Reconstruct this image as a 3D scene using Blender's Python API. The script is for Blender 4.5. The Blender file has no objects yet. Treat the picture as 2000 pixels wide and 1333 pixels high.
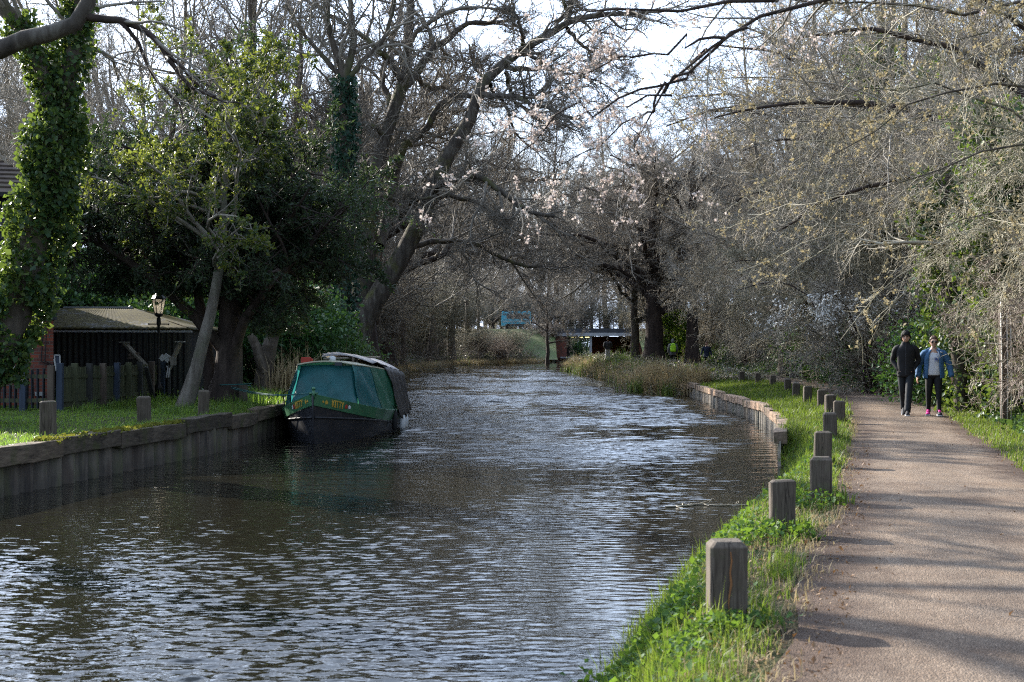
import bpy, bmesh, math, random
import numpy as np
from mathutils import Vector, Matrix, noise as mnoise

PI = math.pi
scene = bpy.context.scene
COL = scene.collection
F = 2800.0      # focal length in photo pixels (2000 wide)
EYE = 1.45      # camera height above the towpath
HOR = 676.0     # row of the horizon in the photo
WATER = -0.60

def W(px, py, Y):
    """photo pixel at depth Y -> world point"""
    return np.array([(px - 1000.0) / F * Y, Y, EYE + (HOR - py) / F * Y])

def nrm(v):
    return v / np.maximum(np.linalg.norm(v, axis=-1, keepdims=True), 1e-9)

# ------------------------------------------------------------------ meshes
def mk(name, V, Q=None, T=None, rnd=None, smooth=False):
    V = np.asarray(V, dtype=np.float32).reshape(-1, 3)
    Q = np.zeros((0, 4), np.int32) if Q is None or len(Q) == 0 else np.asarray(Q, np.int32)
    T = np.zeros((0, 3), np.int32) if T is None or len(T) == 0 else np.asarray(T, np.int32)
    me = bpy.data.meshes.new(name)
    me.vertices.add(len(V)); me.vertices.foreach_set('co', V.ravel())
    loops = np.concatenate([Q.ravel(), T.ravel()]).astype(np.int32)
    me.loops.add(len(loops)); me.loops.foreach_set('vertex_index', loops)
    st = np.concatenate([np.arange(len(Q)) * 4, len(Q) * 4 + np.arange(len(T)) * 3]).astype(np.int32)
    me.polygons.add(len(st)); me.polygons.foreach_set('loop_start', st)
    if smooth:
        me.polygons.foreach_set('use_smooth', np.ones(len(st), dtype=bool))
    if rnd is not None:
        a = me.attributes.new('rnd', 'FLOAT', 'POINT')
        a.data.foreach_set('value', np.asarray(rnd, np.float32))
    me.update(calc_edges=True)
    return me

def link(name, me, mat=None, parent=None, loc=None):
    o = bpy.data.objects.new(name, me)
    COL.objects.link(o)
    if mat is not None and me is not None:
        for m in (mat if isinstance(mat, (list, tuple)) else [mat]):
            me.materials.append(m)
    if parent is not None:
        o.parent = parent
    if loc is not None:
        o.location = [float(c) for c in loc]
    return o

def tag(o, label=None, cat=None, group=None, kind=None):
    if label: o['label'] = label
    if cat: o['category'] = cat
    if group: o['group'] = group
    if kind: o['kind'] = kind
    return o

def thing(name, label, cat, loc=(0, 0, 0), group=None, rz=0.0):
    o = bpy.data.objects.new(name, None)
    COL.objects.link(o)
    o.empty_display_size = 0.2
    o.location = [float(c) for c in loc]
    o.rotation_euler = (0, 0, rz)
    return tag(o, label, cat, group)

def dup(root, loc, rz=0.0, scale=1.0, label=None, group=None):
    r = root.copy(); COL.objects.link(r)
    r.location = [float(c) for c in loc]; r.rotation_euler = (0, 0, rz)
    r.scale = scale if isinstance(scale, (tuple, list)) else (scale,) * 3
    if label: r['label'] = label
    if group: r['group'] = group
    elif 'group' in r.keys() and label: del r['group']
    for ch in root.children:
        c = ch.copy(); COL.objects.link(c); c.parent = r
        for g in ch.children:
            d = g.copy(); COL.objects.link(d); d.parent = c
    return r

class MB:
    """collects simple solids into one mesh"""
    def __init__(s): s.V = []; s.P = []; s.M = []; s.mi = 0
    def add(s, vs, fs):
        b = len(s.V); s.V += [tuple(map(float, v)) for v in vs]
        for f in fs: s.P.append([b + i for i in f]); s.M.append(s.mi)
    def box(s, c, d, rot=None):
        hx, hy, hz = d[0] / 2, d[1] / 2, d[2] / 2
        vs = [Vector((x * hx, y * hy, z * hz)) for z in (-1, 1) for y in (-1, 1) for x in (-1, 1)]
        if rot is not None:
            R = rot if isinstance(rot, Matrix) else Matrix.Rotation(rot, 3, 'Z')
            vs = [R @ v for v in vs]
        c = Vector([float(k) for k in c])
        s.add([v + c for v in vs], [(0, 2, 3, 1), (4, 5, 7, 6), (0, 1, 5, 4), (2, 6, 7, 3), (0, 4, 6, 2), (1, 3, 7, 5)])
    def beam(s, a, b, w, d, roll=0.0):
        a = Vector([float(k) for k in a]); b = Vector([float(k) for k in b]); z = (b - a)
        q = z.to_track_quat('Z', 'Y').to_matrix() @ Matrix.Rotation(roll, 3, 'Z')
        s.box((a + b) / 2, (w, d, z.length), q)
    def loft(s, rings, cap=True):
        n = len(rings[0]); b = len(s.V)
        for r in rings: s.V += [tuple(map(float, v)) for v in r]
        for i in range(len(rings) - 1):
            for j in range(n):
                k = (j + 1) % n
                s.P.append([b + i * n + j, b + i * n + k, b + (i + 1) * n + k, b + (i + 1) * n + j]); s.M.append(s.mi)
        if cap:
            s.P.append([b + j for j in range(n)][::-1]); s.M.append(s.mi)
            s.P.append([b + (len(rings) - 1) * n + j for j in range(n)]); s.M.append(s.mi)
    def tube(s, pts, rad, S=8, cap=True):
        pts = [Vector([float(k) for k in p]) for p in pts]
        if not isinstance(rad, (list, tuple)): rad = [rad] * len(pts)
        rings = []; up = None
        for i, p in enumerate(pts):
            t = (pts[min(i + 1, len(pts) - 1)] - pts[max(i - 1, 0)]).normalized()
            if up is None:
                up = Vector((1, 0, 0)) if abs(t.x) < .8 else Vector((0, 1, 0))
            u = (up - t * up.dot(t)).normalized(); v = t.cross(u); up = u
            r = rad[i]; rx, ry = r if isinstance(r, (tuple, list)) else (r, r)
            rings.append([p + u * (rx * math.cos(2 * PI * j / S)) + v * (ry * math.sin(2 * PI * j / S)) for j in range(S)])
        s.loft(rings, cap)
    def grid(s, G, flip=False):
        n = len(G); m = len(G[0]); b = len(s.V)
        for r in G: s.V += [tuple(map(float, v)) for v in r]
        for i in range(n - 1):
            for j in range(m - 1):
                q = [b + i * m + j, b + i * m + j + 1, b + (i + 1) * m + j + 1, b + (i + 1) * m + j]
                s.P.append(q[::-1] if flip else q); s.M.append(s.mi)
    def build(s, name, mat, parent=None, smooth=False, bevel=0.0, off=None, subdiv=0, solid=0.0):
        V = s.V
        if off is not None: V = [(v[0] - off[0], v[1] - off[1], v[2] - off[2]) for v in V]
        me = bpy.data.meshes.new(name); me.from_pydata(V, [], s.P); me.update()
        for m in (mat if isinstance(mat, (list, tuple)) else [mat]): me.materials.append(m)
        for p, k in zip(me.polygons, s.M):
            p.material_index = k; p.use_smooth = smooth
        o = bpy.data.objects.new(name, me); COL.objects.link(o)
        if parent is not None: o.parent = parent
        if solid:
            m = o.modifiers.new('solid', 'SOLIDIFY'); m.thickness = solid; m.offset = 0
        if bevel:
            m = o.modifiers.new('bevel', 'BEVEL'); m.width = bevel; m.segments = 2; m.limit_method = 'ANGLE'
        if subdiv:
            m = o.modifiers.new('sub', 'SUBSURF'); m.levels = subdiv; m.render_levels = subdiv
        return o

# ------------------------------------------------------------------ materials
def ramp(nt, fac, stops):
    r = nt.nodes.new('ShaderNodeValToRGB'); e = r.color_ramp.elements
    while len(e) < len(stops): e.new(0.5)
    for k, (p, c) in zip(e, stops): k.position = p; k.color = (*c, 1)
    nt.links.new(fac, r.inputs[0]); return r.outputs[0]

def coords(nt, scale=(1, 1, 1), kind='Object'):
    tc = nt.nodes.new('ShaderNodeTexCoord'); mp = nt.nodes.new('ShaderNodeMapping')
    mp.inputs['Scale'].default_value = scale
    nt.links.new(tc.outputs[kind], mp.inputs[0]); return mp.outputs[0]

def noise(nt, vec, scale, detail=4, rough=.55, dist=0.0, out='Fac'):
    n = nt.nodes.new('ShaderNodeTexNoise'); n.inputs['Scale'].default_value = scale
    n.inputs['Detail'].default_value = detail; n.inputs['Roughness'].default_value = rough
    n.inputs['Distortion'].default_value = dist
    if vec is not None: nt.links.new(vec, n.inputs['Vector'])
    return n.outputs[out]

def mixc(nt, a, b, fac, mode='MIX'):
    m = nt.nodes.new('ShaderNodeMix'); m.data_type = 'RGBA'; m.blend_type = mode
    for sock, v in ((m.inputs[0], fac), (m.inputs[6], a), (m.inputs[7], b)):
        if isinstance(v, (int, float)): sock.default_value = v
        elif isinstance(v, tuple): sock.default_value = (*v, 1)
        else: nt.links.new(v, sock)
    return m.outputs[2]

def math_(nt, op, a, b=0.0):
    m = nt.nodes.new('ShaderNodeMath'); m.operation = op
    for s, v in ((m.inputs[0], a), (m.inputs[1], b)):
        if isinstance(v, (int, float)): s.default_value = v
        else: nt.links.new(v, s)
    return m.outputs[0]

def newmat(name):
    m = bpy.data.materials.new(name); m.use_nodes = True
    nt = m.node_tree; return m, nt, nt.nodes['Principled BSDF']

def bump(nt, bsdf, h, strength=.4, dist=.02):
    b = nt.nodes.new('ShaderNodeBump'); b.inputs['Strength'].default_value = strength
    b.inputs['Distance'].default_value = dist
    nt.links.new(h, b.inputs['Height']); nt.links.new(b.outputs[0], bsdf.inputs['Normal'])

def simple(name, c1, c2=None, scale=6, rough=.75, stretch=(1, 1, 1), bstr=.25, bdist=.01, detail=5, spec=.3, metal=0.0, c3=None):
    m, nt, b = newmat(name)
    c2 = c2 or tuple(k * .6 for k in c1)
    v = coords(nt, stretch)
    n = noise(nt, v, scale, detail, .6)
    st = [(.3, c2), (.7, c1)] if c3 is None else [(.28, c2), (.5, c1), (.74, c3)]
    nt.links.new(ramp(nt, n, st), b.inputs['Base Color'])
    b.inputs['Roughness'].default_value = rough
    b.inputs['Specular IOR Level'].default_value = spec
    b.inputs['Metallic'].default_value = metal
    if bstr: bump(nt, b, noise(nt, v, scale * 4, 4, .6), bstr, bdist)
    return m

def leafmat(name, cols, trans, tw=.4, rough=.4, spec=.5):
    """leaf / blade: colour picked by the per-leaf random attribute, light passes through"""
    m, nt, b = newmat(name)
    at = nt.nodes.new('ShaderNodeAttribute'); at.attribute_name = 'rnd'
    k = len(cols)
    col = ramp(nt, at.outputs['Fac'], [(i / max(k - 1, 1), c) for i, c in enumerate(cols)])
    nt.links.new(col, b.inputs['Base Color'])
    b.inputs['Roughness'].default_value = rough
    b.inputs['Specular IOR Level'].default_value = spec
    t = nt.nodes.new('ShaderNodeBsdfTranslucent')
    nt.links.new(mixc(nt, col, trans, .6), t.inputs[0])
    mx = nt.nodes.new('ShaderNodeMixShader'); mx.inputs[0].default_value = tw
    nt.links.new(b.outputs[0], mx.inputs[1]); nt.links.new(t.outputs[0], mx.inputs[2])
    nt.links.new(mx.outputs[0], nt.nodes['Material Output'].inputs[0])
    return m

# ------------------------------------------------------------------ branching
def resample(pts, K):
    pts = np.asarray(pts, float); n = len(pts)
    seg = np.linalg.norm(np.diff(pts, axis=0), axis=1); s = np.concatenate([[0], np.cumsum(seg)])
    t = np.linspace(0, s[-1], K)
    # catmull-rom by finite-difference tangents
    m = np.gradient(pts, s, axis=0, edge_order=1) if n > 2 else np.repeat((pts[1:] - pts[:1]) / s[-1], n, 0)
    i = np.clip(np.searchsorted(s, t, side='right') - 1, 0, n - 2)
    h = (s[i + 1] - s[i])[:, None]; u = ((t - s[i]) / (s[i + 1] - s[i]))[:, None]
    return ((2 * u**3 - 3 * u**2 + 1) * pts[i] + (u**3 - 2 * u**2 + u) * h * m[i] + (-2 * u**3 + 3 * u**2) * pts[i + 1] + (u**3 - u**2) * h * m[i + 1])

def limb(pts, r0, r1, K=14, wob=0.0, rng=None, power=1.0):
    P = resample(pts, K)
    t = np.linspace(0, 1, K)
    R = r0 + (r1 - r0) * t**power
    if wob and rng is not None:
        w = rng.normal(0, wob, (K, 3)); w[0] = 0
        P = P + w
    return P, R

def tubes(P, R, S):
    P = np.asarray(P, float); R = np.asarray(R, float)
    N, K, _ = P.shape
    T = nrm(np.gradient(P, axis=1))
    mean = np.abs(T.mean(1)); ref = np.zeros((N, 3)); ref[np.arange(N), mean.argmin(1)] = 1
    n1 = nrm(np.cross(T, ref[:, None, :])); n2 = np.cross(T, n1)
    a = np.arange(S) * 2 * PI / S
    V = P[:, :, None, :] + R[:, :, None, None] * (np.cos(a)[None, None, :, None] * n1[:, :, None, :] + np.sin(a)[None, None, :, None] * n2[:, :, None, :])
    base = (np.arange(N)[:, None, None] * K + np.arange(K - 1)[None, :, None]) * S
    j = np.arange(S)[None, None, :]; k = (j + 1) % S
    Q = np.stack([base + j, base + k, base + S + k, base + S + j], -1).reshape(-1, 4)
    return V.reshape(-1, 3), Q

class Acc:
    def __init__(s): s.V = []; s.Q = []; s.T = []; s.R = []; s.n = 0
    def add(s, V, Q=None, T=None, rnd=None):
        s.V.append(V)
        if Q is not None: s.Q.append(Q + s.n)
        if T is not None: s.T.append(T + s.n)
        if rnd is not None: s.R.append(rnd)
        s.n += len(V)
    def mesh(s, name, smooth=False, off=None):
        V = np.concatenate(s.V)
        if off is not None: V = V - np.asarray(off)
        return mk(name, V, np.concatenate(s.Q) if s.Q else None, np.concatenate(s.T) if s.T else None, np.concatenate(s.R) if s.R else None, smooth)

def sprout(P, R, m, rng, t0=.25, t1=1.0, ratio=.45, ang=50, angv=14, K=5, gn=.22, trop=.05, fall=.45, lmax=9e9, lmin=0.0, flat=1.0, rk=.62, rl=.02, rmin=.004, tip=.35, bias=None):
    """children of every branch in P (N,K,3): m each"""
    N, Kp, _ = P.shape
    plen = np.linalg.norm(np.diff(P, axis=1), axis=2).sum(1)
    t = t0 + (t1 - t0) * ((np.arange(m)[None, :] + rng.random((N, m))) / m)
    f = np.clip(t, 0, .999) * (Kp - 1); i = np.clip(f.astype(int), 0, Kp - 2); w = (f - i)[..., None]
    n = np.arange(N)[:, None]
    pos = P[n, i] * (1 - w) + P[n, i + 1] * w
    tan = nrm(P[n, i + 1] - P[n, i])
    rp = R[n, i] * (1 - w[..., 0]) + R[n, i + 1] * w[..., 0]
    rv = rng.normal(size=(N, m, 3))
    if bias is not None: rv = rv + np.asarray(bias)
    rv[..., 2] *= flat
    perp = nrm(rv - tan * (rv * tan).sum(-1, keepdims=True))
    a = np.radians(ang + angv * rng.normal(size=(N, m)))[..., None]
    d = nrm(np.cos(a) * tan + np.sin(a) * perp)
    L = np.clip(plen[:, None] * ratio * (1 - fall * t) * (1 + .28 * rng.normal(size=(N, m))), lmin, lmax)
    r0 = np.maximum(np.minimum(rp * rk, rl * L + rmin), rmin)
    M = N * m
    pos = pos.reshape(M, 3); d = d.reshape(M, 3); L = L.reshape(M); r0 = r0.reshape(M)
    out = np.empty((M, K, 3)); out[:, 0] = pos
    for k in range(1, K):
        d = nrm(d + gn * rng.normal(size=(M, 3)) + np.array([0, 0, trop]))
        pos = pos + d * (L / (K - 1))[:, None]; out[:, k] = pos
    tt = np.linspace(0, 1, K)[None, :]
    Rr = np.maximum(r0[:, None] * (1 - (1 - tip) * tt), rmin * .8)
    return out, Rr

def grow(mains, levels, rng):
    """mains: list of (P,R) with equal K -> list of levels [(P,R)]"""
    P = np.stack([m[0] for m in mains]); R = np.stack([m[1] for m in mains])
    out = []
    for lv in levels:
        P, R = sprout(P, R, rng=rng, **lv)
        out.append((P, R))
    return out

def tips(lv, n, rng, lo=.3):
    """n random points on the branches of one level"""
    P = lv[0]; N, K, _ = P.shape
    b = rng.integers(0, N, n); t = (lo + (1 - lo) * rng.random(n)) * (K - 1); i = np.clip(t.astype(int), 0, K - 2); w = (t - i)[:, None]
    return P[b, i] * (1 - w) + P[b, i + 1] * w

def leaves(C, rng, L=.08, Wd=.5, lv=.3, up=None, droop=0.0, fold=.15):
    """one folded leaf (two triangles) at each point of C"""
    C = np.asarray(C, float); n = len(C)
    d = rng.normal(size=(n, 3)); d[:, 2] -= droop
    d = nrm(d)
    nv = rng.normal(size=(n, 3))
    if up is not None: nv = nv + np.asarray(up)
    s = nrm(np.cross(d, nv)); q = np.cross(s, d)
    ln = (L * (1 + lv * rng.normal(size=n)).clip(.4, 2))[:, None]
    w = ln * Wd * .5
    mid = C + d * ln * .45
    V = np.stack([C, mid + s * w + q * ln * fold, C + d * ln, mid - s * w + q * ln * fold], 1).reshape(-1, 3)
    b = np.arange(n)[:, None] * 4
    T = np.concatenate([b + np.array([[0, 1, 2]]), b + np.array([[0, 2, 3]])])
    return V, T, np.repeat(rng.random(n), 4)

def blades(B, rng, h=.12, w=.006, lean=.5, hv=.35, dirn=None):
    """grass blades standing at the points B"""
    B = np.asarray(B, float); n = len(B)
    a = rng.random(n) * 2 * PI
    s = np.stack([np.cos(a), np.sin(a), np.zeros(n)], 1)
    l = np.stack([-np.sin(a), np.cos(a), np.zeros(n)], 1)
    if dirn is not None: l = l + np.asarray(dirn)
    hh = (h * (1 + hv * rng.normal(size=n)).clip(.3, 2.4))[:, None] if np.isscalar(h) else (h * (1 + hv * rng.normal(size=n)).clip(.3, 2.4))[:, None]
    le = (lean * rng.random(n))[:, None]
    up = np.array([[0, 0, 1.0]])
    m1 = B + up * hh * .5 + l * hh * le * .2
    tp = B + up * hh * (1 - .35 * le) + l * hh * le
    V = np.stack([B - s * w, B + s * w, m1 + s * w * .8, m1 - s * w * .8, tp], 1).reshape(-1, 3)
    b = np.arange(n)[:, None] * 5
    return V, b + np.array([[0, 1, 2, 3]]), b + np.array([[3, 2, 4]]), np.repeat(rng.random(n), 5)

def clumps(ells, nclump, per, spread, rng, shell=.55):
    """points gathered in clumps inside ellipsoids [(centre, radii)]"""
    vol = np.array([np.prod(e[1]) for e in ells]); pick = rng.choice(len(ells), nclump, p=vol / vol.sum())
    c = np.array([e[0] for e in ells], float)[pick]; r = np.array([e[1] for e in ells], float)[pick]
    u = nrm(rng.normal(size=(nclump, 3))); rad = (shell + (1 - shell) * rng.random(nclump) ** .6)[:, None]
    cc = c + u * r * rad
    sp = spread * (.6 + .8 * rng.random(nclump))
    p = cc[:, None, :] + rng.normal(size=(nclump, per, 3)) * sp[:, None, None]
    return p.reshape(-1, 3), cc
# ================================================================== palette
M = {}
def bark(name, c1, c2, c3, moss=None, scale=5):
    m, nt, b = newmat(name)
    v = coords(nt, (1, 1, .25)); n = noise(nt, v, scale, 6, .65, .4)
    col = ramp(nt, n, [(.3, c2), (.5, c1), (.72, c3)])
    if moss:
        mn = noise(nt, coords(nt, (1, 1, .6)), 1.3, 5, .6)
        f = ramp(nt, mn, [(.52, (0, 0, 0)), (.66, (1, 1, 1))])
        col = mixc(nt, col, moss, math_(nt, 'MULTIPLY', f, .75))
    nt.links.new(col, b.inputs['Base Color']); b.inputs['Roughness'].default_value = .85
    b.inputs['Specular IOR Level'].default_value = .25
    bump(nt, b, noise(nt, v, scale * 3, 5, .7, .3), .7, .04)
    return m
M['bark'] = bark('bark', (.085, .068, .052), (.035, .028, .022), (.15, .125, .10), (.075, .082, .03))
M['bark_pale'] = bark('bark_pale', (.135, .117, .095), (.055, .047, .038), (.21, .19, .16), (.10, .11, .06), 7)
M['bark_dark'] = bark('bark_dark', (.045, .032, .026), (.018, .013, .011), (.08, .06, .048))
M['bark_moss'] = bark('bark_moss', (.075, .062, .05), (.03, .025, .02), (.17, .155, .13), (.11, .115, .03))
M['twig'] = simple('twig', (.30, .268, .215), (.155, .135, .107), 1.5, .7, bstr=0, spec=.35)
M['twig_dark'] = simple('twig_dark', (.24, .21, .17), (.12, .104, .083), 1.5, .75, bstr=0, spec=.3)
M['twig_tan'] = simple('twig_tan', (.36, .32, .235), (.185, .16, .118), 1.2, .65, bstr=0, spec=.4)
M['twig_olive'] = simple('twig_olive', (.30, .27, .18), (.15, .13, .08), 1.2, .65, bstr=0, spec=.4)
M['twig_red'] = simple('twig_red', (.25, .205, .155), (.14, .095, .075), 1.2, .65, bstr=0, spec=.4)
M['ivy'] = leafmat('ivy', [(.012, .032, .011), (.018, .048, .015), (.03, .072, .02), (.06, .105, .028), (.11, .13, .04)], (.24, .33, .04), .30, .5, .3)
M['ivy_bluegreen'] = leafmat('ivy_bluegreen', [(.008, .032, .020), (.015, .05, .03), (.035, .08, .045)], (.06, .16, .06), .2, .45, .35)
M['yew'] = leafmat('yew', [(.014, .026, .013), (.024, .044, .020), (.042, .062, .026)], (.09, .14, .03), .25, .55, .3)
M['holly'] = leafmat('holly', [(.018, .045, .014), (.028, .062, .018), (.05, .085, .02), (.15, .15, .035)], (.30, .34, .04), .36, .5, .3)
M['laurel'] = leafmat('laurel', [(.014, .05, .014), (.026, .08, .02), (.045, .105, .028)], (.12, .22, .03), .25, .5, .3)
M['bright_leaf'] = leafmat('bright_leaf', [(.05, .11, .02), (.09, .17, .03), (.13, .2, .035)], (.4, .55, .05), .45, .4, .4)
M['blossom'] = leafmat('blossom', [(.42, .33, .28), (.56, .47, .42), (.70, .63, .58)], (.65, .55, .5), .35, .7, .1)
M['blossom_white'] = leafmat('blossom_white', [(.74, .74, .70), (.84, .84, .82)], (.85, .85, .8), .4, .7, .1)
M['bud'] = leafmat('bud', [(.20, .155, .075), (.29, .235, .125), (.38, .32, .20)], (.40, .33, .18), .35, .7, .15)
M['grass'] = leafmat('grass', [(.022, .048, .010), (.040, .080, .014), (.065, .110, .020), (.10, .13, .03), (.20, .17, .075)], (.24, .34, .03), .42, .5, .22)
M['lawn'] = leafmat('lawn', [(.04, .09, .018), (.065, .13, .025), (.10, .16, .03), (.15, .16, .05)], (.30, .48, .05), .45, .5, .3)
M['weed'] = leafmat('weed', [(.026, .07, .014), (.042, .10, .02), (.07, .14, .03)], (.22, .34, .03), .38, .6, .2)
M['dead_grass'] = leafmat('dead_grass', [(.17, .125, .07), (.26, .20, .11), (.34, .27, .16)], (.5, .4, .2), .3, .7, .2)
M['dead_leaf'] = leafmat('dead_leaf', [(.10, .055, .028), (.18, .10, .05), (.26, .17, .09)], (.3, .15, .05), .15, .6, .3)
M['bramble'] = leafmat('bramble', [(.035, .06, .022), (.06, .085, .03), (.10, .085, .04), (.14, .10, .06)], (.2, .28, .05), .3, .4, .45)
M['ivy_ground'] = leafmat('ivy_ground', [(.02, .06, .018), (.03, .085, .025), (.055, .11, .035), (.09, .13, .05)], (.2, .32, .05), .25, .42, .45)
M['reed'] = leafmat('reed', [(.04, .08, .02), (.065, .11, .025), (.12, .13, .04)], (.2, .28, .05), .35, .55, .25)

M['steel_paint_black'] = simple('black_paint', (.016, .016, .018), (.010, .010, .012), 3, .5, bstr=.05)
M['iron'] = simple('iron', (.018, .018, .019), (.010, .010, .011), 9, .5, bstr=.1)

def bollard_mat():
    m, nt, b = newmat('weathered_oak')
    oi = nt.nodes.new('ShaderNodeObjectInfo')
    tc = nt.nodes.new('ShaderNodeTexCoord')
    add = nt.nodes.new('ShaderNodeVectorMath'); add.operation = 'ADD'
    sc = math_(nt, 'MULTIPLY', oi.outputs['Random'], 40.0)
    cb = nt.nodes.new('ShaderNodeCombineXYZ'); nt.links.new(sc, cb.inputs[0]); nt.links.new(sc, cb.inputs[1])
    nt.links.new(tc.outputs['Object'], add.inputs[0]); nt.links.new(cb.outputs[0], add.inputs[1])
    mp = nt.nodes.new('ShaderNodeMapping'); mp.inputs['Scale'].default_value = (1, 1, .09)
    nt.links.new(add.outputs[0], mp.inputs[0])
    g = noise(nt, mp.outputs[0], 55, 6, .65, .2)
    col = ramp(nt, g, [(.28, (.050, .038, .029)), (.5, (.092, .073, .056)), (.75, (.145, .120, .094))])
    big = noise(nt, add.outputs[0], 5, 4, .6)
    col = mixc(nt, col, (.055, .047, .034), math_(nt, 'MULTIPLY', ramp(nt, big, [(.45, (0, 0, 0)), (.7, (1, 1, 1))]), .55))
    # splits along the grain
    mp2 = nt.nodes.new('ShaderNodeMapping'); mp2.inputs['Scale'].default_value = (1, 1, .05)
    nt.links.new(add.outputs[0], mp2.inputs[0])
    cr = noise(nt, mp2.outputs[0], 14, 3, .5, .6)
    crk = ramp(nt, math_(nt, 'ABSOLUTE', math_(nt, 'SUBTRACT', cr, .5)), [(.0, (1, 1, 1)), (.013, (0, 0, 0))])
    col = mixc(nt, col, (.022, .017, .013), math_(nt, 'MULTIPLY', crk, .9))
    # green algae low down and on one face
    al = noise(nt, add.outputs[0], 9, 5, .6)
    col = mixc(nt, col, (.085, .095, .045), math_(nt, 'MULTIPLY', ramp(nt, al, [(.55, (0, 0, 0)), (.75, (1, 1, 1))]), .4))
    nt.links.new(col, b.inputs['Base Color']); b.inputs['Roughness'].default_value = .85
    b.inputs['Specular IOR Level'].default_value = .2
    h = math_(nt, 'SUBTRACT', g, math_(nt, 'MULTIPLY', crk, .8)); bump(nt, b, h, .5, .006)
    return m
M['bollard'] = bollard_mat()
M['crack_orange'] = simple('orange_heartwood', (.32, .14, .05), (.16, .07, .03), 30, .8)

def streaky(name, base, dark, moss, red=None):
    """sheet piles and capping timbers: vertical streaks, algae, rust"""
    m, nt, b = newmat(name)
    v = coords(nt, (1, 1, .12)); n = noise(nt, v, 6, 6, .65, .2)
    col = ramp(nt, n, [(.34, dark), (.60, base)])
    zs = nt.nodes.new('ShaderNodeSeparateXYZ'); nt.links.new(coords(nt), zs.inputs[0])
    wl = ramp(nt, math_(nt, 'ADD', zs.outputs[2], math_(nt, 'MULTIPLY', math_(nt, 'SUBTRACT', n, .5), .25)), [(.10, (1, 1, 1)), (.22, (0, 0, 0))])
    col = mixc(nt, col, tuple(k * .5 for k in dark), math_(nt, 'MULTIPLY', wl, .3))
    mo = noise(nt, coords(nt, (1, 1, .3)), 2.2, 5, .6)
    col = mixc(nt, col, moss, math_(nt, 'MULTIPLY', ramp(nt, mo, [(.5, (0, 0, 0)), (.68, (1, 1, 1))]), .7))
    if red:
        rn = noise(nt, coords(nt, (.7, .7, .25)), 1.7, 4, .6)
        col = mixc(nt, col, red, math_(nt, 'MULTIPLY', ramp(nt, rn, [(.5, (0, 0, 0)), (.62, (1, 1, 1))]), .7))
    nt.links.new(col, b.inputs['Base Color']); b.inputs['Roughness'].default_value = .7
    bump(nt, b, n, .3, .01)
    return m
def timber(name, mid, dark, pale):
    m, nt, b = newmat(name); v = coords(nt, (3, .35, 3)); n = noise(nt, v, 6, 6, .65, .3)
    col = ramp(nt, n, [(.28, dark), (.5, mid), (.74, pale)])
    oi = nt.nodes.new('ShaderNodeObjectInfo'); k = ramp(nt, oi.outputs['Random'], [(.0, (.5, .5, .48)), (.5, (.85, .82, .78)), (1, (1.15, 1.05, .95))])
    col = mixc(nt, col, k, 1.0, 'MULTIPLY')
    mo = noise(nt, coords(nt), 2.6, 5, .65); col = mixc(nt, col, (.05, .055, .018), math_(nt, 'MULTIPLY', ramp(nt, mo, [(.52, (0, 0, 0)), (.66, (1, 1, 1))]), .7))
    nt.links.new(col, b.inputs['Base Color']); b.inputs['Roughness'].default_value = .88; b.inputs['Specular IOR Level'].default_value = .2
    bump(nt, b, n, .7, .02); return m
M['piling'] = streaky('piling_steel', (.125, .102, .078), (.026, .021, .017), (.085, .098, .028), (.045, .026, .018))
M['piling_pale'] = streaky('piling_pale', (.27, .24, .20), (.07, .06, .05), (.10, .10, .045), (.12, .08, .05))
M['cap'] = timber('capping_timber', (.105, .084, .064), (.028, .023, .018), (.165, .135, .10))
M['cap_moss'] = simple('moss', (.16, .17, .03), (.07, .075, .02), 25, .95, bstr=.8, bdist=.02)
M['cap_pink'] = timber('capping_pink', (.30, .22, .165), (.12, .09, .07), (.42, .32, .25))

# ================================================================== geometry of the place
LP = np.array([(-40, -12.3), (0, -9.4), (19.5, -6.97), (27.2, -5.78), (33, -5.42), (40, -5.6), (46, -5.7), (60, -5.95), (83, -7.5), (106, -8.0), (125, -7.6), (151, -5.4), (165, 1.5), (178, 5.7), (200, 6.2), (214, 10.6), (260, 16)], float)
RP = np.array([(-40, -2.2), (0, -.2), (8.7, .52), (10, .80), (12.1, 1.34), (14.9, 2.24), (17.7, 3.16), (22.6, 4.28), (28.1, 5.37), (32.2, 6.1), (37.3, 6.65), (44.5, 7.0), (58, 7.4), (62.5, 6.1), (83, 5.9), (117, 4.8), (140, 5.2), (160, 6.2), (172, 9.6), (180, 10.4), (200, 10.8), (214, 14.5), (260, 22)], float)
PLp = np.array([(-40, -1.6), (0, .45), (6.18, 1.08), (8.57, 1.72), (12.5, 2.80), (17.7, 4.1), (26.4, 6.3), (35.6, 8.3), (47, 10.0), (58.8, 10.4), (69, 10.2), (90, 10.2), (110, 9.6), (140, 11), (180, 13), (230, 13.5)], float)
PRp = np.array([(-40, .9), (0, 2.9), (6.18, 3.5), (12.5, 5.1), (17.7, 6.3), (26.4, 8.3), (35, 10.5), (41, 11.9), (47, 12.5), (60, 12.7), (90, 12.4), (110, 11.6), (140, 13), (180, 15), (230, 15.5)], float)
def edge(tab, Y): return np.interp(Y, tab[:, 0], tab[:, 1])
def sm(x, a, b):
    t = np.clip((np.asarray(x, float) - a) / (b - a), 0, 1); return t * t * (3 - 2 * t)

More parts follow.
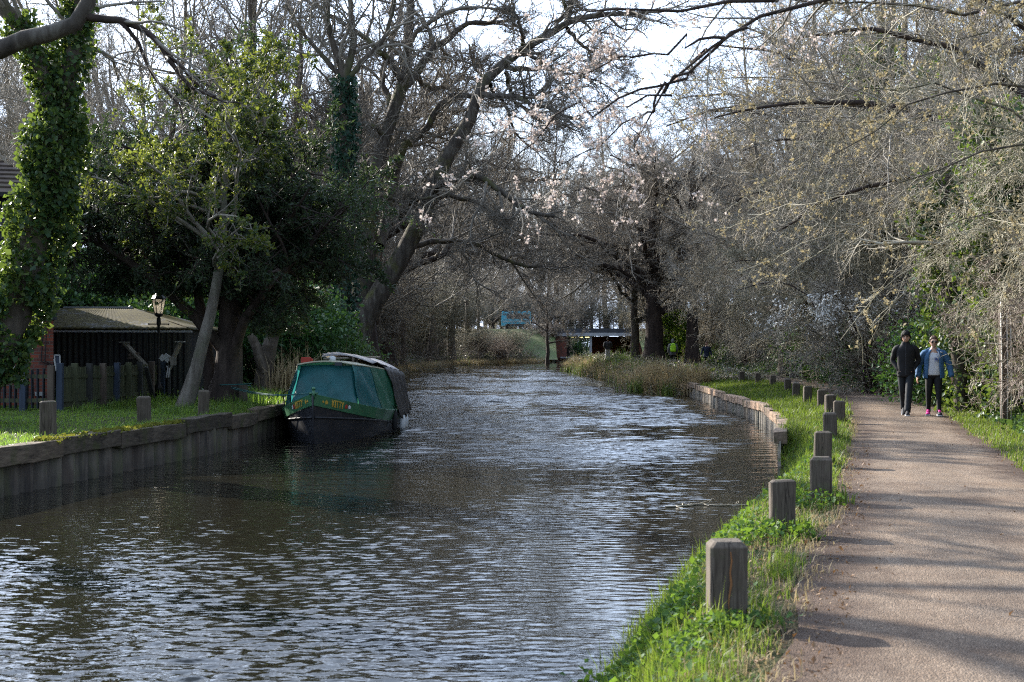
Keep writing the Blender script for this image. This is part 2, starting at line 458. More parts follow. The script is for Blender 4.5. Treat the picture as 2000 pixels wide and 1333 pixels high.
_nt = np.random.default_rng(5); _ph = _nt.random((6, 3)) * 6.28; _fr = _nt.normal(0, 1, (6, 2)) * np.array([[.35], [.6], [.9], [1.6], [2.4], [3.4]])
def rough(X, Y):
    z = 0
    for k in range(6): z = z + np.sin(_fr[k, 0] * X + _fr[k, 1] * Y + _ph[k, 0]) * (.5 ** (k * .5))
    return z * .4
def ground_z(X, Y):
    X = np.asarray(X, float); Y = np.asarray(Y, float)
    L = edge(LP, Y); Rr = edge(RP, Y); pl = edge(PLp, Y); pr = edge(PRp, Y)
    base = .25 * sm(Y, 72, 105)
    dl = L - X; dr = X - Rr
    # left: piled wall to 44 m, then a soft bank
    nat = sm(Y, 43, 47)
    zl_wall = .03 + .012 * np.clip(dl, 0, 12)
    zl_nat = -.75 + 1.05 * sm(dl, 0, 2.2) + .012 * np.clip(dl, 0, 25)
    zl = zl_wall * (1 - nat) + zl_nat * nat + .05 * rough(X, Y) * sm(dl, .1, 1.5)
    # right: soft grass slope, wall between 24 and 58 m, bramble bank beyond
    wall = sm(Y, 23.5, 25.5) * (1 - sm(Y, 57, 59))
    zr_nat = -.72 + .74 * sm(dr, 0, .75) ** .8
    zr_wall = -.10 + .10 * sm(dr, .2, 1.2)
    zr = zr_nat * (1 - wall) + zr_wall * wall + base * sm(dr, .6, 2)
    onpath = sm(X, pl - .9, pl - .1) * (1 - sm(X, pr + .1, pr + 1.0))
    zr = zr + .045 * rough(X, Y) * (1 - onpath) * sm(dr, .1, .8)
    zr = zr * (1 - onpath) + base * onpath
    zr = zr + .10 * sm(X - pr, 1.2, 6)
    z = np.where(X < (L + Rr) / 2, zl, zr)
    return z

def build_setting():
    # ---- ground
    Ys = np.concatenate([np.arange(-40, 0, 4), np.arange(0, 24, .4), np.arange(24, 62, .8), np.arange(62, 130, 2), np.arange(130, 231, 4), [260, 320, 420, 600, 1200]])
    offs = np.array([0, .04, .12, .22, .35, .5, .7, .95, 1.25, 1.6, 2, 2.5, 3, 3.5, 4.2, 5, 6, 7.2, 8.5, 10, 13, 17, 22, 30, 45, 70, 120, 300, 900], float)
    rows = []
    for Y in Ys:
        l, r = edge(LP, Y), edge(RP, Y)
        xl = (l - offs)[::-1]; xr = r + offs
        zl = ground_z(xl, np.full_like(xl, Y)); zr = ground_z(xr, np.full_like(xr, Y))
        bot = np.array([[l + .02, Y, -1.7], [r - .02, Y, -1.7]])
        rows.append(np.concatenate([np.stack([xl, np.full_like(xl, Y), zl], 1), bot, np.stack([xr, np.full_like(xr, Y), zr], 1)]))
    G = np.stack(rows); n, m, _ = G.shape
    i = np.arange(n - 1)[:, None] * m; j = np.arange(m - 1)[None, :]
    Q = np.stack([i + j, i + j + 1, i + m + j + 1, i + m + j], -1).reshape(-1, 4)
    mt, nt, b = newmat('earth')
    v = coords(nt)
    n1 = noise(nt, v, .9, 6, .6); n2 = noise(nt, v, 14, 6, .7)
    c1 = ramp(nt, n1, [(.35, (.055, .040, .026)), (.52, (.05, .062, .022)), (.68, (.045, .085, .02))])
    c2 = ramp(nt, n2, [(.3, (.25, .25, .25)), (.7, (1, 1, 1))])
    nt.links.new(mixc(nt, c1, c2, .7, 'MULTIPLY'), b.inputs['Base Color'])
    b.inputs['Roughness'].default_value = .95; b.inputs['Specular IOR Level'].default_value = .1
    bump(nt, b, n2, .8, .04)
    o = link('ground', mk('ground', G.reshape(-1, 3), Q, smooth=True), mt); tag(o, kind='structure')

    # ---- water
    mt, nt, b = newmat('canal_water')
    b.inputs['Base Color'].default_value = (.012, .011, .007, 1)
    b.inputs['Roughness'].default_value = .03; b.inputs['IOR'].default_value = 1.333
    b.inputs['Specular IOR Level'].default_value = .5
    tc = nt.nodes.new('ShaderNodeTexCoord')
    def wv(scale, rot, str_, det=2, ro=.5):
        mp = nt.nodes.new('ShaderNodeMapping'); mp.inputs['Scale'].default_value = (str_, 1, 1); mp.inputs['Rotation'].default_value = (0, 0, rot)
        nt.links.new(tc.outputs['Object'], mp.inputs[0]); return noise(nt, mp.outputs[0], scale, det, ro, .3)
    # fine capillary ripples on top of the modelled waves
    at = nt.nodes.new('ShaderNodeAttribute'); at.attribute_name = 'rnd'
    fine = math_(nt, 'ADD', math_(nt, 'MULTIPLY', wv(7.5, -.1, .45, 2), .7), math_(nt, 'MULTIPLY', wv(19, .1, .5, 2), .22))
    bump(nt, b, math_(nt, 'MULTIPLY', fine, at.outputs['Fac']), 1.0, .030)
    rg = np.random.default_rng(15); ys = [-30, -20, -10, -4, 0, 2]; y = 4.0
    while y < 225: ys.append(y); y += .015 + .0012 * (y - 4)
    ys = np.array(ys, float); nc = 260; u = np.linspace(0, 1, nc)
    Lx = edge(LP, ys) - .5; Rx = edge(RP, ys) + .6
    X = Lx[:, None] * (1 - u) + Rx[:, None] * u; Y = np.repeat(ys[:, None], nc, 1)
    dy = np.gradient(ys)[:, None]
    lane = .5 + .5 * np.sin(.33 * Y + .25 * X + 1.2 + 1.3 * np.sin(.21 * X - .13 * Y)) * np.sin(.17 * Y - .4 * X + .4)
    lane = .42 + .75 * sm(lane, .12, .85)
    ruff = np.interp(Y, [4, 9.5, 12.5, 16, 24, 34, 60, 110, 170], [1.25, 1.2, .9, .50, .55, .85, 1.1, 1.05, .6])
    bank = sm(X - edge(LP, Y), .1, 3.0) * .55 + .45; bankr = sm(edge(RP, Y) - X, .1, 2.6) * .65 + .35
    bank = bank + (1 - bank) * (1 - sm(Y, 9, 14))
    mod = lane * ruff * bank * bankr
    Z = np.zeros_like(X)
    for k in range(52):
        lam = .04 * (6.5 ** rg.random()); th = rg.normal(.10, .38); sl = .062 * min(1, (.10 / lam)) ** .9
        kx, ky = 2 * PI / lam * math.sin(th), 2 * PI / lam * math.cos(th)
        fade = sm(lam / np.maximum(dy, 1e-3), 2.5, 5)
        wob = .9 * np.sin(.55 * X + .3 * Y + k) + .7 * np.sin(.8 * Y - .4 * X + 2 * k)
        Z += fade * sl * lam / (2 * PI) * np.sin(kx * X + ky * Y + rg.random() * 6.28 + wob)
    far = sm(Y, 13, 34)
    for k in range(34):
        lam = .24 * (5 ** rg.random()); th = rg.normal(.08, .34); sl = .040 * min(1, (.5 / lam)) ** .5
        kx, ky = 2 * PI / lam * math.sin(th), 2 * PI / lam * math.cos(th); fade = sm(lam / np.maximum(dy, 1e-3), 2.5, 5)
        wob = .9 * np.sin(.45 * X + .25 * Y + k) + .7 * np.sin(.6 * Y - .3 * X + 2 * k)
        Z += far * fade * sl * lam / (2 * PI) * np.sin(kx * X + ky * Y + rg.random() * 6.28 + wob)
    Z = Z * mod + WATER
    n, m = X.shape; i = np.arange(n - 1)[:, None] * m; j = np.arange(m - 1)[None, :]
    Q = np.stack([i + j, i + j + 1, i + m + j + 1, i + m + j], -1).reshape(-1, 4)
    o = link('water', mk('water', np.stack([X, Y, Z], -1).reshape(-1, 3), Q, rnd=(mod * .9).ravel(), smooth=True), mt); tag(o, kind='structure')

    # ---- towpath: a thin sheet with a ragged edge
    rng = np.random.default_rng(11)
    Ys = np.concatenate([np.arange(-20, 40, .35), np.arange(40, 200, 1.0)])
    lw = edge(PLp, Ys) + .05 * np.sin(Ys * 1.1) + .03 * np.sin(Ys * 2.7 + 1); rw = edge(PRp, Ys) + .05 * np.sin(Ys * .9 + 2) + .03 * np.sin(Ys * 2.3)
    us = np.array([0, .06, .14, .25, .4, .55, .7, .84, .93, 1.0])
    X = lw[:, None] * (1 - us) + rw[:, None] * us
    Yg = np.repeat(Ys[:, None], len(us), 1)
    Z = .25 * sm(Yg, 72, 105) + .010 + .018 * np.sin(us * PI)[None, :] + .004 * np.sin(X * 3 + Yg * 2.2)
    G = np.stack([X, Yg, Z], -1); n, m, _ = G.shape
    i = np.arange(n - 1)[:, None] * m; j = np.arange(m - 1)[None, :]
    Q = np.stack([i + j, i + j + 1, i + m + j + 1, i + m + j], -1).reshape(-1, 4)
    me = mk('towpath', G.reshape(-1, 3), Q, rnd=np.repeat((1 - np.minimum(us, 1 - us) * 2)[None, :], n, 0).ravel(), smooth=True)
    mt, nt, b = newmat('gravel_path')
    v = coords(nt)
    fine = noise(nt, v, 75, 3, .7); mid = noise(nt, v, 1.1, 6, .65); st = noise(nt, v, 26, 2, .5)
    stones = nt.nodes.new('ShaderNodeTexVoronoi'); stones.inputs['Scale'].default_value = 118; nt.links.new(v, stones.inputs['Vector'])
    stc = ramp(nt, stones.outputs['Color'], [(.0, (.085, .070, .057)), (.4, (.152, .125, .101)), (.75, (.215, .176, .142)), (1, (.33, .285, .24))])
    col = mixc(nt, stc, ramp(nt, mid, [(.28, (.58, .47, .40)), (.5, (1, .93, .86)), (.62, (.82, .72, .64)), (.75, (1.0, .84, .70))]), .9, 'MULTIPLY')
    at = nt.nodes.new('ShaderNodeAttribute'); at.attribute_name = 'rnd'
    en = math_(nt, 'ADD', at.outputs['Fac'], math_(nt, 'MULTIPLY', math_(nt, 'SUBTRACT', noise(nt, v, 2.6, 6, .65), .5), 1.1))
    ef = ramp(nt, en, [(.52, (0, 0, 0)), (.86, (1, 1, 1))])
    soil = ramp(nt, noise(nt, v, 40, 4, .7), [(.3, (.040, .026, .019)), (.6, (.085, .056, .041)), (.8, (.14, .098, .073))])
    col = mixc(nt, col, soil, math_(nt, 'MULTIPLY', ef, .85))
    damp = noise(nt, coords(nt, (1.6, .5, 1)), .7, 5, .6)
    col = mixc(nt, col, ramp(nt, damp, [(.36, (.66, .62, .60)), (.52, (1, 1, 1)), (.66, (1.12, 1.08, 1.02))]), 1.0, 'MULTIPLY')
    wear = ramp(nt, at.outputs['Fac'], [(.0, (.90, .89, .88)), (.16, (.90, .89, .88)), (.34, (1.10, 1.07, 1.03)), (.60, (1, .98, .95)), (.8, (.9, .87, .84))])
    col = mixc(nt, col, wear, 1.0, 'MULTIPLY')
    nt.links.new(col, b.inputs['Base Color']); b.inputs['Roughness'].default_value = .9; b.inputs['Specular IOR Level'].default_value = .2
    hh = math_(nt, 'ADD', math_(nt, 'MULTIPLY', stones.outputs['Distance'], -.8), math_(nt, 'MULTIPLY', st, .8))
    bump(nt, b, hh, .9, .014)
    o = link('towpath', me, mt); tag(o, kind='structure')

def canal_wall(tab, y0, y1, name, label, ztop, side, mats, caplen, caph, capd, seed, root_at):
    """sheet piling with timber capping along a bank edge; side=+1 water lies at +x"""
    rng = np.random.default_rng(seed)
    root = thing(name, label, 'canal wall', root_at)
    off = root_at
    Ys = np.arange(y0, y1, .05)
    ph = np.arange(len(Ys)) * .05 * 2 * PI / .42
    prof = np.clip(np.sin(ph) * 1.8, -1, 1) * .06
    X = edge(tab, Ys) + side * (.06 + prof)
    rows = []
    for z in (-1.5, WATER, ztop - caph * .55): rows.append(np.stack([X, Ys, np.full_like(X, z)], 1))
    G = np.stack(rows); n, m, _ = G.shape
    i = np.arange(n - 1)[:, None] * m; j = np.arange(m - 1)[None, :]
    Q = np.stack([i + j, i + j + 1, i + m + j + 1, i + m + j], -1).reshape(-1, 4)
    link('sheet_piling', mk('sheet_piling', G.reshape(-1, 3) - np.array(off), Q), mats[0], root)
    y = y0
    while y < y1:
        L = caplen * rng.uniform(.75, 1.25); ya = y + .03; yb = min(y + L, y1 + .5)
        xa, xb = edge(tab, ya) + side * .06, edge(tab, yb) + side * .06
        zj = rng.normal(0, .022)
        b = MB(); dz = rng.normal(0, .012)
        n = 6; ringsz = []
        a = Vector((xa + rng.normal(0, .012), ya, ztop - caph / 2 + zj)); c = Vector((xb + rng.normal(0, .012), yb, ztop - caph / 2 + zj + dz))
        for k in range(n + 1):
            p = a.lerp(c, k / n); w = capd / 2; h = caph / 2
            jj = lambda: rng.normal(0, .008)
            ringsz.append([(p.x - w + jj(), p.y, p.z - h + jj()), (p.x + w + jj(), p.y, p.z - h + jj()), (p.x + w + jj(), p.y, p.z + h + jj()), (p.x - w + jj(), p.y, p.z + h + jj())])
        b.loft(ringsz)
        b.build('capping_timber', mats[1], root, off=off, bevel=.012)
        y = yb
    return root

def build_world():
    az = math.radians(-44); el = math.radians(25)
    sun_dir = Vector((math.sin(az) * math.cos(el), math.cos(az) * math.cos(el), math.sin(el)))
    l = bpy.data.lights.new('sun', 'SUN'); l.energy = 5.0; l.angle = math.radians(.55); l.color = (1, .93, .82)
    o = bpy.data.objects.new('sun', l); COL.objects.link(o); o.rotation_euler = sun_dir.to_track_quat('Z', 'Y').to_euler(); o.location = sun_dir * 60
    w = bpy.data.worlds.new('World'); scene.world = w; w.use_nodes = True
    nt = w.node_tree; bg = nt.nodes['Background']
    sky = nt.nodes.new('ShaderNodeTexSky'); sky.sky_type = 'NISHITA'; sky.sun_disc = False
    sky.sun_elevation = el; sky.sun_rotation = az; sky.air_density = 1.0; sky.dust_density = 2.2; sky.ozone_density = 1.2
    v = coords(nt, (1, 1, 2.6), 'Generated')
    n = noise(nt, v, 2.6, 7, .6, .3)
    f = ramp(nt, n, [(.30, (0, 0, 0)), (.56, (1, 1, 1))])
    # thin cloud is brightest round the sun (forward scattering)
    tcw = nt.nodes.new('ShaderNodeTexCoord'); dp = nt.nodes.new('ShaderNodeVectorMath'); dp.operation = 'DOT_PRODUCT'
    nt.links.new(tcw.outputs['Generated'], dp.inputs[0]); dp.inputs[1].default_value = sun_dir
    gl = math_(nt, 'ADD', .40, math_(nt, 'MULTIPLY', math_(nt, 'POWER', math_(nt, 'MAXIMUM', dp.outputs['Value'], 0.0), 2.0), 1.9))
    cl = nt.nodes.new('ShaderNodeVectorMath'); cl.operation = 'SCALE'; cl.inputs[0].default_value = (9.6, 12.0, 16.2); nt.links.new(gl, cl.inputs['Scale'])
    col = mixc(nt, sky.outputs[0], cl.outputs[0], math_(nt, 'MULTIPLY', f, .8))
    nt.links.new(col, bg.inputs[0]); bg.inputs[1].default_value = .074
    cam = bpy.data.cameras.new('camera'); c = bpy.data.objects.new('camera', cam); COL.objects.link(c)
    c.location = (0, 0, EYE); c.rotation_euler = (PI / 2, 0, 0)
    cam.sensor_width = 36; cam.lens = 36 * F / 2000; cam.shift_y = (HOR - 666.5) / 2000
    cam.clip_end = 3000; cam.clip_start = .1
    cam.dof.use_dof = True; cam.dof.focus_distance = 31; cam.dof.aperture_fstop = 5.6
    scene.camera = c
    vs = scene.view_settings
    vs.view_transform = 'Standard'; vs.look = 'None'; vs.exposure = EXPO; vs.gamma = 1; vs.use_curve_mapping = False
    scene.render.film_transparent = False
    cy = scene.cycles
    cy.max_bounces = 8; cy.diffuse_bounces = 3; cy.glossy_bounces = 3; cy.transmission_bounces = 3; cy.transparent_max_bounces = 8
    cy.sample_clamp_indirect = 3; cy.sample_clamp_direct = 4; cy.caustics_reflective = False; cy.caustics_refractive = False
    cy.use_denoising = False
    cy.pixel_filter_type = 'BLACKMAN_HARRIS'; cy.filter_width = 1.15
    cy.use_adaptive_sampling = False
EXPO = 1.62
# ================================================================== trees
def px_limb(pts, Y, r0, r1, K=14, dz=None, wob=.02, rng=None, power=1.0):
    """a limb traced at depth Y; a third item of a point adds depth"""
    P = [W(p[0], p[1], Y) + np.array([0, p[2] if len(p) > 2 else 0, 0]) for p in pts]
    return limb(P, r0, r1, K, wob, rng, power)

def wood(root, name, Ps, mat, S=8, off=(0, 0, 0), smooth=True):
    a = Acc()
    for P, R in Ps:
        V, Q = tubes(P[None], R[None], S); a.add(V, Q)
    return link(name, a.mesh(name, smooth, off), mat, root)

def crown(root, name, lv, mat, sides, off=(0, 0, 0), extra=None):
    a = Acc()
    for (P, R), S in zip(lv, sides):
        V, Q = tubes(P, R, S); a.add(V, Q)
    return link(name, a.mesh(name, False, off), mat, root)

def leafpart(root, name, C, mat, rng, off=(0, 0, 0), **kw):
    kw.setdefault('lv', .36)
    V, T, r = leaves(C, rng, **kw)
    return link(name, mk(name, V - np.array(off), None, T, r), mat, root)

# ---- library trees built at the origin, then copied
def tall_tree(seed, H=17, r=.26, lean=(0, 0), clear=.28, mats=('bark', 'twig'), dens=1.0, spread=.36, nm='bare_tree', asc=38):
    rng = np.random.default_rng(seed)
    root = thing(nm, 'x', 'tree')
    pts = [(0, 0, -.4), (0, 0, .05)]
    x, y = 0, 0
    for k in range(1, 9):
        x += lean[0] / 8 + rng.normal(0, .16); y += lean[1] / 8 + rng.normal(0, .16); pts.append((x, y, H * k / 8))
    P, R = limb(pts, r, .03, 18, 0, rng, .85); R[0] *= 1.35; R[1] *= 1.12
    wood(root, 'trunk', [(P, R)], M[mats[0]], 9)
    lv = grow([(P, R)], [
        dict(m=int(24 * dens), t0=clear, t1=.98, ratio=spread, ang=asc + 12, K=8, gn=.16, trop=.10, fall=.55, rk=.5),
        dict(m=9, t0=.2, ratio=.42, ang=42, K=6, gn=.2, trop=.06),
        dict(m=7, t0=.15, ratio=.5, ang=42, K=5, gn=.22, trop=.05, rmin=.007),
        dict(m=5, t0=.15, ratio=.55, ang=40, K=4, gn=.25, trop=.03, rmin=.006)], rng)
    crown(root, 'crown', lv, M[mats[1]], (6, 4, 3, 3))
    return root

def spreading_tree(seed, H=4.2, R0=.6, limbs=9, reach=8.5, mats=('bark', 'twig'), nm='oak_tree', low=0.0, rise=.55, dens=1.0):
    rng = np.random.default_rng(seed)
    root = thing(nm, 'x', 'tree')
    trunk = limb([(0, 0, -.5), (0.02, 0, .3), (.05, 0, H * .5), (.0, .05, H), (.05, .1, H * 1.5), (-.1, 0, H * 2.2), (.2, 0, H * 2.9)], R0, R0 * .16, 16, .02, rng, .9)
    trunk[1][0] *= 1.5; trunk[1][1] *= 1.2
    mains = []
    for k in range(limbs):
        a = 2 * PI * (k + rng.uniform(-.3, .3)) / limbs * 2.0; z0 = H * (.85 + 1.5 * k / limbs)
        L = reach * (1 - .4 * k / limbs) * rng.uniform(.8, 1.15); up = rise + .5 * k / limbs
        d = np.array([math.cos(a), math.sin(a), 0]); p = [np.array([0.03, .05, z0 - .3])]
        q = p[0].copy()
        for s in range(5):
            q = q + d * L / 5 + np.array([0, 0, L / 5 * (up * (1 - s * .16) - low * s * .12)]) + rng.normal(0, .22, 3); p.append(q)
        mains.append(limb(p, R0 * .38 * (1 - .35 * k / limbs), .035, 16, .05, rng, .8))
    wood(root, 'trunk', [trunk] + mains, M[mats[0]], 9)
    lv = grow(mains + [trunk], [
        dict(m=int(12 * dens), t0=.22, ratio=.40, ang=52, K=7, gn=.22, trop=.06, fall=.35),
        dict(m=8, t0=.15, ratio=.45, ang=48, K=6, gn=.26, trop=.04),
        dict(m=7, t0=.12, ratio=.5, ang=46, K=5, gn=.28, trop=.02, rmin=.007),
        dict(m=5, t0=.1, ratio=.55, ang=44, K=4, gn=.28, rmin=.006)], rng)
    crown(root, 'crown', lv, M[mats[1]], (6, 4, 3, 3))
    return root

def shrub(seed, H=6, stems=9, spread=.6, mats=('bark', 'twig_tan'), nm='bare_shrub', droop=-.05, dens=1.0, leafm=None, nleaf=0, leafL=.05, fine=.006):
    rng = np.random.default_rng(seed)
    root = thing(nm, 'x', 'shrub')
    mains = []
    for k in range(stems):
        a = 2 * PI * (k + rng.random()) / stems; s = spread * rng.uniform(.3, 1.1); h = H * rng.uniform(.7, 1.0)
        d = np.array([math.cos(a), math.sin(a), 0]); b = d * rng.uniform(.05, .35)
        p = [b + (0, 0, -.3), b + d * s * h * .15 + (0, 0, h * .3), b + d * s * h * .45 + (0, 0, h * .65), b + d * s * h * .9 + (0, 0, h * .92), b + d * s * h * 1.35 + (0, 0, h * (.98 + droop * 2))]
        mains.append(limb([q + rng.normal(0, .1, 3) for q in p], rng.uniform(.045, .085) * H / 6, .015, 12, .04, rng))
    wood(root, 'stem', mains, M[mats[0]], 6)
    lv = grow(mains, [
        dict(m=int(13 * dens), t0=.12, ratio=.42, ang=48, K=7, gn=.22, trop=.04 + droop, fall=.3),
        dict(m=9, t0=.1, ratio=.48, ang=46, K=6, gn=.25, trop=.02 + droop),
        dict(m=7, t0=.1, ratio=.5, ang=44, K=5, gn=.28, trop=droop, rmin=fine),
        dict(m=4, t0=.1, ratio=.6, ang=42, K=4, gn=.28, trop=droop, rmin=fine)], rng)
    crown(root, 'crown', lv, M[mats[1]], (5, 4, 3, 3))
    if leafm:
        bl = mains[0][0][-1]; cand = tips(lv[3], nleaf * 6, rng); low = cand[np.argsort(np.abs(cand[:, 2] - H * .62) + .9 * rng.random(len(cand)))][:nleaf]
        leafpart(root, 'leaves' if 'blossom' not in leafm else 'blossom', np.repeat(low, 2, 0) + rng.normal(0, .02, (nleaf * 2, 3)), M[leafm], rng, L=leafL, Wd=.85)
    return root

def bush(seed, ells, n, per, spread, mat, L, nm, cat='bush', stems=7, Wd=.55, mats='bark_dark', shell=.5, up=None):
    """leafy evergreen bush or tree crown on a few stems, at the origin"""
    rng = np.random.default_rng(seed)
    root = thing(nm, 'x', cat)
    P, cc = clumps(ells, n, per, spread, rng, shell)
    mains = []
    for k in range(stems):
        t = cc[rng.integers(0, len(cc))]; b = np.array([rng.normal(0, .15), rng.normal(0, .15), -.2])
        mains.append(limb([b, b * .6 + t * .4 + (0, 0, .3), t], .06, .015, 12, .04, rng))
    lv = grow(mains, [dict(m=9, t0=.2, ratio=.4, ang=45, K=6, gn=.2), dict(m=7, t0=.1, ratio=.5, ang=45, K=5, gn=.25), dict(m=5, t0=.1, ratio=.5, ang=45, K=4)], rng)
    a = Acc()
    for (p, r) in mains: a.add(*tubes(p[None], r[None], 6))
    for (p, r), S in zip(lv, (4, 3, 3)): a.add(*tubes(p, r, S))
    link('stem', a.mesh('stem'), M[mats], root)
    P = P[P[:, 2] > .02]
    leafpart(root, 'foliage', P, M[mat], rng, L=L, Wd=Wd, droop=.25, up=up)
    return root

def ivy_on(mains, n, rng, r_add=.18, z0=0, z1=99, clump=.12):
    """leaf points in a shaggy coat round limbs"""
    Ls = np.array([np.linalg.norm(np.diff(P, axis=0), axis=1).sum() for P, R in mains]); out = []
    for (P, R), k in zip(mains, (n * Ls / Ls.sum()).astype(int)):
        K = len(P); t = rng.random(k) * (K - 1.001); i = t.astype(int); w = (t - i)[:, None]
        c = P[i] * (1 - w) + P[i + 1] * w; tan = nrm(P[i + 1] - P[i]); rr = (R[i] * (1 - w[:, 0]) + R[i + 1] * w[:, 0])
        u = rng.normal(size=(k, 3)); u = nrm(u - tan * (u * tan).sum(-1, keepdims=True))
        lump = .5 + .5 * np.sin(c[:, 2] * 3.1 + u[:, 0] * 2.2 + 1) * np.sin(c[:, 2] * 1.3 + u[:, 1] * 3 + 2)
        rad = rr + r_add * (.15 + .95 * lump * rng.random(k) ** .5)
        p = c + u * rad[:, None] + rng.normal(0, clump * .3, (k, 3)); out.append(p)
    p = np.concatenate(out); return p[(p[:, 2] > z0) & (p[:, 2] < z1)]

def place(lib, px, Y, label=None, group=None, rz=0, s=1.0, z=None, dx=0):
    x = (px - 1000) / F * Y + dx
    zz = float(ground_z(x, Y)) if z is None else z
    return dup(lib, (x, Y, zz - .05), rz, s, label, group)

def move(root, px, Y, label, rz=0, s=1.0, group=None, z=None):
    x = (px - 1000) / F * Y
    root.location = (x, Y, (float(ground_z(x, Y)) if z is None else z) - .05); root.rotation_euler = (0, 0, rz)
    root.scale = s if isinstance(s, (tuple, list)) else (s,) * 3
    root['label'] = label
    if group: root['group'] = group
    return root

LIB = {}
def build_trees():
    # ------------------------------------------------ ivy tree, far left
    rng = np.random.default_rng(21); Y = 25
    T = px_limb([(-55, 850), (-30, 760), (8, 680), (42, 570), (78, 430), (106, 310), (114, 225)], Y, .30, .22, rng=rng)
    A = px_limb([(112, 232), (88, 150), (52, 70), (5, 10), (-50, -70)], Y, .17, .12, rng=rng)
    B = px_limb([(110, 235), (135, 150), (150, 60), (152, -20), (160, -120)], Y, .17, .11, rng=rng)
    T[1][0] *= 1.3
    off = T[0][0]
    r = thing('ivy_tree', 'tree wrapped in shaggy ivy, forking in a Y, in front of the black boarded house', 'tree', off)
    wood(r, 'trunk', [T, A, B], M['bark'], 10, off)
    lv = grow([A, B], [dict(m=9, t0=.3, ratio=.9, ang=50, K=7, gn=.2, trop=.06), dict(m=7, ratio=.45, K=6), dict(m=6, ratio=.5, K=5), dict(m=4, ratio=.55, K=4)], rng)
    crown(r, 'crown', lv, M['twig'], (5, 4, 3, 3), off)
    C = ivy_on([T], 22000, rng, .43, z0=.8); nz = np.array([mnoise.noise(Vector((p[0] * 1.6, p[1] * 1.6, p[2] * 1.1))) for p in C]); C = C[nz + rng.normal(0, .12, len(C)) > -.22]; C2 = ivy_on([(A[0][:9], A[1][:9]), (B[0][:11], B[1][:11])], 5000, rng, .22)
    leafpart(r, 'ivy', np.concatenate([C, C2]), M['ivy'], rng, off, L=.076, Wd=.85, droop=.5, lv=.55)

    # ------------------------------------------------ overhanging tree whose trunk is outside the frame
    rng = np.random.default_rng(22); Y = 18
    tr = limb([(-8.9, 17.6, -.3), (-8.85, 17.7, 1.5), (-8.7, 17.8, 3.4), (-8.6, 18, 5.2), (-8.8, 18.4, 8), (-8.5, 18.8, 11)], .36, .10, rng=rng)
    l1 = px_limb([(-345, 160, -.2), (-200, 135), (-60, 112), (0, 98), (60, 76), (112, 60), (150, 45), (168, 18), (178, -30), (200, -90)], Y, .16, .085, rng=rng, wob=.01)
    l2 = px_limb([(160, 32), (185, 38), (240, 42), (285, 62), (312, 85), (330, 120), (352, 150), (385, 178), (420, 186)], Y, .055, .018, rng=rng, wob=.008)
    l3 = px_limb([(236, 44), (268, 82), (288, 125), (300, 152), (332, 188), (352, 205), (358, 240)], Y, .03, .010, rng=rng, wob=.008)
    l4 = px_limb([(318, 92), (345, 122), (368, 150), (400, 175), (420, 192), (470, 200)], Y, .026, .009, rng=rng, wob=.01)
    off = tr[0][0]
    r = thing('overhanging_tree', 'lichen grey limb crossing in front of the forked ivy trunk, thin twigs drooping', 'tree', off)
    wood(r, 'trunk', [tr, l1], M['bark_moss'], 10, off)
    wood(r, 'branch', [l2, l3, l4], M['bark_dark'], 6, off)
    lv = grow([l2, l3, l4], [dict(m=7, t0=.25, ratio=.40, ang=45, K=7, gn=.16, trop=-.10), dict(m=5, ratio=.45, K=6, gn=.2, trop=-.05, rmin=.003), dict(m=4, ratio=.45, K=5, rmin=.003)], rng)
    lvt = grow([(tr[0][6:], tr[1][6:])], [dict(m=8, t0=.1, ratio=.8, ang=60, K=8, gn=.18), dict(m=6, ratio=.45, K=6), dict(m=4, ratio=.5, K=5), dict(m=2, ratio=.5, K=4)], rng)
    crown(r, 'crown', lv + lvt, M['twig_dark'], (4, 3, 3, 5, 4, 3, 3), off)

    # ------------------------------------------------ yew
    rng = np.random.default_rng(23); Y = 34
    t1 = px_limb([(437, 815), (440, 790), (446, 700), (450, 620), (452, 520), (440, 400), (435, 300)], Y, .40, .06, rng=rng); t1[1][:2] *= 1.25
    t2 = px_limb([(412, 810), (408, 700), (392, 600), (360, 500), (320, 420)], Y + .5, .2, .05, rng=rng)
    off = t1[0][0]
    r = thing('yew_tree', 'dark spreading yew with a thick brown trunk beside the moored boat', 'tree', off)
    wood(r, 'trunk', [t1, t2], M['bark_dark'], 10, off)
    t3 = px_limb([(446, 715), (480, 640, -.5), (540, 560, -1), (610, 500, -1.2), (650, 430, -1.2)], Y, .15, .04, rng=rng)
    t4 = px_limb([(440, 690), (370, 600, -.6), (280, 520, -1), (200, 470, -1), (150, 410, -1)], Y, .15, .04, rng=rng)
    t5 = px_limb([(450, 640), (490, 520, .5), (540, 400, .5), (580, 330, .3)], Y, .14, .04, rng=rng)
    t6 = px_limb([(430, 600), (380, 480, .6), (320, 370, .8), (290, 270, .8)], Y, .13, .03, rng=rng)
    wood(r, 'limb', [t3, t4, t5, t6], M['bark_dark'], 7, off)
    lv = grow([limb(q[0], q[1][0], q[1][-1], 14) for q in (t1, t2, t3, t4, t5, t6)], [dict(m=28, t0=.24, ratio=.46, ang=68, K=7, gn=.16, trop=-.02, fall=.15), dict(m=12, t0=.1, ratio=.45, ang=50, K=5, gn=.18, trop=-.04, flat=.6), dict(m=8, t0=.1, ratio=.45, ang=48, K=4, gn=.15, trop=-.05, flat=.6)], rng)
    lo = lambda q: (q[0][q[0][..., 2].min(1) > np.where(q[0][:, 0, 0] < W(470, 0, Y)[0], 2.65, 1.7)], q[1][q[0][..., 2].min(1) > np.where(q[0][:, 0, 0] < W(470, 0, Y)[0], 2.65, 1.7)])
    lv = [lo(q) for q in lv]
    crown(r, 'twigs', lv, M['bark_dark'], (5, 3, 3), off)
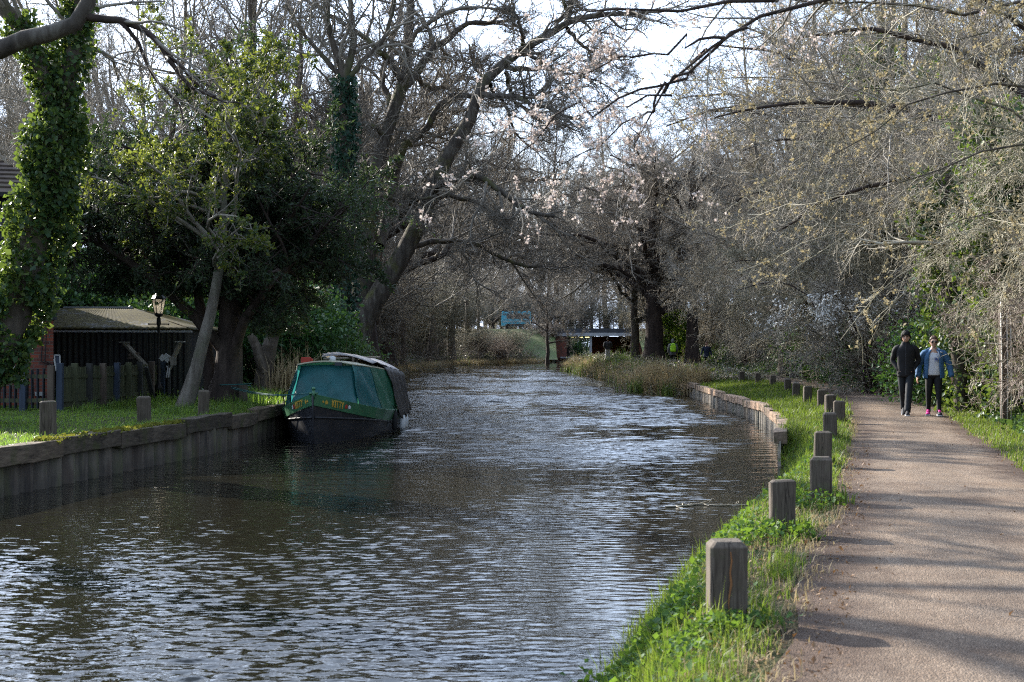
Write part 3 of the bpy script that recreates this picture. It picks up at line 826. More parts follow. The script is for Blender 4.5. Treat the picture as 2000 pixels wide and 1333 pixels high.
    C = np.concatenate([tips(lv[2], 118000, rng, .05), tips(lv[1], 18000, rng, .3)])
    leafpart(r, 'foliage', C + rng.normal(0, .02, C.shape), M['yew'], rng, off, L=.105, Wd=.30, droop=.35)

    # ------------------------------------------------ holly on a leaning pale trunk
    rng = np.random.default_rng(24); Y = 31.6
    t1 = px_limb([(352, 812), (362, 790), (385, 715), (405, 640), (420, 570), (432, 500), (437, 410), (443, 300), (450, 170)], Y, .165, .035, rng=rng, wob=.012); t1[1][:2] *= 1.2
    off = t1[0][0]
    r = thing('holly_tree', 'leaning pale grey trunk on the lawn carrying a yellow green leafy crown', 'tree', off)
    wood(r, 'trunk', [t1], M['bark_pale'], 10, off)
    lv = grow([(t1[0][5:], t1[1][5:])], [dict(m=26, t0=.1, ratio=.5, ang=66, K=7, gn=.22, trop=.05, fall=.2), dict(m=8, ratio=.45, K=6, gn=.25), dict(m=6, ratio=.5, K=5), dict(m=3, ratio=.5, K=4)], rng)
    crown(r, 'crown', lv, M['twig'], (5, 4, 3, 3), off)
    C = np.concatenate([tips(lv[3], 15500, rng, .1), tips(lv[2], 4500, rng, .3)])
    leafpart(r, 'foliage', C + rng.normal(0, .025, C.shape), M['holly'], rng, off, L=.085, Wd=.6)

    # ------------------------------------------------ twin-stemmed oak leaning over the water
    rng = np.random.default_rng(25); Y = 62
    base = W(695, 706, Y)
    def z6(l): return [(600 + .42 * p[0], .42 * p[1]) + tuple(p[2:]) for p in l]
    tA = px_limb([(695, 712), (700, 660)] + z6([(255, 1333), (282, 1100), (312, 850), (350, 680), (402, 520), (442, 400), (468, 300), (470, 180), (480, 0), (490, -120)]), Y, .54, .13, 18, rng=rng)
    tB = px_limb([(698, 700, -.4), (712, 630, -.4)] + z6([(365, 1333, -.5), (450, 1180, -.5), (540, 1000, -.6), (605, 850, -.8), (680, 700, -1), (748, 600, -1), (790, 480, -1), (850, 370, -1), (925, 310, -1), (1020, 240, -1), (1150, 165, -1), (1210, 130, -1), (1350, 95, -1), (1500, 88, -1), (1680, 60, -1)]), Y, .50, .055, 26, rng=rng)
    tA[1][0] *= 1.5; tA[1][1] *= 1.15
    lim = lambda pts, r0, r1: px_limb(z6(pts), Y, r0, r1, 16, rng=rng, wob=.05)
    mains = [
        lim([(335, 1150), (360, 1000, 1), (385, 880, 1), (455, 665, 1), (520, 610, 1), (580, 540, .5), (640, 460, .5), (720, 430, .5), (790, 430, 1)], .26, .10),
        lim([(440, 410), (500, 320, 1), (560, 230, 1), (640, 140, 2), (720, 65, 2), (870, 60, 2), (1000, 30, 2)], .22, .06),
        lim([(445, 390, -1), (330, 260, -2), (250, 200, -2), (120, 130, -3), (0, 60, -3)], .16, .04),
        lim([(400, 500, 1), (330, 300, 2), (370, 180, 2), (410, 60, 2), (425, -60, 2)], .17, .05),
        lim([(815, 465, -1), (900, 480, -2), (960, 492, -2), (1050, 540, -3), (1150, 570, -3), (1260, 640, -4)], .15, .04),
        lim([(600, 900, -1), (660, 865, -2), (720, 850, -2), (830, 872, -3), (900, 920, -3), (960, 975, -3), (1060, 1030, -4), (1140, 1042, -4)], .17, .07),
        lim([(590, 910, 0), (700, 908, 1), (800, 925, 2), (880, 1000, 2), (930, 1060, 2), (1010, 1090, 3)], .13, .03),
        lim([(335, 930, -1), (400, 945, -2), (460, 968, -2), (560, 950, -3), (640, 960, -3)], .14, .04),
        lim([(365, 640, -1), (310, 615, -2), (220, 610, -2), (130, 570, -3)], .12, .04),
        lim([(920, 312, 0), (1060, 305, 1), (1160, 300, 1), (1240, 320, 1), (1330, 350, 1)], .13, .03),
        lim([(1000, 250, -1), (990, 170, -2), (965, 110, -2), (940, 30, -2)], .10, .03),
        lim([(1020, 240, 0), (1100, 330, -1), (1190, 390, -2), (1330, 430, -3), (1420, 500, -3)], .10, .025),
        lim([(925, 318, 1), (965, 410, 3), (1050, 460, 4), (1160, 475, 5), (1290, 530, 5)], .11, .025),
        lim([(1210, 132, 0), (1290, 190, 1), (1400, 225, 2), (1530, 240, 2)], .10, .02),
        lim([(850, 372, 2), (930, 430, 5), (990, 540, 6), (1080, 610, 7), (1190, 700, 7)], .10, .02),
        lim([(1205, 132, -1), (1215, 90, -1), (1180, 20, -1), (1150, -60, -1)], .12, .04),
        lim([(440, 1150, 1), (520, 1120, 2), (640, 1090, 3), (760, 1110, 3), (880, 1170, 3), (1000, 1215, 3), (1180, 1225, 3), (1280, 1205, 3)], .15, .04),
        lim([(470, 300, 2), (560, 330, 4), (640, 300, 5), (720, 200, 6), (820, 150, 6)], .14, .04),
        lim([(850, 380, 1), (820, 300, 3), (760, 220, 4), (740, 120, 4)], .12, .04)]
    off = np.array([base[0], Y, ground_z(base[0], Y)])
    r = thing('oak_tree', 'large bare oak behind the boat with two stems, one leaning over the water', 'tree', off)
    wood(r, 'trunk', [tA, tB], M['bark_moss'], 12, off)
    wood(r, 'limb', mains, M['bark_moss'], 8, off)
    mm = [limb(P, R[0], R[-1], 16) for P, R in mains + [(tA[0][7:], tA[1][7:]), (tB[0][14:], tB[1][14:])]]
    lv = grow(mm, [dict(m=17, t0=.2, ratio=.42, ang=52, K=8, gn=.24, trop=.03, fall=.3, flat=1.0), dict(m=9, t0=.12, ratio=.48, ang=48, K=6, gn=.27, trop=.02), dict(m=8, t0=.1, ratio=.52, ang=46, K=5, gn=.28, rmin=.007), dict(m=4, t0=.1, ratio=.55, ang=44, K=4, gn=.28, rmin=.006)], rng)
    crown(r, 'crown', lv, M['twig_dark'], (6, 4, 3, 3), off)

    # ------------------------------------------------ ivy-sleeved pole tree
    rng = np.random.default_rng(26); Y = 56
    t = px_limb([(668, 700), (670, 600), (673, 400), (673, 250), (672, 150)], Y, .30, .22, rng=rng)
    a = px_limb([(672, 155), (655, 100), (640, 40), (645, -40)], Y, .15, .07, rng=rng); b = px_limb([(672, 155), (690, 90), (684, 20), (690, -60)], Y, .17, .07, rng=rng)
    c = px_limb([(670, 165), (700, 130), (745, 80), (768, 20), (775, -50)], Y, .12, .05, rng=rng); d = px_limb([(670, 160), (630, 110), (590, 60), (560, 10)], Y, .12, .05, rng=rng)
    off = t[0][0]
    r = thing('ivy_tree', 'straight tree sleeved in blue green ivy standing just behind the yew', 'tree', off)
    wood(r, 'trunk', [t, a, b, c, d], M['bark'], 9, off)
    lv = grow([a, b, c, d], [dict(m=10, t0=.1, ratio=.7, ang=48, K=7, gn=.22, trop=.05), dict(m=8, ratio=.45, K=6), dict(m=6, ratio=.5, K=5), dict(m=4, ratio=.5, K=4)], rng)
    crown(r, 'crown', lv, M['twig'], (5, 4, 3, 3), off)
    leafpart(r, 'ivy', ivy_on([t], 6000, rng, .40), M['ivy_bluegreen'], rng, off, L=.13, Wd=.85, droop=.4)

    # ------------------------------------------------ tall bare trees of the left wood
    tA_ = tall_tree(31, 19, .30, (.8, 0), .22); tB_ = tall_tree(32, 18, .24, (-1.2, .5), .25, ('bark', 'twig_dark'))
    tC_ = tall_tree(33, 21, .34, (.4, 0), .30, spread=.30, asc=30); tD_ = tall_tree(34, 15, .17, (1.6, 0), .18, ('bark_pale', 'twig'), .9)
    G1 = 'bare trees of the wood behind the shed'
    lab1 = 'tall bare tree of the wood behind the corrugated shed'
    move(tA_, 300, 62, 'bare tree with a straight grey trunk rising above the left edge of the yew', 0.3)
    move(tB_, 535, 60, 'dark bare trunk leaning slightly right above the holly crown', 1.0, 1.1)
    move(tC_, 150, 75, lab1, 2, 1, G1); move(tD_, 60, 58, lab1, 1, 1, G1)
    for i, (px, Y, l, rz, s) in enumerate([(-40, 70, tA_, 2, 1), (20, 84, tB_, 0, 1.1), (215, 66, tD_, 2.4, 1.1), (230, 92, tC_, 4, 1), (380, 78, tB_, 3, 1.05), (440, 96, tA_, 5, 1.0), (330, 110, tC_, 1, 1.0), (120, 108, tA_, 4, 1.1), (500, 88, tD_, 3.3, 1.2), (590, 82, tC_, 2.2, 1), (640, 100, tB_, 4.4, 1.15), (-90, 60, tB_, 5.2, 1), (100, 52, tD_, 5.5, .95), (270, 55, tD_, .4, 1), (420, 64, tD_, 4.2, 1.1), (190, 130, tC_, 3, 1.1), (540, 125, tA_, .7, 1.1), (20, 120, tC_, 5, 1.1)]):
        place(l, px, Y, lab1, G1, rz, s)
    # far left bank: trunks standing beyond the oak
    fA = tall_tree(35, 17, .42, (.3, 0), .34, ('bark', 'twig_dark'), 1.0, .42, asc=45); fB = tall_tree(36, 16, .34, (-1.0, 0), .30, ('bark', 'twig'), 1.0, .42, asc=45)
    move(fA, 884, 150, 'thick grey trunk by the water, largest of the far bank trees beyond the oak', .3, (1.25, 1.25, 1.2))
    move(fB, 908, 161, 'forked slimmer trunk just right of the thickest far bank trunk', 2.0, (1.2, 1.2, 1.15))
    G2 = 'bare trunks along the far left bank'; lab2 = 'bare trunk among the shaded trees on the far left bank behind the oak'
    for px, Y, l, rz, s in [(851, 141, fA, 1.5, 1.0), (835, 133, fB, 3, .95), (785, 113, fB, 4.4, .8), (752, 110, fB, 1.1, .75), (862, 152, fB, 5, 1), (815, 150, fA, 2.6, .9), (940, 173, fB, 0.4, .9), (770, 130, fA, 4, .8), (730, 92, fB, 2.7, .7)]:
        place(l, px, Y, lab2, G2, rz, s)
    # small tree on the embankment foot
    sm_ = spreading_tree(37, 3.2, .26, 8, 5.5, ('bark_dark', 'twig_dark'), 'bare_tree', low=.4)
    move(sm_, 1069, 160, 'small dark spreading tree in front of the grass embankment, left of the bridge', .5)
    # far oak on the right bank
    ok = spreading_tree(38, 4.4, .74, 14, 10.5, ('bark_dark', 'twig_dark'), 'oak_tree', low=.5, rise=.52, dens=1.25)
    move(ok, 1276, 95, 'broad bare oak with a massive dark trunk beside the walker with yellow rucksack', .2)
    ok2 = spreading_tree(39, 4.8, .50, 10, 8.5, ('bark_dark', 'twig_dark'), 'oak_tree', low=.3, rise=.7)
    move(ok2, 1352, 94, 'dark trunked bare tree between the massive oak and the drooping grey dome', 1.1)
    sb = spreading_tree(40, 3.6, .36, 8, 5.5, ('bark', 'twig'), 'bare_tree', rise=.8)
    move(sb, 1452, 88, 'tree with a slim leaning brown trunk at the path edge beyond the row of bollards', 2.2, (.9, .9, 1))
    place(sb, 1240, 99, 'slim dark trunk close against the left side of the massive oak', None, .6, 1.05)
    # trees filling the distance either side of the bridge
    G3 = 'far bare trees beyond the road bridge'; lab3 = 'far bare tree beyond the road bridge and embankment'
    for px, Y, l, rz, s in [(960, 232, tA_, 1, .78), (1010, 240, tB_, 2, .72), (1120, 236, tC_, 3, .70), (1175, 228, tA_, 4, .8), (1060, 244, tD_, 5, .9), (920, 236, tB_, .3, .85), (1230, 240, tC_, 1.3, .8), (860, 240, tA_, 2.2, .95), (800, 236, tC_, 3.2, .9), (1290, 236, tB_, 4.2, 1), (740, 232, tD_, 4.9, 1.2), (1350, 232, tA_, 2.9, 1.0), (1145, 250, tD_, .9, .95), (990, 222, tD_, 3.9, .75)]:
        place(l, px, Y, lab3, G3, rz, s)
    G4 = 'bare trees behind the right hand thicket'; lab4 = 'tall bare tree standing behind the thicket along the towpath'
    for px, Y, l, rz, s in [(1420, 110, tA_, .5, .95), (1480, 102, tB_, 1.5, 1), (1560, 95, tC_, 2.5, .9), (1640, 86, tA_, 3.5, 1), (1720, 76, tB_, 4.5, 1), (1800, 68, tC_, 5.5, .95), (1890, 60, tA_, .9, .95), (1980, 54, tB_, 1.9, .95), (1530, 120, tD_, 2.9, 1.2), (1690, 104, tC_, 3.9, 1), (1380, 125, tC_, 4.9, .9), (2060, 48, tD_, 5.9, 1.1)]:
        place(l, px, Y, lab4, G4, rz, s)

    LIB.update(tA=tA_, tB=tB_, tC=tC_, tD=tD_, fA=fA, fB=fB, ok=ok, sb=sb, sm=sm_)
    # ------------------------------------------------ shrubs of the right-hand thicket
    sa = shrub(41, 6.5, 11, .55, ('bark', 'twig_tan'), droop=-.10, dens=1.1); sb_ = shrub(42, 5.5, 10, .7, ('bark_dark', 'twig_olive'), droop=-.06, dens=1.1)
    sc = shrub(43, 4.2, 11, .6, ('bark', 'twig_red'), droop=-.04); sd = shrub(44, 7.5, 9, .5, ('bark_dark', 'twig'), droop=-.02, dens=1.2)
    LIB.update(sa=sa, sB=sb_, sc=sc, sd=sd)
    move(sa, 1535, 76, 'large drooping dome of dense grey twigs reaching almost to the path', .2, (1.05, 1.0, 1.3))
    move(sd, 1690, 62, 'tall bare thicket shrub in the shade behind the walking couple', 1, 1.15)
    move(sb_, 1660, 52, 'olive twigged shrub arching low over the dark gap left of the couple', 2, 1.0)
    move(sc, 2170, 25, 'tangled reddish brown bush at the path edge beside the wire fence post', 1.2, .5)
    G5 = 'bare shrubs of the towpath thicket'; lab5 = 'dense bare shrub in the tangled thicket right of the towpath'
    for px, Y, l, rz, s in [(1470, 84, sd, .4, 1), (1580, 66, sd, 2.4, 1.1), (1620, 70, sa, 3.3, 1.15), (1755, 54, sa, 4.1, 1.1), (1830, 48, sd, 5.1, 1.15), (1910, 43, sb_, .8, 1.2), (1990, 39, sd, 1.7, 1.0), (2070, 34, sa, 2.8, .9), (2130, 30, sd, 3.7, .9), (2200, 25, sb_, 4.8, .9), (1880, 50, sa, 5.6, 1.3), (1770, 60, sb_, .2, 1.4), (2010, 40, sd, 1.1, 1.2), (1700, 72, sa, 2.1, 1.4), (1950, 45, sb_, 3.1, 1.5), (1960, 36, sc, 4.0, .6), (2090, 29, sc, 5.0, .6), (2190, 23, sc, .7, .7), (1660, 58, sc, 2.2, .9)]:
        place(l, px, Y, lab5, G5, rz, s)

    # ------------------------------------------------ trees leaning over the towpath above the thicket
    rng = np.random.default_rng(45); Y = 33
    off = W(2010, 800, Y) * (1, 1, 0)
    def leanover(seed, name, label, Y, limbs, mat_t, mat_c, lev, bl=None, nb=0, bL=.05, trunk=None):
        rng = np.random.default_rng(seed)
        mains = [px_limb(l[0], Y, l[1], l[2], 16, rng=rng, wob=.03 if Y > 20 else .045) for l in limbs]
        tr = px_limb(trunk[0], Y, trunk[1], trunk[2], 14, rng=rng)
        off = tr[0][0]
        r = thing(name, label, 'tree', off)
        wood(r, 'trunk', [tr], M[mat_t], 9, off); wood(r, 'limb', mains, M[mat_t], 7, off)
        lv = grow(mains, lev, rng)
        crown(r, 'crown', lv, M[mat_c], (5, 4, 3, 3)[:len(lv)], off)
        if bl:
            C = np.concatenate([tips(lv[-1], int(nb * .75), rng), tips(lv[-2], int(nb * .25), rng)])
            C = np.repeat(C, 4, 0) + rng.normal(0, bL * .3, (len(C) * 4, 3))
            leafpart(r, 'blossom' if 'blossom' in bl else 'buds', C, M[bl], rng, off, L=bL, Wd=.8)
        return r
    dense = [dict(m=15, t0=.15, ratio=.40, ang=46, K=8, gn=.2, trop=-.01, fall=.25, rk=.38), dict(m=9, t0=.1, ratio=.45, ang=46, K=6, gn=.24), dict(m=7, t0=.1, ratio=.5, ang=45, K=5, gn=.26, rmin=.005), dict(m=4, t0=.1, ratio=.55, ang=42, K=4, gn=.26, rmin=.0045)]
    leanover(46, 'overhanging_tree', 'bare tree spreading boughs across the towpath above the couple', 34,
        [([(2080, 330), (1950, 260), (1800, 220), (1650, 200), (1500, 210), (1400, 230)], .13, .02), ([(2080, 250), (1950, 150), (1820, 80), (1680, 60), (1540, 80)], .13, .02),
         ([(2080, 420), (1960, 380), (1850, 350), (1720, 360), (1600, 400), (1520, 450)], .11, .02), ([(2090, 150), (1980, 40), (1880, -30)], .12, .03), ([(2070, 300, 1), (1900, 200, 3), (1750, 150, 4), (1600, 130, 5), (1450, 140, 6)], .12, .02)],
        'bark_dark', 'twig', dense, 'bud', 1500, .05, trunk=([(2120, 860), (2110, 700), (2090, 500), (2080, 300), (2085, 100), (2100, -100)], .26, .10))
    leanover(47, 'overhanging_tree', 'bare spreading tree behind the grey twig dome, boughs reaching left toward the oak', 58,
        [([(1760, 420), (1680, 330), (1580, 260), (1480, 220), (1380, 220), (1300, 250)], .16, .03), ([(1760, 350), (1690, 240), (1600, 150), (1500, 100), (1400, 90)], .15, .03), ([(1765, 450), (1690, 400), (1600, 370), (1500, 370), (1420, 400)], .14, .02), ([(1760, 300), (1740, 180), (1690, 80), (1640, -20)], .15, .04), ([(1765, 330, 1), (1720, 240, 2), (1660, 150, 3), (1560, 60, 3), (1460, 10, 3)], .13, .03), ([(1765, 300, -1), (1800, 180, -2), (1800, 80, -2), (1760, -30, -2)], .13, .03), ([(1760, 430, -1), (1680, 350, -3), (1590, 310, -4), (1500, 300, -4), (1420, 320, -4)], .13, .02), ([(1760, 380), (1830, 280), (1900, 200), (1960, 100)], .14, .03), ([(1760, 340, 1), (1660, 250, 3), (1540, 170, 4), (1440, 150, 4), (1340, 160, 4)], .14, .03)],
        'bark_dark', 'twig', dense, None, trunk=([(1762, 760), (1758, 650), (1765, 570), (1762, 480), (1760, 350), (1765, 150), (1770, -60)], .30, .09))
    # near budding tree, trunk outside the frame
    near = [dict(m=12, t0=.12, ratio=.36, ang=46, K=8, gn=.17, trop=-.01, fall=.2, rk=.5), dict(m=7, t0=.1, ratio=.42, ang=46, K=6, gn=.2, rmin=.0032), dict(m=5, t0=.1, ratio=.45, ang=44, K=4, gn=.22, rmin=.0026)]
    leanover(48, 'budding_tree', 'near branches dotted with yellow buds hanging over the towpath at the top right corner', 13,
        [([(2900, 220), (2500, 120), (2200, 50), (2000, 28), (1820, 12), (1640, 14), (1480, 5), (1380, -30)], .034, .005), ([(2900, 300), (2500, 240), (2200, 190), (2000, 170), (1850, 190), (1720, 240), (1620, 300)], .030, .005),
         ([(2900, 400), (2500, 360), (2250, 310), (2050, 280), (1900, 300), (1780, 340), (1680, 370)], .026, .004), ([(2900, 340, 1), (2500, 280, 1), (2200, 230, 1.5), (2000, 100, 2), (1850, 90, 2), (1700, 130, 2)], .030, .005), ([(2900, 200, -1), (2400, 60, -1), (2150, -20, -1), (1950, 60, -1), (1800, 130, -1)], .026, .004), ([(2900, 430, .5), (2500, 420, .5), (2200, 400, .5), (2020, 390, 1), (1900, 420, 1)], .024, .004)],
        'bark', 'twig_olive', near, 'bud', 4200, .023, trunk=([(2930, 1000), (2925, 700), (2910, 400), (2900, 150), (2880, -300)], .16, .06))
    def z7(l): return [(1200 + .48 * p[0], .48 * p[1]) + tuple(p[2:]) for p in l]
    leanover(49, 'blossom_tree', 'drooping spray of pale pink blossom hanging high above the water', 11,
        [(z7([(3600, 500), (2600, 150), (1700, -60), (1100, -40), (700, 40), (530, 118), (440, 165), (330, 222), (250, 275), (200, 340), (150, 440), (100, 600)]), .05, .006),
         (z7([(2600, 150), (1700, -100), (1000, -90), (600, -20), (300, 30), (50, 50), (-150, 80), (-300, 150)]), .04, .005),
         ([(1460, 54), (1400, 100), (1320, 150), (1230, 190), (1140, 220), (1055, 256), (1000, 305), (950, 328), (915, 357)], .014, .003),
         ([(1420, 75), (1330, 95), (1240, 110), (1150, 150), (1080, 180)], .013, .003), ([(1380, 95), (1300, 170), (1220, 230), (1150, 300), (1080, 330)], .012, .003), ([(1300, 160), (1260, 240), (1225, 330), (1200, 400)], .011, .003)],
        'bark_dark', 'twig', [dict(m=9, t0=.35, ratio=.22, ang=44, K=7, gn=.18, trop=-.03, fall=.2, lmax=.8), dict(m=6, t0=.1, ratio=.45, ang=44, K=5, gn=.2, rmin=.0022, lmax=.35), dict(m=4, t0=.1, ratio=.5, ang=44, K=4, gn=.2, rmin=.002)], 'blossom', 1700, .019, trunk=([(3000, 1150), (2990, 800), (2960, 400), (2940, 200), (2930, -200)], .13, .05))
    # white blackthorn by the path
    wb = shrub(50, 3.6, 7, .75, ('bark_dark', 'twig'), 'blossom_shrub', droop=-.05, dens=.9, leafm='blossom_white', nleaf=2300, leafL=.055)
    move(wb, 1712, 43, 'shrub sprinkled with white blossom behind the boy in black', .4, (1.1, 1.1, 1.12))

    # ------------------------------------------------ evergreen masses
    lau = bush(51, [((0, 0, 1.6), (2.4, 1.4, 1.5)), ((1.2, .3, 2.3), (1.5, 1.2, 1.0)), ((-1.3, .2, 2.0), (1.5, 1.2, 1.2))], 420, 22, .2, 'laurel', .14, 'laurel_bush')
    move(lau, 200, 47, 'glossy laurel rising behind the mossy roofed shed', .2, 1.25)
    G6 = 'laurels behind the shed'; l6 = 'dark laurel in the evergreen screen behind the shed and yew'
    for px, Y, rz, s in [(60, 47, 1, 1.3), (330, 46, 2, 1.1), (420, 44, 3, 1.0), (500, 48, 4, 1.2), (580, 46, 5, 1.05), (130, 50, 2.6, 1.4), (270, 51, .7, 1.4)]:
        place(lau, px, Y, l6, G6, rz, s)
    hb = bush(52, [((0, 0, 1.4), (1.5, 1.3, 1.3)), ((-.9, 0, 1.0), (1.1, 1, .9)), ((1.0, 0, 1.0), (1.1, 1, .9))], 380, 20, .16, 'ivy_ground', .09, 'holly_bush')
    move(hb, 622, 48, 'grey green glinting bush directly behind the boat cover', .1, (1.15, 1.1, 1.15))
    place(hb, 676, 54, 'glinting holly bush at the foot of the leaning oak', None, 2.0, .9)
    yl = bush(53, [((0, 0, .6), (.55, .5, .6))], 60, 16, .12, 'bright_leaf', .10, 'spurge_clump', 'plant')
    move(yl, 562, 44, 'bright yellow green leafy clump between the sawn stump and the boat', 0, 1.1)
    rl = bush(54, [((0, 0, 1.5), (1.1, 1.0, 1.5))], 200, 18, .16, 'bright_leaf', .15, 'laurel_bush')
    move(rl, 1320, 97, 'sunlit yellow green bush between the massive oak and the next trunk', 0, (1.1, 1, 1.3))
    dk = bush(55, [((0, 0, 1.3), (2.2, 1.5, 1.3)), ((1.5, 0, .9), (1.5, 1.2, .9))], 330, 22, .2, 'laurel', .11, 'evergreen_bush')
    LIB['dk'] = dk
    move(dk, 1690, 56, 'dark evergreen bush deep in the thicket left of the boy', .3, 1.1)
    for px, Y, rz, s, lb in [(1600, 68, 2, 1.1, 'dark evergreen bush in the shade under the drooping dome of grey twigs'), (1790, 45, 3, 1.0, 'dark evergreen bush close behind the couple'), (1860, 36, 4, .95, 'evergreen bush to the right of the woman in blue, behind the ivy'), (1960, 33, 5.2, 1.0, 'dark evergreen bush behind the wire fence post'), (1640, 55, .4, 1.15, 'evergreen bush added to darken the hollow beneath the arching olive twigs'), (1735, 49, 1.4, 1.1, 'evergreen bush added to darken the hollow beside the short grey stake')]:  # last two bushes are added to darken the hollow under the canopy
        place(dk, px, Y, lb, None, rz, s)
    # ivy-hung trunks on the right
    def ivy_trunk(seed, label, Y, pts, r0, n, add, L, branches, mat='ivy'):
        rng = np.random.default_rng(seed)
        t = px_limb(pts, Y, r0, r0 * .6, rng=rng); br = [px_limb(b, Y, .09, .03, rng=rng) for b in branches]
        off = t[0][0]
        r = thing('ivy_tree', label, 'tree', off)
        wood(r, 'trunk', [t] + br, M['bark'], 8, off)
        lv = grow([t] + br, [dict(m=12, t0=.52, ratio=.40, ang=48, K=7, gn=.2, trop=.08), dict(m=8, ratio=.45, K=6), dict(m=6, ratio=.5, K=5), dict(m=3, ratio=.5, K=4)], rng)
        crown(r, 'crown', lv, M['twig_tan'], (5, 4, 3, 3), off)
        C = ivy_on([t] + br, n, rng, add)
        leafpart(r, 'ivy', C, M[mat], rng, off, L=L, Wd=.85, droop=.5)
    ivy_trunk(61, 'ivy hung trunk right of the woman in the blue jacket', 31, [(1880, 850), (1868, 700), (1850, 560), (1838, 440), (1850, 330)], .16, 4600, .75, .10, [[(1850, 520), (1810, 450), (1790, 400)], [(1845, 500), (1900, 440), (1940, 380)]])
    ivy_trunk(62, 'tall ivy draped tree standing behind the slim wire fence post', 27, [(1985, 880), (1975, 700), (1960, 560), (1950, 430), (1940, 330), (1930, 200)], .18, 8000, .70, .09, [[(1955, 520), (1900, 470), (1860, 470)], [(1950, 440), (2010, 380), (2060, 330)]])
    ivy_trunk(63, 'trunk with a patch of ivy high in the boughs at the upper right', 46, [(1790, 760), (1785, 600), (1760, 400), (1730, 200), (1720, 60)], .2, 5200, .8, .12, [[(1745, 260), (1800, 160), (1850, 120)], [(1735, 210), (1690, 140), (1660, 100)]])
    # sawn-off stump by the boat
    rng = np.random.default_rng(64); Y = 42
    t = px_limb([(514, 790), (514, 765), (518, 720), (525, 690), (531, 660), (533, 641)], Y, .31, .185, 14, rng=rng, wob=.008)
    u = px_limb([(517, 730), (509, 705), (500, 678), (490, 655)], Y - .1, .18, .125, 14, rng=rng, wob=.006)
    t[1][:5] *= np.linspace(1.35, 1.0, 5)
    off = t[0][0]
    r = thing('tree_stump', 'sawn off forked tree stump on the grass left of the boat', 'stump', off)
    b = MB()
    for P, R in (t, u): b.tube(P, [(float(k), float(k)) for k in R], 14)
    b.build('trunk', M['bark'], r, smooth=False, off=off)
    for P, R, nm in ((t[0], t[1], 'sawn_face'), (u[0], u[1], 'sawn_face')):
        d = (P[-1] - P[-2]); d /= np.linalg.norm(d); c = MB(); c.tube([P[-1] - d * .01, P[-1] + d * .012], float(R[-1]) * .96, 16)
        c.build(nm, M['sawn'], r, off=off)
M['sawn'] = simple('sawn_wood', (.34, .27, .19), (.2, .15, .10), 9, .8)

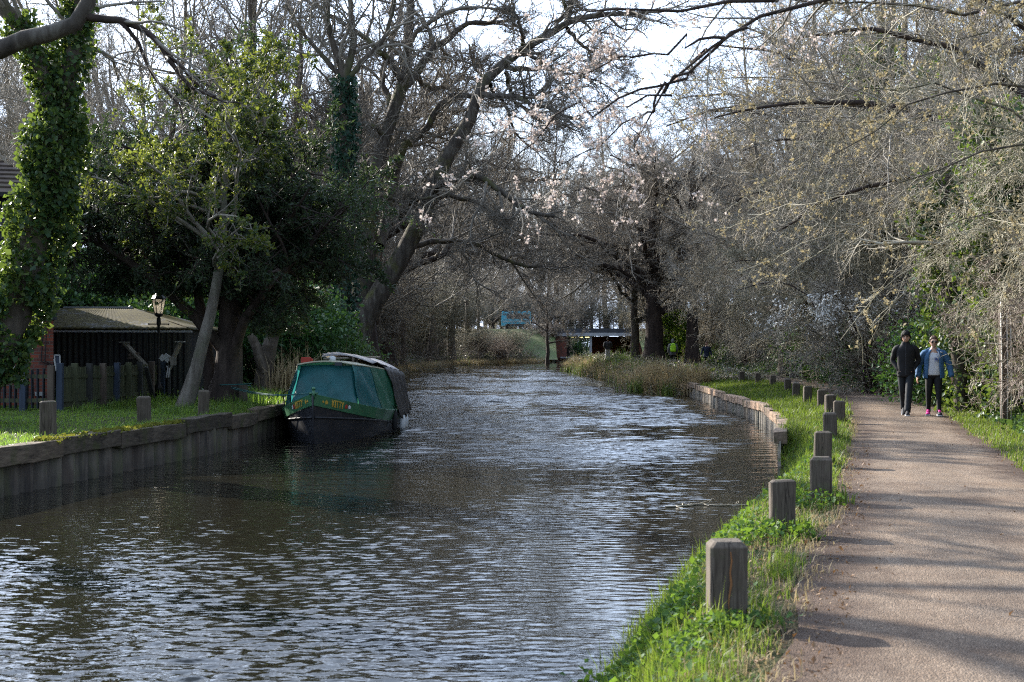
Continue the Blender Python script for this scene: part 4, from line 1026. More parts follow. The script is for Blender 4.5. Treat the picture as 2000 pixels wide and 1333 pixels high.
def build_more_trees():
    L = LIB
    G3 = 'far bare trees beyond the road bridge'; lab3 = 'far bare tree beyond the road bridge and embankment'
    rng = np.random.default_rng(77)
    for i in range(22):
        px = 640 + (1420 - 640) * (i + rng.random()) / 34; Y = rng.uniform(216, 290); l = L[('tA', 'tB', 'tC', 'tD')[i % 4]]
        place(l, px, Y, lab3, G3, rng.random() * 6.28, rng.uniform(1.0, 1.4) * (1.15 if i % 4 == 3 else 1))
    Gs = 'bare saplings under the far left bank trees'; ls = 'bare sapling thicket beneath the trees on the far left bank'
    for i in range(22):
        Y = 86 + 68 * (i + rng.random()) / 22; x = float(edge(LP, Y)) - rng.uniform(2.0, 14); l = L[('sd', 'sa', 'sB', 'sc')[i % 4]]
        dup(l, (x, Y, float(ground_z(x, Y)) - .05), rng.random() * 6.28, rng.uniform(.9, 1.35), ls, Gs)
    Ge = 'bare shrubs along the embankment'; le = 'bare shrub growing on the road embankment around the bridge'
    for px, Y, z, s, k in [(1062, 202, 3.0, .75, 'sd'), (1100, 203, 3.0, .8, 'sa'), (1140, 202, 3.0, .85, 'sd'), (1185, 203, 3.0, .8, 'sB'), (1225, 202, 3.0, .8, 'sa'), (1062, 184, 2.0, .5, 'sc'), (915, 186, 2.6, .7, 'sd'), (890, 188, 2.8, 1.0, 'sa'), (850, 186, 2.6, 1.1, 'sd'), (1300, 184, 2.6, .9, 'sa'), (1320, 184, 2.4, 1.1, 'sd'), (985, 203, 2.8, .9, 'sB'), (1020, 204, 2.6, .9, 'sd'), (800, 186, 2.6, 1.1, 'sa'), (1082, 183, 2.4, .45, 'sc')]:
        dup(L[k], ((px - 1000) / F * Y, Y, z), px * .7, s, le, Ge)
    # the wood between the left garden and the oak
    G1 = 'bare trees of the wood behind the shed'; lab1 = 'tall bare tree of the wood behind the corrugated shed'
    for i in range(16):
        px = -120 + 850 * (i + rng.random()) / 20; Y = rng.uniform(56, 150); l = L[('tA', 'tB', 'tC', 'tD')[(i * 3) % 4]]
        place(l, px, Y, lab1, G1, rng.random() * 6.28, rng.uniform(.95, 1.2))
    G4 = 'bare trees behind the right hand thicket'; lab4 = 'tall bare tree standing behind the thicket along the towpath'
    for i in range(26):
        px = 1380 + 720 * (i + rng.random()) / 26; Y = rng.uniform(62, 120) if px > 1500 else rng.uniform(112, 150); l = L[('tA', 'tB', 'tC', 'tD')[(i * 3 + 1) % 4]]
        place(l, px, Y, lab4, G4, rng.random() * 6.28, rng.uniform(.9, 1.1))
    # trees leaning over the far reach, between the oak and the water
    for px, Y, l, rz, s, lb in [(1280, 128, 'ok', 2.2, 1.35, None), (1310, 150, 'ok', 4.0, 1.5, None), (712, 86, 'ok', 2.7, 1.35, None), (742, 108, 'ok', 4.9, 1.4, None), (1300, 120, 'ok', 5.0, .9, None), (1392, 108, 'sb', 3.0, 1.3, None), (960, 196, 'ok', 3.3, .9, None)]:
        place(L[l], px, Y, lb or 'spreading bare tree in the twiggy backdrop around the bridge', None if lb else 'spreading bare trees around the bridge', rz, s)
    for px, Y, k, s in [(1395, 118, 'sd', 1.1), (1430, 104, 'sa', 1.2), (1470, 112, 'sd', 1.2), (1370, 132, 'sa', 1.3), (1330, 112, 'sB', 1.0), (1500, 98, 'sa', 1.2), (1340, 150, 'sd', 1.3), (1330, 165, 'sa', 1.2)]:
        place(L[k], px, Y, 'bare shrub in the twiggy backdrop right of the massive oak', 'bare shrubs right of the massive oak', px * .37, s)
    for x, Y, s in [(4.6, 215, 1.5), (7.4, 217, 1.6), (10.2, 222, 1.7), (8.8, 226, 2.0)]:  # bushes added to darken the bright gap under the bridge
        dup(L['dk'], (x, Y, .0), x, s, 'evergreen bush added to darken the view through the bridge opening', 'evergreen bushes added behind the bridge')
    for i in range(11):
        px = 915 + 300 * (i + rng.random()) / 11
        place(L[('tC', 'tA', 'tB')[i % 3]], px, rng.uniform(205, 228), lab3, G3, rng.random() * 6.28, (1.45, 1.45, rng.uniform(1.45, 1.75)))
    for i in range(9):
        Y = 158 + 17 * rng.random(); x = -8 + 9.0 * (i + rng.random()) / 9
        x = min(x, float(edge(LP, Y)) - .8)
        dup(L[('sc', 'sB')[i % 2]], (x, Y, float(ground_z(x, Y)) - .05), rng.random() * 6.28, rng.uniform(.42, .58), ls, Gs)
# ================================================================== built things
def mats_objects():
    M['hull'] = simple('hull_black', (.020, .021, .025), (.034, .035, .040), 2.2, .42, (1, 1, 2), .12, .01, c3=(.014, .014, .018))
    M['boat_green'] = simple('boat_green', (.05, .17, .075), (.025, .10, .05), 3, .38, bstr=.06, spec=.5)
    def canvas(name, c, trans, tw=.25):
        m, nt, b = newmat(name); v = coords(nt)
        n = noise(nt, v, 3, 5, .6); col = ramp(nt, n, [(.3, tuple(k * .7 for k in c)), (.7, c)])
        nt.links.new(col, b.inputs['Base Color']); b.inputs['Roughness'].default_value = .55
        bump(nt, b, noise(nt, v, 6, 4, .6, .6), .35, .03)
        t = nt.nodes.new('ShaderNodeBsdfTranslucent'); t.inputs[0].default_value = (*trans, 1)
        mx = nt.nodes.new('ShaderNodeMixShader'); mx.inputs[0].default_value = tw
        nt.links.new(b.outputs[0], mx.inputs[1]); nt.links.new(t.outputs[0], mx.inputs[2])
        nt.links.new(mx.outputs[0], nt.nodes['Material Output'].inputs[0]); return m
    M['canvas_teal'] = canvas('canvas_teal', (.020, .125, .135), (.05, .34, .34), .3)
    M['canvas_green'] = canvas('canvas_green', (.03, .13, .08), (.07, .28, .16), .3)
    M['tarp_dark'] = canvas('tarp_dark', (.028, .025, .024), (.03, .03, .03), .05)
    M['tarp_grey'] = canvas('tarp_grey', (.40, .37, .36), (.3, .28, .27), .1)
    M['cream'] = simple('cream_paint', (.55, .52, .38), (.35, .33, .24), 4, .5)
    M['lettering'] = simple('yellow_lettering', (.58, .36, .05), (.36, .22, .04), 5, .5, bstr=0)
    M['red_paint'] = simple('red_paint', (.42, .05, .03), (.25, .03, .02), 5, .5, bstr=0)
    M['white_plastic'] = simple('white_plastic', (.72, .74, .74), (.5, .52, .52), 5, .4, bstr=0)
    M['rope'] = simple('rope_teal', (.03, .12, .11), (.02, .07, .07), 30, .8)
    M['rope_pale'] = simple('rope_pale', (.4, .36, .28), (.25, .22, .17), 30, .8)
    M['weatherboard'] = simple('weatherboard', (.012, .013, .018), (.020, .021, .026), 4, .5, (.3, .3, 3), .2)
    M['tiles'] = simple('roof_tiles', (.10, .072, .055), (.045, .036, .03), 3, .85, bstr=.4, c3=(.07, .065, .035))
    M['shed_black'] = simple('shed_black', (.014, .015, .022), (.03, .032, .024), 1.6, .55, (1, 1, .2), .1)
    m, nt, b = newmat('mossy_sheet'); v = coords(nt)
    base = ramp(nt, noise(nt, v, 4, 4), [(.3, (.07, .073, .08)), (.7, (.12, .123, .132))])
    mo = noise(nt, v, 1.1, 7, .7); mm = ramp(nt, mo, [(.34, (0, 0, 0)), (.45, (1, 1, 1))])
    mc = ramp(nt, noise(nt, v, 9, 5, .65), [(.3, (.022, .018, .012)), (.55, (.055, .046, .018)), (.75, (.11, .095, .026))])
    nt.links.new(mixc(nt, base, mc, mm), b.inputs['Base Color']); b.inputs['Roughness'].default_value = .95; b.inputs['Specular IOR Level'].default_value = .08
    bump(nt, b, mo, .8, .05); M['shed_roof'] = m
    m, nt, b = newmat('brick'); v = coords(nt)
    mp = nt.nodes.new('ShaderNodeMapping'); mp.inputs['Rotation'].default_value = (PI / 2, 0, 0); nt.links.new(v, mp.inputs[0])
    br = nt.nodes.new('ShaderNodeTexBrick'); br.inputs['Scale'].default_value = 1; br.inputs['Brick Width'].default_value = .23; br.inputs['Row Height'].default_value = .078
    br.inputs['Mortar Size'].default_value = .008; br.inputs['Color1'].default_value = (.30, .07, .035, 1); br.inputs['Color2'].default_value = (.12, .045, .035, 1); br.inputs['Mortar'].default_value = (.14, .12, .10, 1)
    nt.links.new(mp.outputs[0], br.inputs['Vector'])
    nt.links.new(mixc(nt, br.outputs[0], ramp(nt, noise(nt, v, 1.5, 5), [(.3, (.4, .4, .4)), (.7, (1, 1, 1))]), .6, 'MULTIPLY'), b.inputs['Base Color']); b.inputs['Roughness'].default_value = .9
    bump(nt, b, br.outputs['Fac'], -.4, .01); M['brick'] = m
    M['fence_green'] = simple('fence_green', (.085, .09, .045), (.035, .038, .022), 3, .85, (3, 3, .3), .3)
    M['fence_blue'] = simple('fence_blue', (.04, .055, .085), (.022, .03, .045), 3, .7, (3, 3, .3), .2)
    M['fence_slate'] = simple('fence_slate', (.036, .042, .052), (.018, .021, .027), 3, .8, (3, 3, .3), .3)
    M['fence_brown'] = simple('fence_brown', (.13, .10, .075), (.06, .045, .035), 3, .85, (3, 3, .3), .3)
    M['fence_dark'] = simple('fence_dark', (.05, .05, .045), (.022, .022, .02), 3, .85, (3, 3, .3), .3)
    M['glass_milk'] = simple('milky_glass', (.80, .76, .68), (.68, .64, .56), 7, .25, bstr=0)
    m, nt, b = newmat('lantern_glass'); b.inputs['Base Color'].default_value = (.82, .78, .7, 1); b.inputs['Roughness'].default_value = .3
    t = nt.nodes.new('ShaderNodeBsdfTranslucent'); t.inputs[0].default_value = (.9, .85, .75, 1); mx = nt.nodes.new('ShaderNodeMixShader'); mx.inputs[0].default_value = .6
    nt.links.new(b.outputs[0], mx.inputs[1]); nt.links.new(t.outputs[0], mx.inputs[2]); nt.links.new(mx.outputs[0], nt.nodes['Material Output'].inputs[0]); M['lantern'] = m
    M['white_wood'] = simple('white_wood', (.42, .42, .40), (.26, .26, .25), 5, .6)
    M['timber_grey'] = simple('timber_grey', (.24, .22, .18), (.12, .11, .09), 6, .85, (4, 4, .5), .3)
    M['concrete'] = simple('concrete', (.40, .42, .45), (.28, .29, .31), 2, .8)
    M['deck_dark'] = simple('deck_dark', (.05, .055, .065), (.03, .033, .04), 2, .6)
    M['bus_blue'] = simple('bus_blue', (.06, .45, .62), (.05, .38, .54), 1, .35, bstr=0, spec=.6)
    M['bus_pale'] = simple('bus_pale', (.32, .52, .60), (.26, .44, .52), 1, .4, bstr=0)
    M['dark_glass'] = simple('dark_glass', (.02, .025, .03), (.015, .018, .02), 1, .12, bstr=0, spec=.7)
    M['tyre'] = simple('tyre', (.02, .02, .02), (.012, .012, .012), 5, .8)
    M['bank_grass'] = simple('bank_grass', (.065, .10, .025), (.04, .045, .018), .6, .95, bstr=.8, bdist=.1)
    M['tarmac'] = simple('tarmac', (.05, .05, .05), (.035, .035, .035), 8, .9)
    M['wire'] = simple('pale_wire', (.62, .58, .50), (.5, .46, .4), 5, .5, bstr=0, metal=.0)
    M['post_wood'] = simple('post_wood', (.16, .125, .10), (.07, .055, .045), 5, .85, (3, 3, .3), .3)

# ------------------------------------------------------------------ bollards
BOLL = [(1419, 7.5, 'nearest wooden bollard, split down its front face with a line of orange heartwood', .435),
        (1528, 11.0, 'second bollard from the camera, with a long dark crack running down from its top', .435),
        (1604, 13.2, 'third bollard from the camera, standing directly in front of the fourth one', .43),
        (1606, 17.1, 'fourth bollard from the camera, its foot hidden behind the third one', .44),
        (1622, 21.8, 'fifth bollard from the camera, left of and below the broad sixth one', .44),
        (1639, 26.5, 'sixth bollard from the camera, furthest to the right of the row', .44),
        (1621, 29.5, 'bollard standing upright just left of and behind the sixth one', .46),
        (1605, 33.5, 'dark bollard half hidden behind the left edge of its neighbour at the path bend', .44),
        (1577, 36.2, 'shaded bollard at the bend, right of a gap where the path shows through', .44),
        (1554, 39.6, 'broad shaded bollard on the bank at the bend, just right of a narrower one', .44),
        (1539, 44.2, 'narrow shaded bollard left of the broad one at the bend', .44),
        (1509, 50.0, 'broad bollard in the far line along the wall, fifth from the far end', .44),
        (1480, 53.5, 'bollard in the far line above the pale wall, fourth from the far end', .44),
        (1449, 57.0, 'bollard in the far line above the pale wall, third from the far end', .44),
        (1423, 63.5, 'bollard in the far line, second from the far end by the woman in navy', .44),
        (1400, 68.0, 'last bollard at the far end of the towpath line, near the woman in navy', .44)]
LBOLL = [(94, 22.4, .06, 'stout brown bollard on the left lawn, nearest the camera, in front of the fence corner', .57, 1.25),
         (282, 25.8, .05, 'pale bollard standing in the sunlit strip of lawn above the left wall', .50, 1.15),
         (397, 28.8, .05, 'grey bollard on the lawn in front of the yew trunk', .52, 1.1),
         (475, 33.6, .06, 'dark shaded bollard on the grass between the yew and the moored boat', .50, 1.0)]
def build_bollards():
    b = MB()
    def ring(h, z, c):
        return [(-h + c, -h, z), (h - c, -h, z), (h, -h + c, z), (h, h - c, z), (h - c, h, z), (-h + c, h, z), (-h, h - c, z), (-h, -h + c, z)]
    b.loft([ring(.1, -.3, .016), ring(.1, 0, .016), ring(.099, .2, .016), ring(.1, .402, .016), ring(.0985, .408, .016), ring(.072, .434, .010)])
    proto = b.build('bollard', M['bollard'], bevel=.004)
    rng = np.random.default_rng(71)
    variants = [proto.data]
    for k in range(5):
        me = proto.data.copy(); ch = rng.uniform(-.012, .010); tl = rng.normal(0, .05, 2)
        for v in me.vertices:
            if v.co.z > .3: v.co.z += ch * (v.co.z > .42) + v.co.x * tl[0] + v.co.y * tl[1]
            v.co.x += rng.normal(0, .0025); v.co.y += rng.normal(0, .0025)
        variants.append(me)
    def put(o, x, y, z, label, h, w, group, rz):
        o.location = (x, y, z); o.scale = (w, w, h / .434); o.rotation_euler = (rng.normal(0, .022), rng.normal(0, .026), rz)
        tag(o, label, 'bollard', group)
    first = True
    for px, Y, lab, h in BOLL:
        o = proto if first else proto.copy()
        if not first: COL.objects.link(o); o.data = variants[int(rng.integers(0, 6))]
        first = False
        x = (px - 1000) / F * Y
        put(o, x, Y, 0 if Y < 62 else .0, lab, h, 1.0 + rng.normal(0, .02), 'bollards along the towpath edge', rng.normal(0, .06) - math.atan2(x, Y) * .6)
    # orange heartwood split on the nearest one: a sliver set into its front face
    c = MB()
    pts = [(.006, .385), (.012, .34), (.004, .28), (.010, .22), (.002, .17), (-.004, .12), (.0, .08)]
    wd = [.003, .004, .004, .006, .004, .003, .001]
    c.loft([[(x - w, -.103, z), (x + w, -.103, z), (x + w, -.098, z), (x - w, -.098, z)] for (x, z), w in zip(pts, wd)])
    c.build('split', M['crack_orange'], proto)
    for px, Y, z, lab, h, w in LBOLL:
        o = proto.copy(); o.data = variants[int(rng.integers(0, 6))]; COL.objects.link(o); x = (px - 1000) / F * Y
        put(o, x, Y, float(ground_z(x, Y)), lab, h, w, 'bollards on the left lawn', rng.normal(0, .08) + .2)

# ------------------------------------------------------------------ boat
BOW = np.array([-4.14, 29.9]); BU = np.array([.02, .9998]); BN = np.array([.9998, -.02]); BL = 7.5
def b_half(s): return 1.27 * (1 - (1 - min(max(s, 0) / 4.2, 1.0)) ** 2.2) * (1 - .10 * max(0, (s - 6) / 1.5))
def b_top(s): return .52 + .53 * (1 - min(s / 4.6, 1)) ** 1.9
def b_pt(s, side, z, out=0.0):
    h = b_half(s); t = b_top(s); fl = .80 + .20 * min(max((z + .15) / (t + .15), 0), 1) if s < 4.5 else .92 + .08 * min(max(z / t, 0), 1)
    fl = min(fl, 1)
    w = h * fl + out
    p = BOW + BU * (s - .10 * (z / .99) * (1 - min(s / 1.5, 1))) + BN * side * w
    return (p[0], p[1], WATER + z)
def build_boat():
    off = (BOW[0], BOW[1], WATER)
    root = thing('narrowboat', 'moored green and black canal boat covered with teal canvas and a dark tarpaulin', 'boat', off)
    S = [0, .06, .16, .3, .5, .75, 1.05, 1.4, 1.8, 2.3, 2.9, 3.6, 4.4, 5.3, 6.3, 7.1, 7.5]
    b = MB()
    for side in (-1, 1):
        b.grid([[b_pt(s, side, z) for s in S] for z in (-.35, -.05, .12, .3, .45)] + [[b_pt(s, side, b_top(s) - .23) for s in S]], side > 0)
    b.grid([[b_pt(7.5, sd, z) for sd in (-1, -.3, .3, 1)] for z in (-.35, .0, .3, .52)])
    b.build('hull', M['hull'], root, True, off=off)
    b = MB()
    for side in (-1, 1):
        b.grid([[b_pt(s, side, b_top(s) - .245, .006) for s in S], [b_pt(s, side, b_top(s) - .235, .022) for s in S], [b_pt(s, side, b_top(s), .026) for s in S], [b_pt(s, side, b_top(s) + .012, -.02) for s in S], [b_pt(s, side, b_top(s) - .02, -.09) for s in S]], side > 0)
    b.build('gunwale_band', M['boat_green'], root, False, off=off)
    b = MB(); b.grid([[b_pt(s, k, b_top(s) - .03, -.05) for s in S[2:]] for k in (-1, -.5, 0, .5, 1)])
    b.build('deck', M['boat_green'], root, off=off)
    for side in (-1, 1):
        b = MB(); ss = np.linspace(.03, 5.2, 14)
        b.tube([b_pt(s, side, .56 - .075 * s, .012) for s in ss], .022, 6); b.build('rubbing_strake', M['hull'], root, True, off=off)
    b = MB(); b.tube([b_pt(-.02, 1, z) for z in (-.3, .3, .7, 1.02)], .020, 8); b.build('stem_post', M['hull'], root, True, off=off)
    b = MB(); p = b_pt(.02, 1, 1.0); b.tube([(p[0], p[1], p[2] - .05), (p[0], p[1], p[2] + .14)], .035, 8); b.tube([(p[0] - .09, p[1], p[2] + .06), (p[0] + .09, p[1], p[2] + .06)], .022, 6)
    b.tube([(p[0], p[1], p[2] + .14), (p[0], p[1], p[2] + .19)], [.05, .03], 8); b.build('mooring_bitt', M['boat_green'], root, True, off=off)
    # canvas cover
    def cov(s, k, t, puff=0.0):
        """k: -1..1 across, t: 0 gunwale .. 1 roof edge"""
        base = b_half(s) - .05; top = float(np.interp(s, [1.6, 1.9, 3, 4.4, 7], [.60, .64, .86, 1.06, 1.16]))
        w = base * (1 - t) + top * t
        z = b_top(s) * (1 - t) + (1.62 - .062 * max(0, s - 1.9)) * t
        wv = .03 * math.sin(s * 5.3 + t * 4.5 + k) * math.sin(t * PI) + puff + .02 * math.sin(s * 11 + t * 2 + k * 2) * math.sin(t * PI)
        p = BOW + BU * s + BN * k * (w + wv)
        return (p[0], p[1], WATER + z)
    def front(k, t):
        s = 1.25 + .62 * t; base = b_half(1.5) - .06; top = .62
        w = base * (1 - t) + top * t; z = (b_top(1.4) - .02) * (1 - t) + (1.60 + .03 * (1 - k * k)) * t
        s += .045 * math.sin(k * 7 + t * 5) * math.sin(t * PI) + .05 * math.sin(k * 2 + t * 3 + 1.2 * math.sin(k * 4)) * (1 - t) * t * 3 + .04 * math.sin(k * 3.1 - t * 8) * math.sin(t * PI) - .05 * (1 - k * k) * math.sin(t * PI) + .25 * (abs(k) > .99)
        p = BOW + BU * s + BN * k * w
        return (p[0], p[1], WATER + z)
    b = MB(); b.grid([[front(k, t) for k in np.linspace(-1, 1, 25)] for t in np.linspace(0, 1, 17)]); b.build('front_canvas', M['canvas_teal'], root, True, off=off)
    ts = np.linspace(0, 1, 13)
    b = MB(); b.grid([[cov(s, -1, t) for s in np.linspace(1.6, 7.2, 30)] for t in ts]); b.build('side_canvas', M['canvas_teal'], root, True, off=off)
    b = MB(); b.grid([[cov(s, 1, t) for s in np.linspace(1.55, 3.0, 14)] for t in ts], True); b.build('side_canvas', M['canvas_teal'], root, True, off=off)
    b = MB(); b.grid([[cov(s, 1, t, .012) for s in np.linspace(2.85, 5.5, 22)] for t in ts], True); b.build('side_canvas', M['canvas_green'], root, True, off=off)['label'] = 'paler green side canvas with loose folds'
    b = MB(); b.grid([[cov(7.2, k, t) for k in np.linspace(-1, 1, 9)] for t in ts]); b.build('rear_canvas', M['canvas_green'], root, True, off=off)
    def roof(s, k, lift=0.0):
        p = cov(s, 1, 1); c = BOW + BU * s; w = (np.array(p[:2]) - c) @ BN + .012
        q = c + BN * k * w
        return (q[0], q[1], p[2] + .012 + (.075 + .06 * max(0, s - 1.9)) * (1 - k * k) + lift)
    b = MB(); b.grid([[roof(s, k) for k in np.linspace(-1, 1, 11)] for s in np.linspace(1.72, 7.2, 12)]); b.build('roof', M['cream'], root, True, off=off, solid=.02)
    b = MB(); b.tube([roof(1.75, k, .0) for k in np.linspace(-1, 1, 9)], .022, 6); b.build('roof_edge', M['cream'], root, True, off=off)
    # dark tarpaulin thrown over the after half, pale grey sheet on the ridge
    def tarp(s, u):
        # u 0 ridge .. 1 roof edge .. 2 hem
        jag = .05 * math.sin(s * 6.1)
        if u <= 1:
            p = list(roof(s, u, .055 + .10 * math.exp(-((s - 4.0) / .8) ** 2) * (1 - u)))
        else:
            v = u - 1; q = roof(s, 1, .055); z0 = q[2] - WATER; z = z0 * (1 - v) + (.33 + jag) * v
            e = (b_half(min(s, 6.2)) + .10); c = BOW + BU * s; w0 = (np.array(q[:2]) - c) @ BN + .02
            w = w0 * (1 - v) + e * v + .035 * math.sin(s * 9 + v * 2.5) * min(1, v * 3) + .02 * math.sin(s * 17) * v
            c = c + BN * w; p = [c[0], c[1], WATER + z]
        return p
    us = np.concatenate([np.linspace(0, 1, 8), np.linspace(1.08, 2, 14)])
    b = MB(); b.grid([[tarp(s + (.55 * (u - 1) if u > 1 else 0) * (1 - (s - 4.2) / 3.2), u) for s in np.linspace(4.1, 7.45, 40)] for u in us], True); b.build('tarpaulin', M['tarp_dark'], root, True, off=off, solid=.008)
    b = MB(); b.grid([[list(np.array(roof(s, k, .07 + .13 * math.exp(-((s - 3.6) / .6) ** 2) * (1 - .6 * abs(k)) + .014 * math.sin(s * 8 + k * 5)))) for k in np.linspace(-.35, .99, 12)] for s in np.linspace(3.1, 7.0, 20)]); b.build('grey_sheet', M['tarp_grey'], root, True, off=off, solid=.008)
    # fenders
    for s in (5.35, 6.1, 6.9):
        p = b_pt(s, 1, .20, .13); b = MB()
        b.tube([(p[0], p[1], p[2] + d) for d in (.20, .185, .13, .02, -.16, -.19, -.20)], [.02, .028, .07, .085, .085, .06, .02], 12)
        f = b.build('bottle_fender', M['white_plastic'], root, True, off=off)
        c = MB(); c.tube([(p[0], p[1], p[2] + .2), b_pt(s, 1, .62, .02)], .008, 5); c.build('cord', M['rope_pale'], f, off=off)
    p = b_pt(4.15, 1, .30, .09); b = MB(); b.tube([(p[0], p[1], p[2] + d) for d in (.22, .18, -.2, -.25)], [.03, .06, .062, .04], 10)
    f = b.build('rubber_fender', M['tyre'], root, True, off=off); c = MB(); c.tube([(p[0], p[1], p[2] + .2), b_pt(4.1, 1, b_top(4.1), .03), b_pt(3.95, 1, b_top(4.1) + .12, -.02)], .01, 5); c.build('cord', M['tyre'], f, off=off)
    # roof odds and ends
    q = roof(2.0, -.72); b = MB(); b.box((q[0], q[1], q[2] + .07), (.22, .16, .13)); b.box((q[0] + .13, q[1], q[2] + .06), (.05, .1, .09)); b.build('roof_box', M['red_paint'], root, off=off, bevel=.02)
    q = roof(2.2, .1); b = MB(); b.tube([(q[0], q[1], q[2]), (q[0], q[1], q[2] + .09), (q[0], q[1], q[2] + .12)], [.08, .08, .02], 10); b.build('roof_vent', M['white_plastic'], root, True, off=off)
    q1, q2 = roof(1.9, -.1, .06), roof(5.0, .75, .22); b = MB(); b.tube([q1, q2], .025, 6); b.build('ridge_pole', M['timber_grey'], root, True, off=off)
    b = MB()
    for k in range(5): q = roof(3.0 + k * .42, .5, .06); b.box(q, (.05, .05, .12))
    b.build('sheet_rail', M['post_wood'], root, off=off)
    q = roof(1.72, .45, -.02); b = MB(); b.box((q[0], q[1] - .03, q[2] - .02), (.16, .02, .075)); b.build('licence_plate', M['deck_dark'], root, off=off)
    # hand rail at the port side
    b = MB(); p0 = b_pt(2.6, -1, b_top(2.6), -.05); p1 = b_pt(1.5, -1, b_top(1.5), -.05)
    b.tube([p0, (p0[0] - .04, p0[1], p0[2] + .35), (p1[0], p1[1], p1[2] + .35), p1], .012, 6); b.build('hand_rail', M['steel_paint_black'], root, True, off=off)
    # name lettering following the band
    cu = bpy.data.curves.new('name', 'FONT'); cu.body = 'KITTY'; cu.size = .21; cu.extrude = .004; cu.offset = .003
    to = bpy.data.objects.new('tmp', cu); COL.objects.link(to)
    bpy.context.view_layer.update()
    me0 = bpy.data.meshes.new_from_object(to.evaluated_get(bpy.context.evaluated_depsgraph_get())); bpy.data.objects.remove(to)
    w = max(v.co.x for v in me0.vertices)
    for side in (1, -1):
        me = me0.copy(); s0 = .48 if side > 0 else .42; ln = .38 if side > 0 else .46
        for v in me.vertices:
            u = v.co.x / w; s = s0 + ln * (u if side > 0 else 1 - u)
            q = b_pt(s, side, b_top(s) - .185 + v.co.y, .026 + v.co.z + .004)
            v.co = Vector(q) - Vector(off)
        o = link('name_lettering', me, M['lettering'], root); o['label'] = 'yellow painted name KITTY'
        for sp, nm, mt, r in ((s0 - .15, 'painted_flower', 'lettering', .04), (s0 - .24, 'painted_flower', 'lettering', .022), (s0 + ln + .09, 'painted_flower', 'red_paint', .045), (s0 + ln + .20, 'painted_flower', 'white_plastic', .04)):
            b = MB(); ring = []
            for d in (.024, .032):
                ring.append([b_pt(sp + r * math.cos(a), side, b_top(sp) - .12 + r * math.sin(a) * (1 + .25 * math.sin(a * 5)), d) for a in np.linspace(0, 2 * PI, 13)[:-1]])
            b.loft(ring); b.build(nm, M[mt], root, off=off)
    bpy.data.meshes.remove(me0)
    # mooring line from the bitt to the yew
    a = Vector(b_pt(.0, 1, 1.07)); c = Vector(W(452, 756, 33.2)); b = MB()
    for dz in (0, .035):
        b.tube([a.lerp(c, t) - Vector((0, 0, .10 * math.sin(t * PI) + dz * t)) for t in np.linspace(0, 1, 12)], .012, 6)
    b.tube([c + Vector((.36 * math.cos(t), .36 * math.sin(t) + .5, .01 * t)) for t in np.linspace(0, 6.28, 14)], .014, 6)
    o = b.build('mooring_rope', M['rope'], None, True); tag(o, 'teal mooring rope stretched from the boat bow to the yew trunk', 'rope')

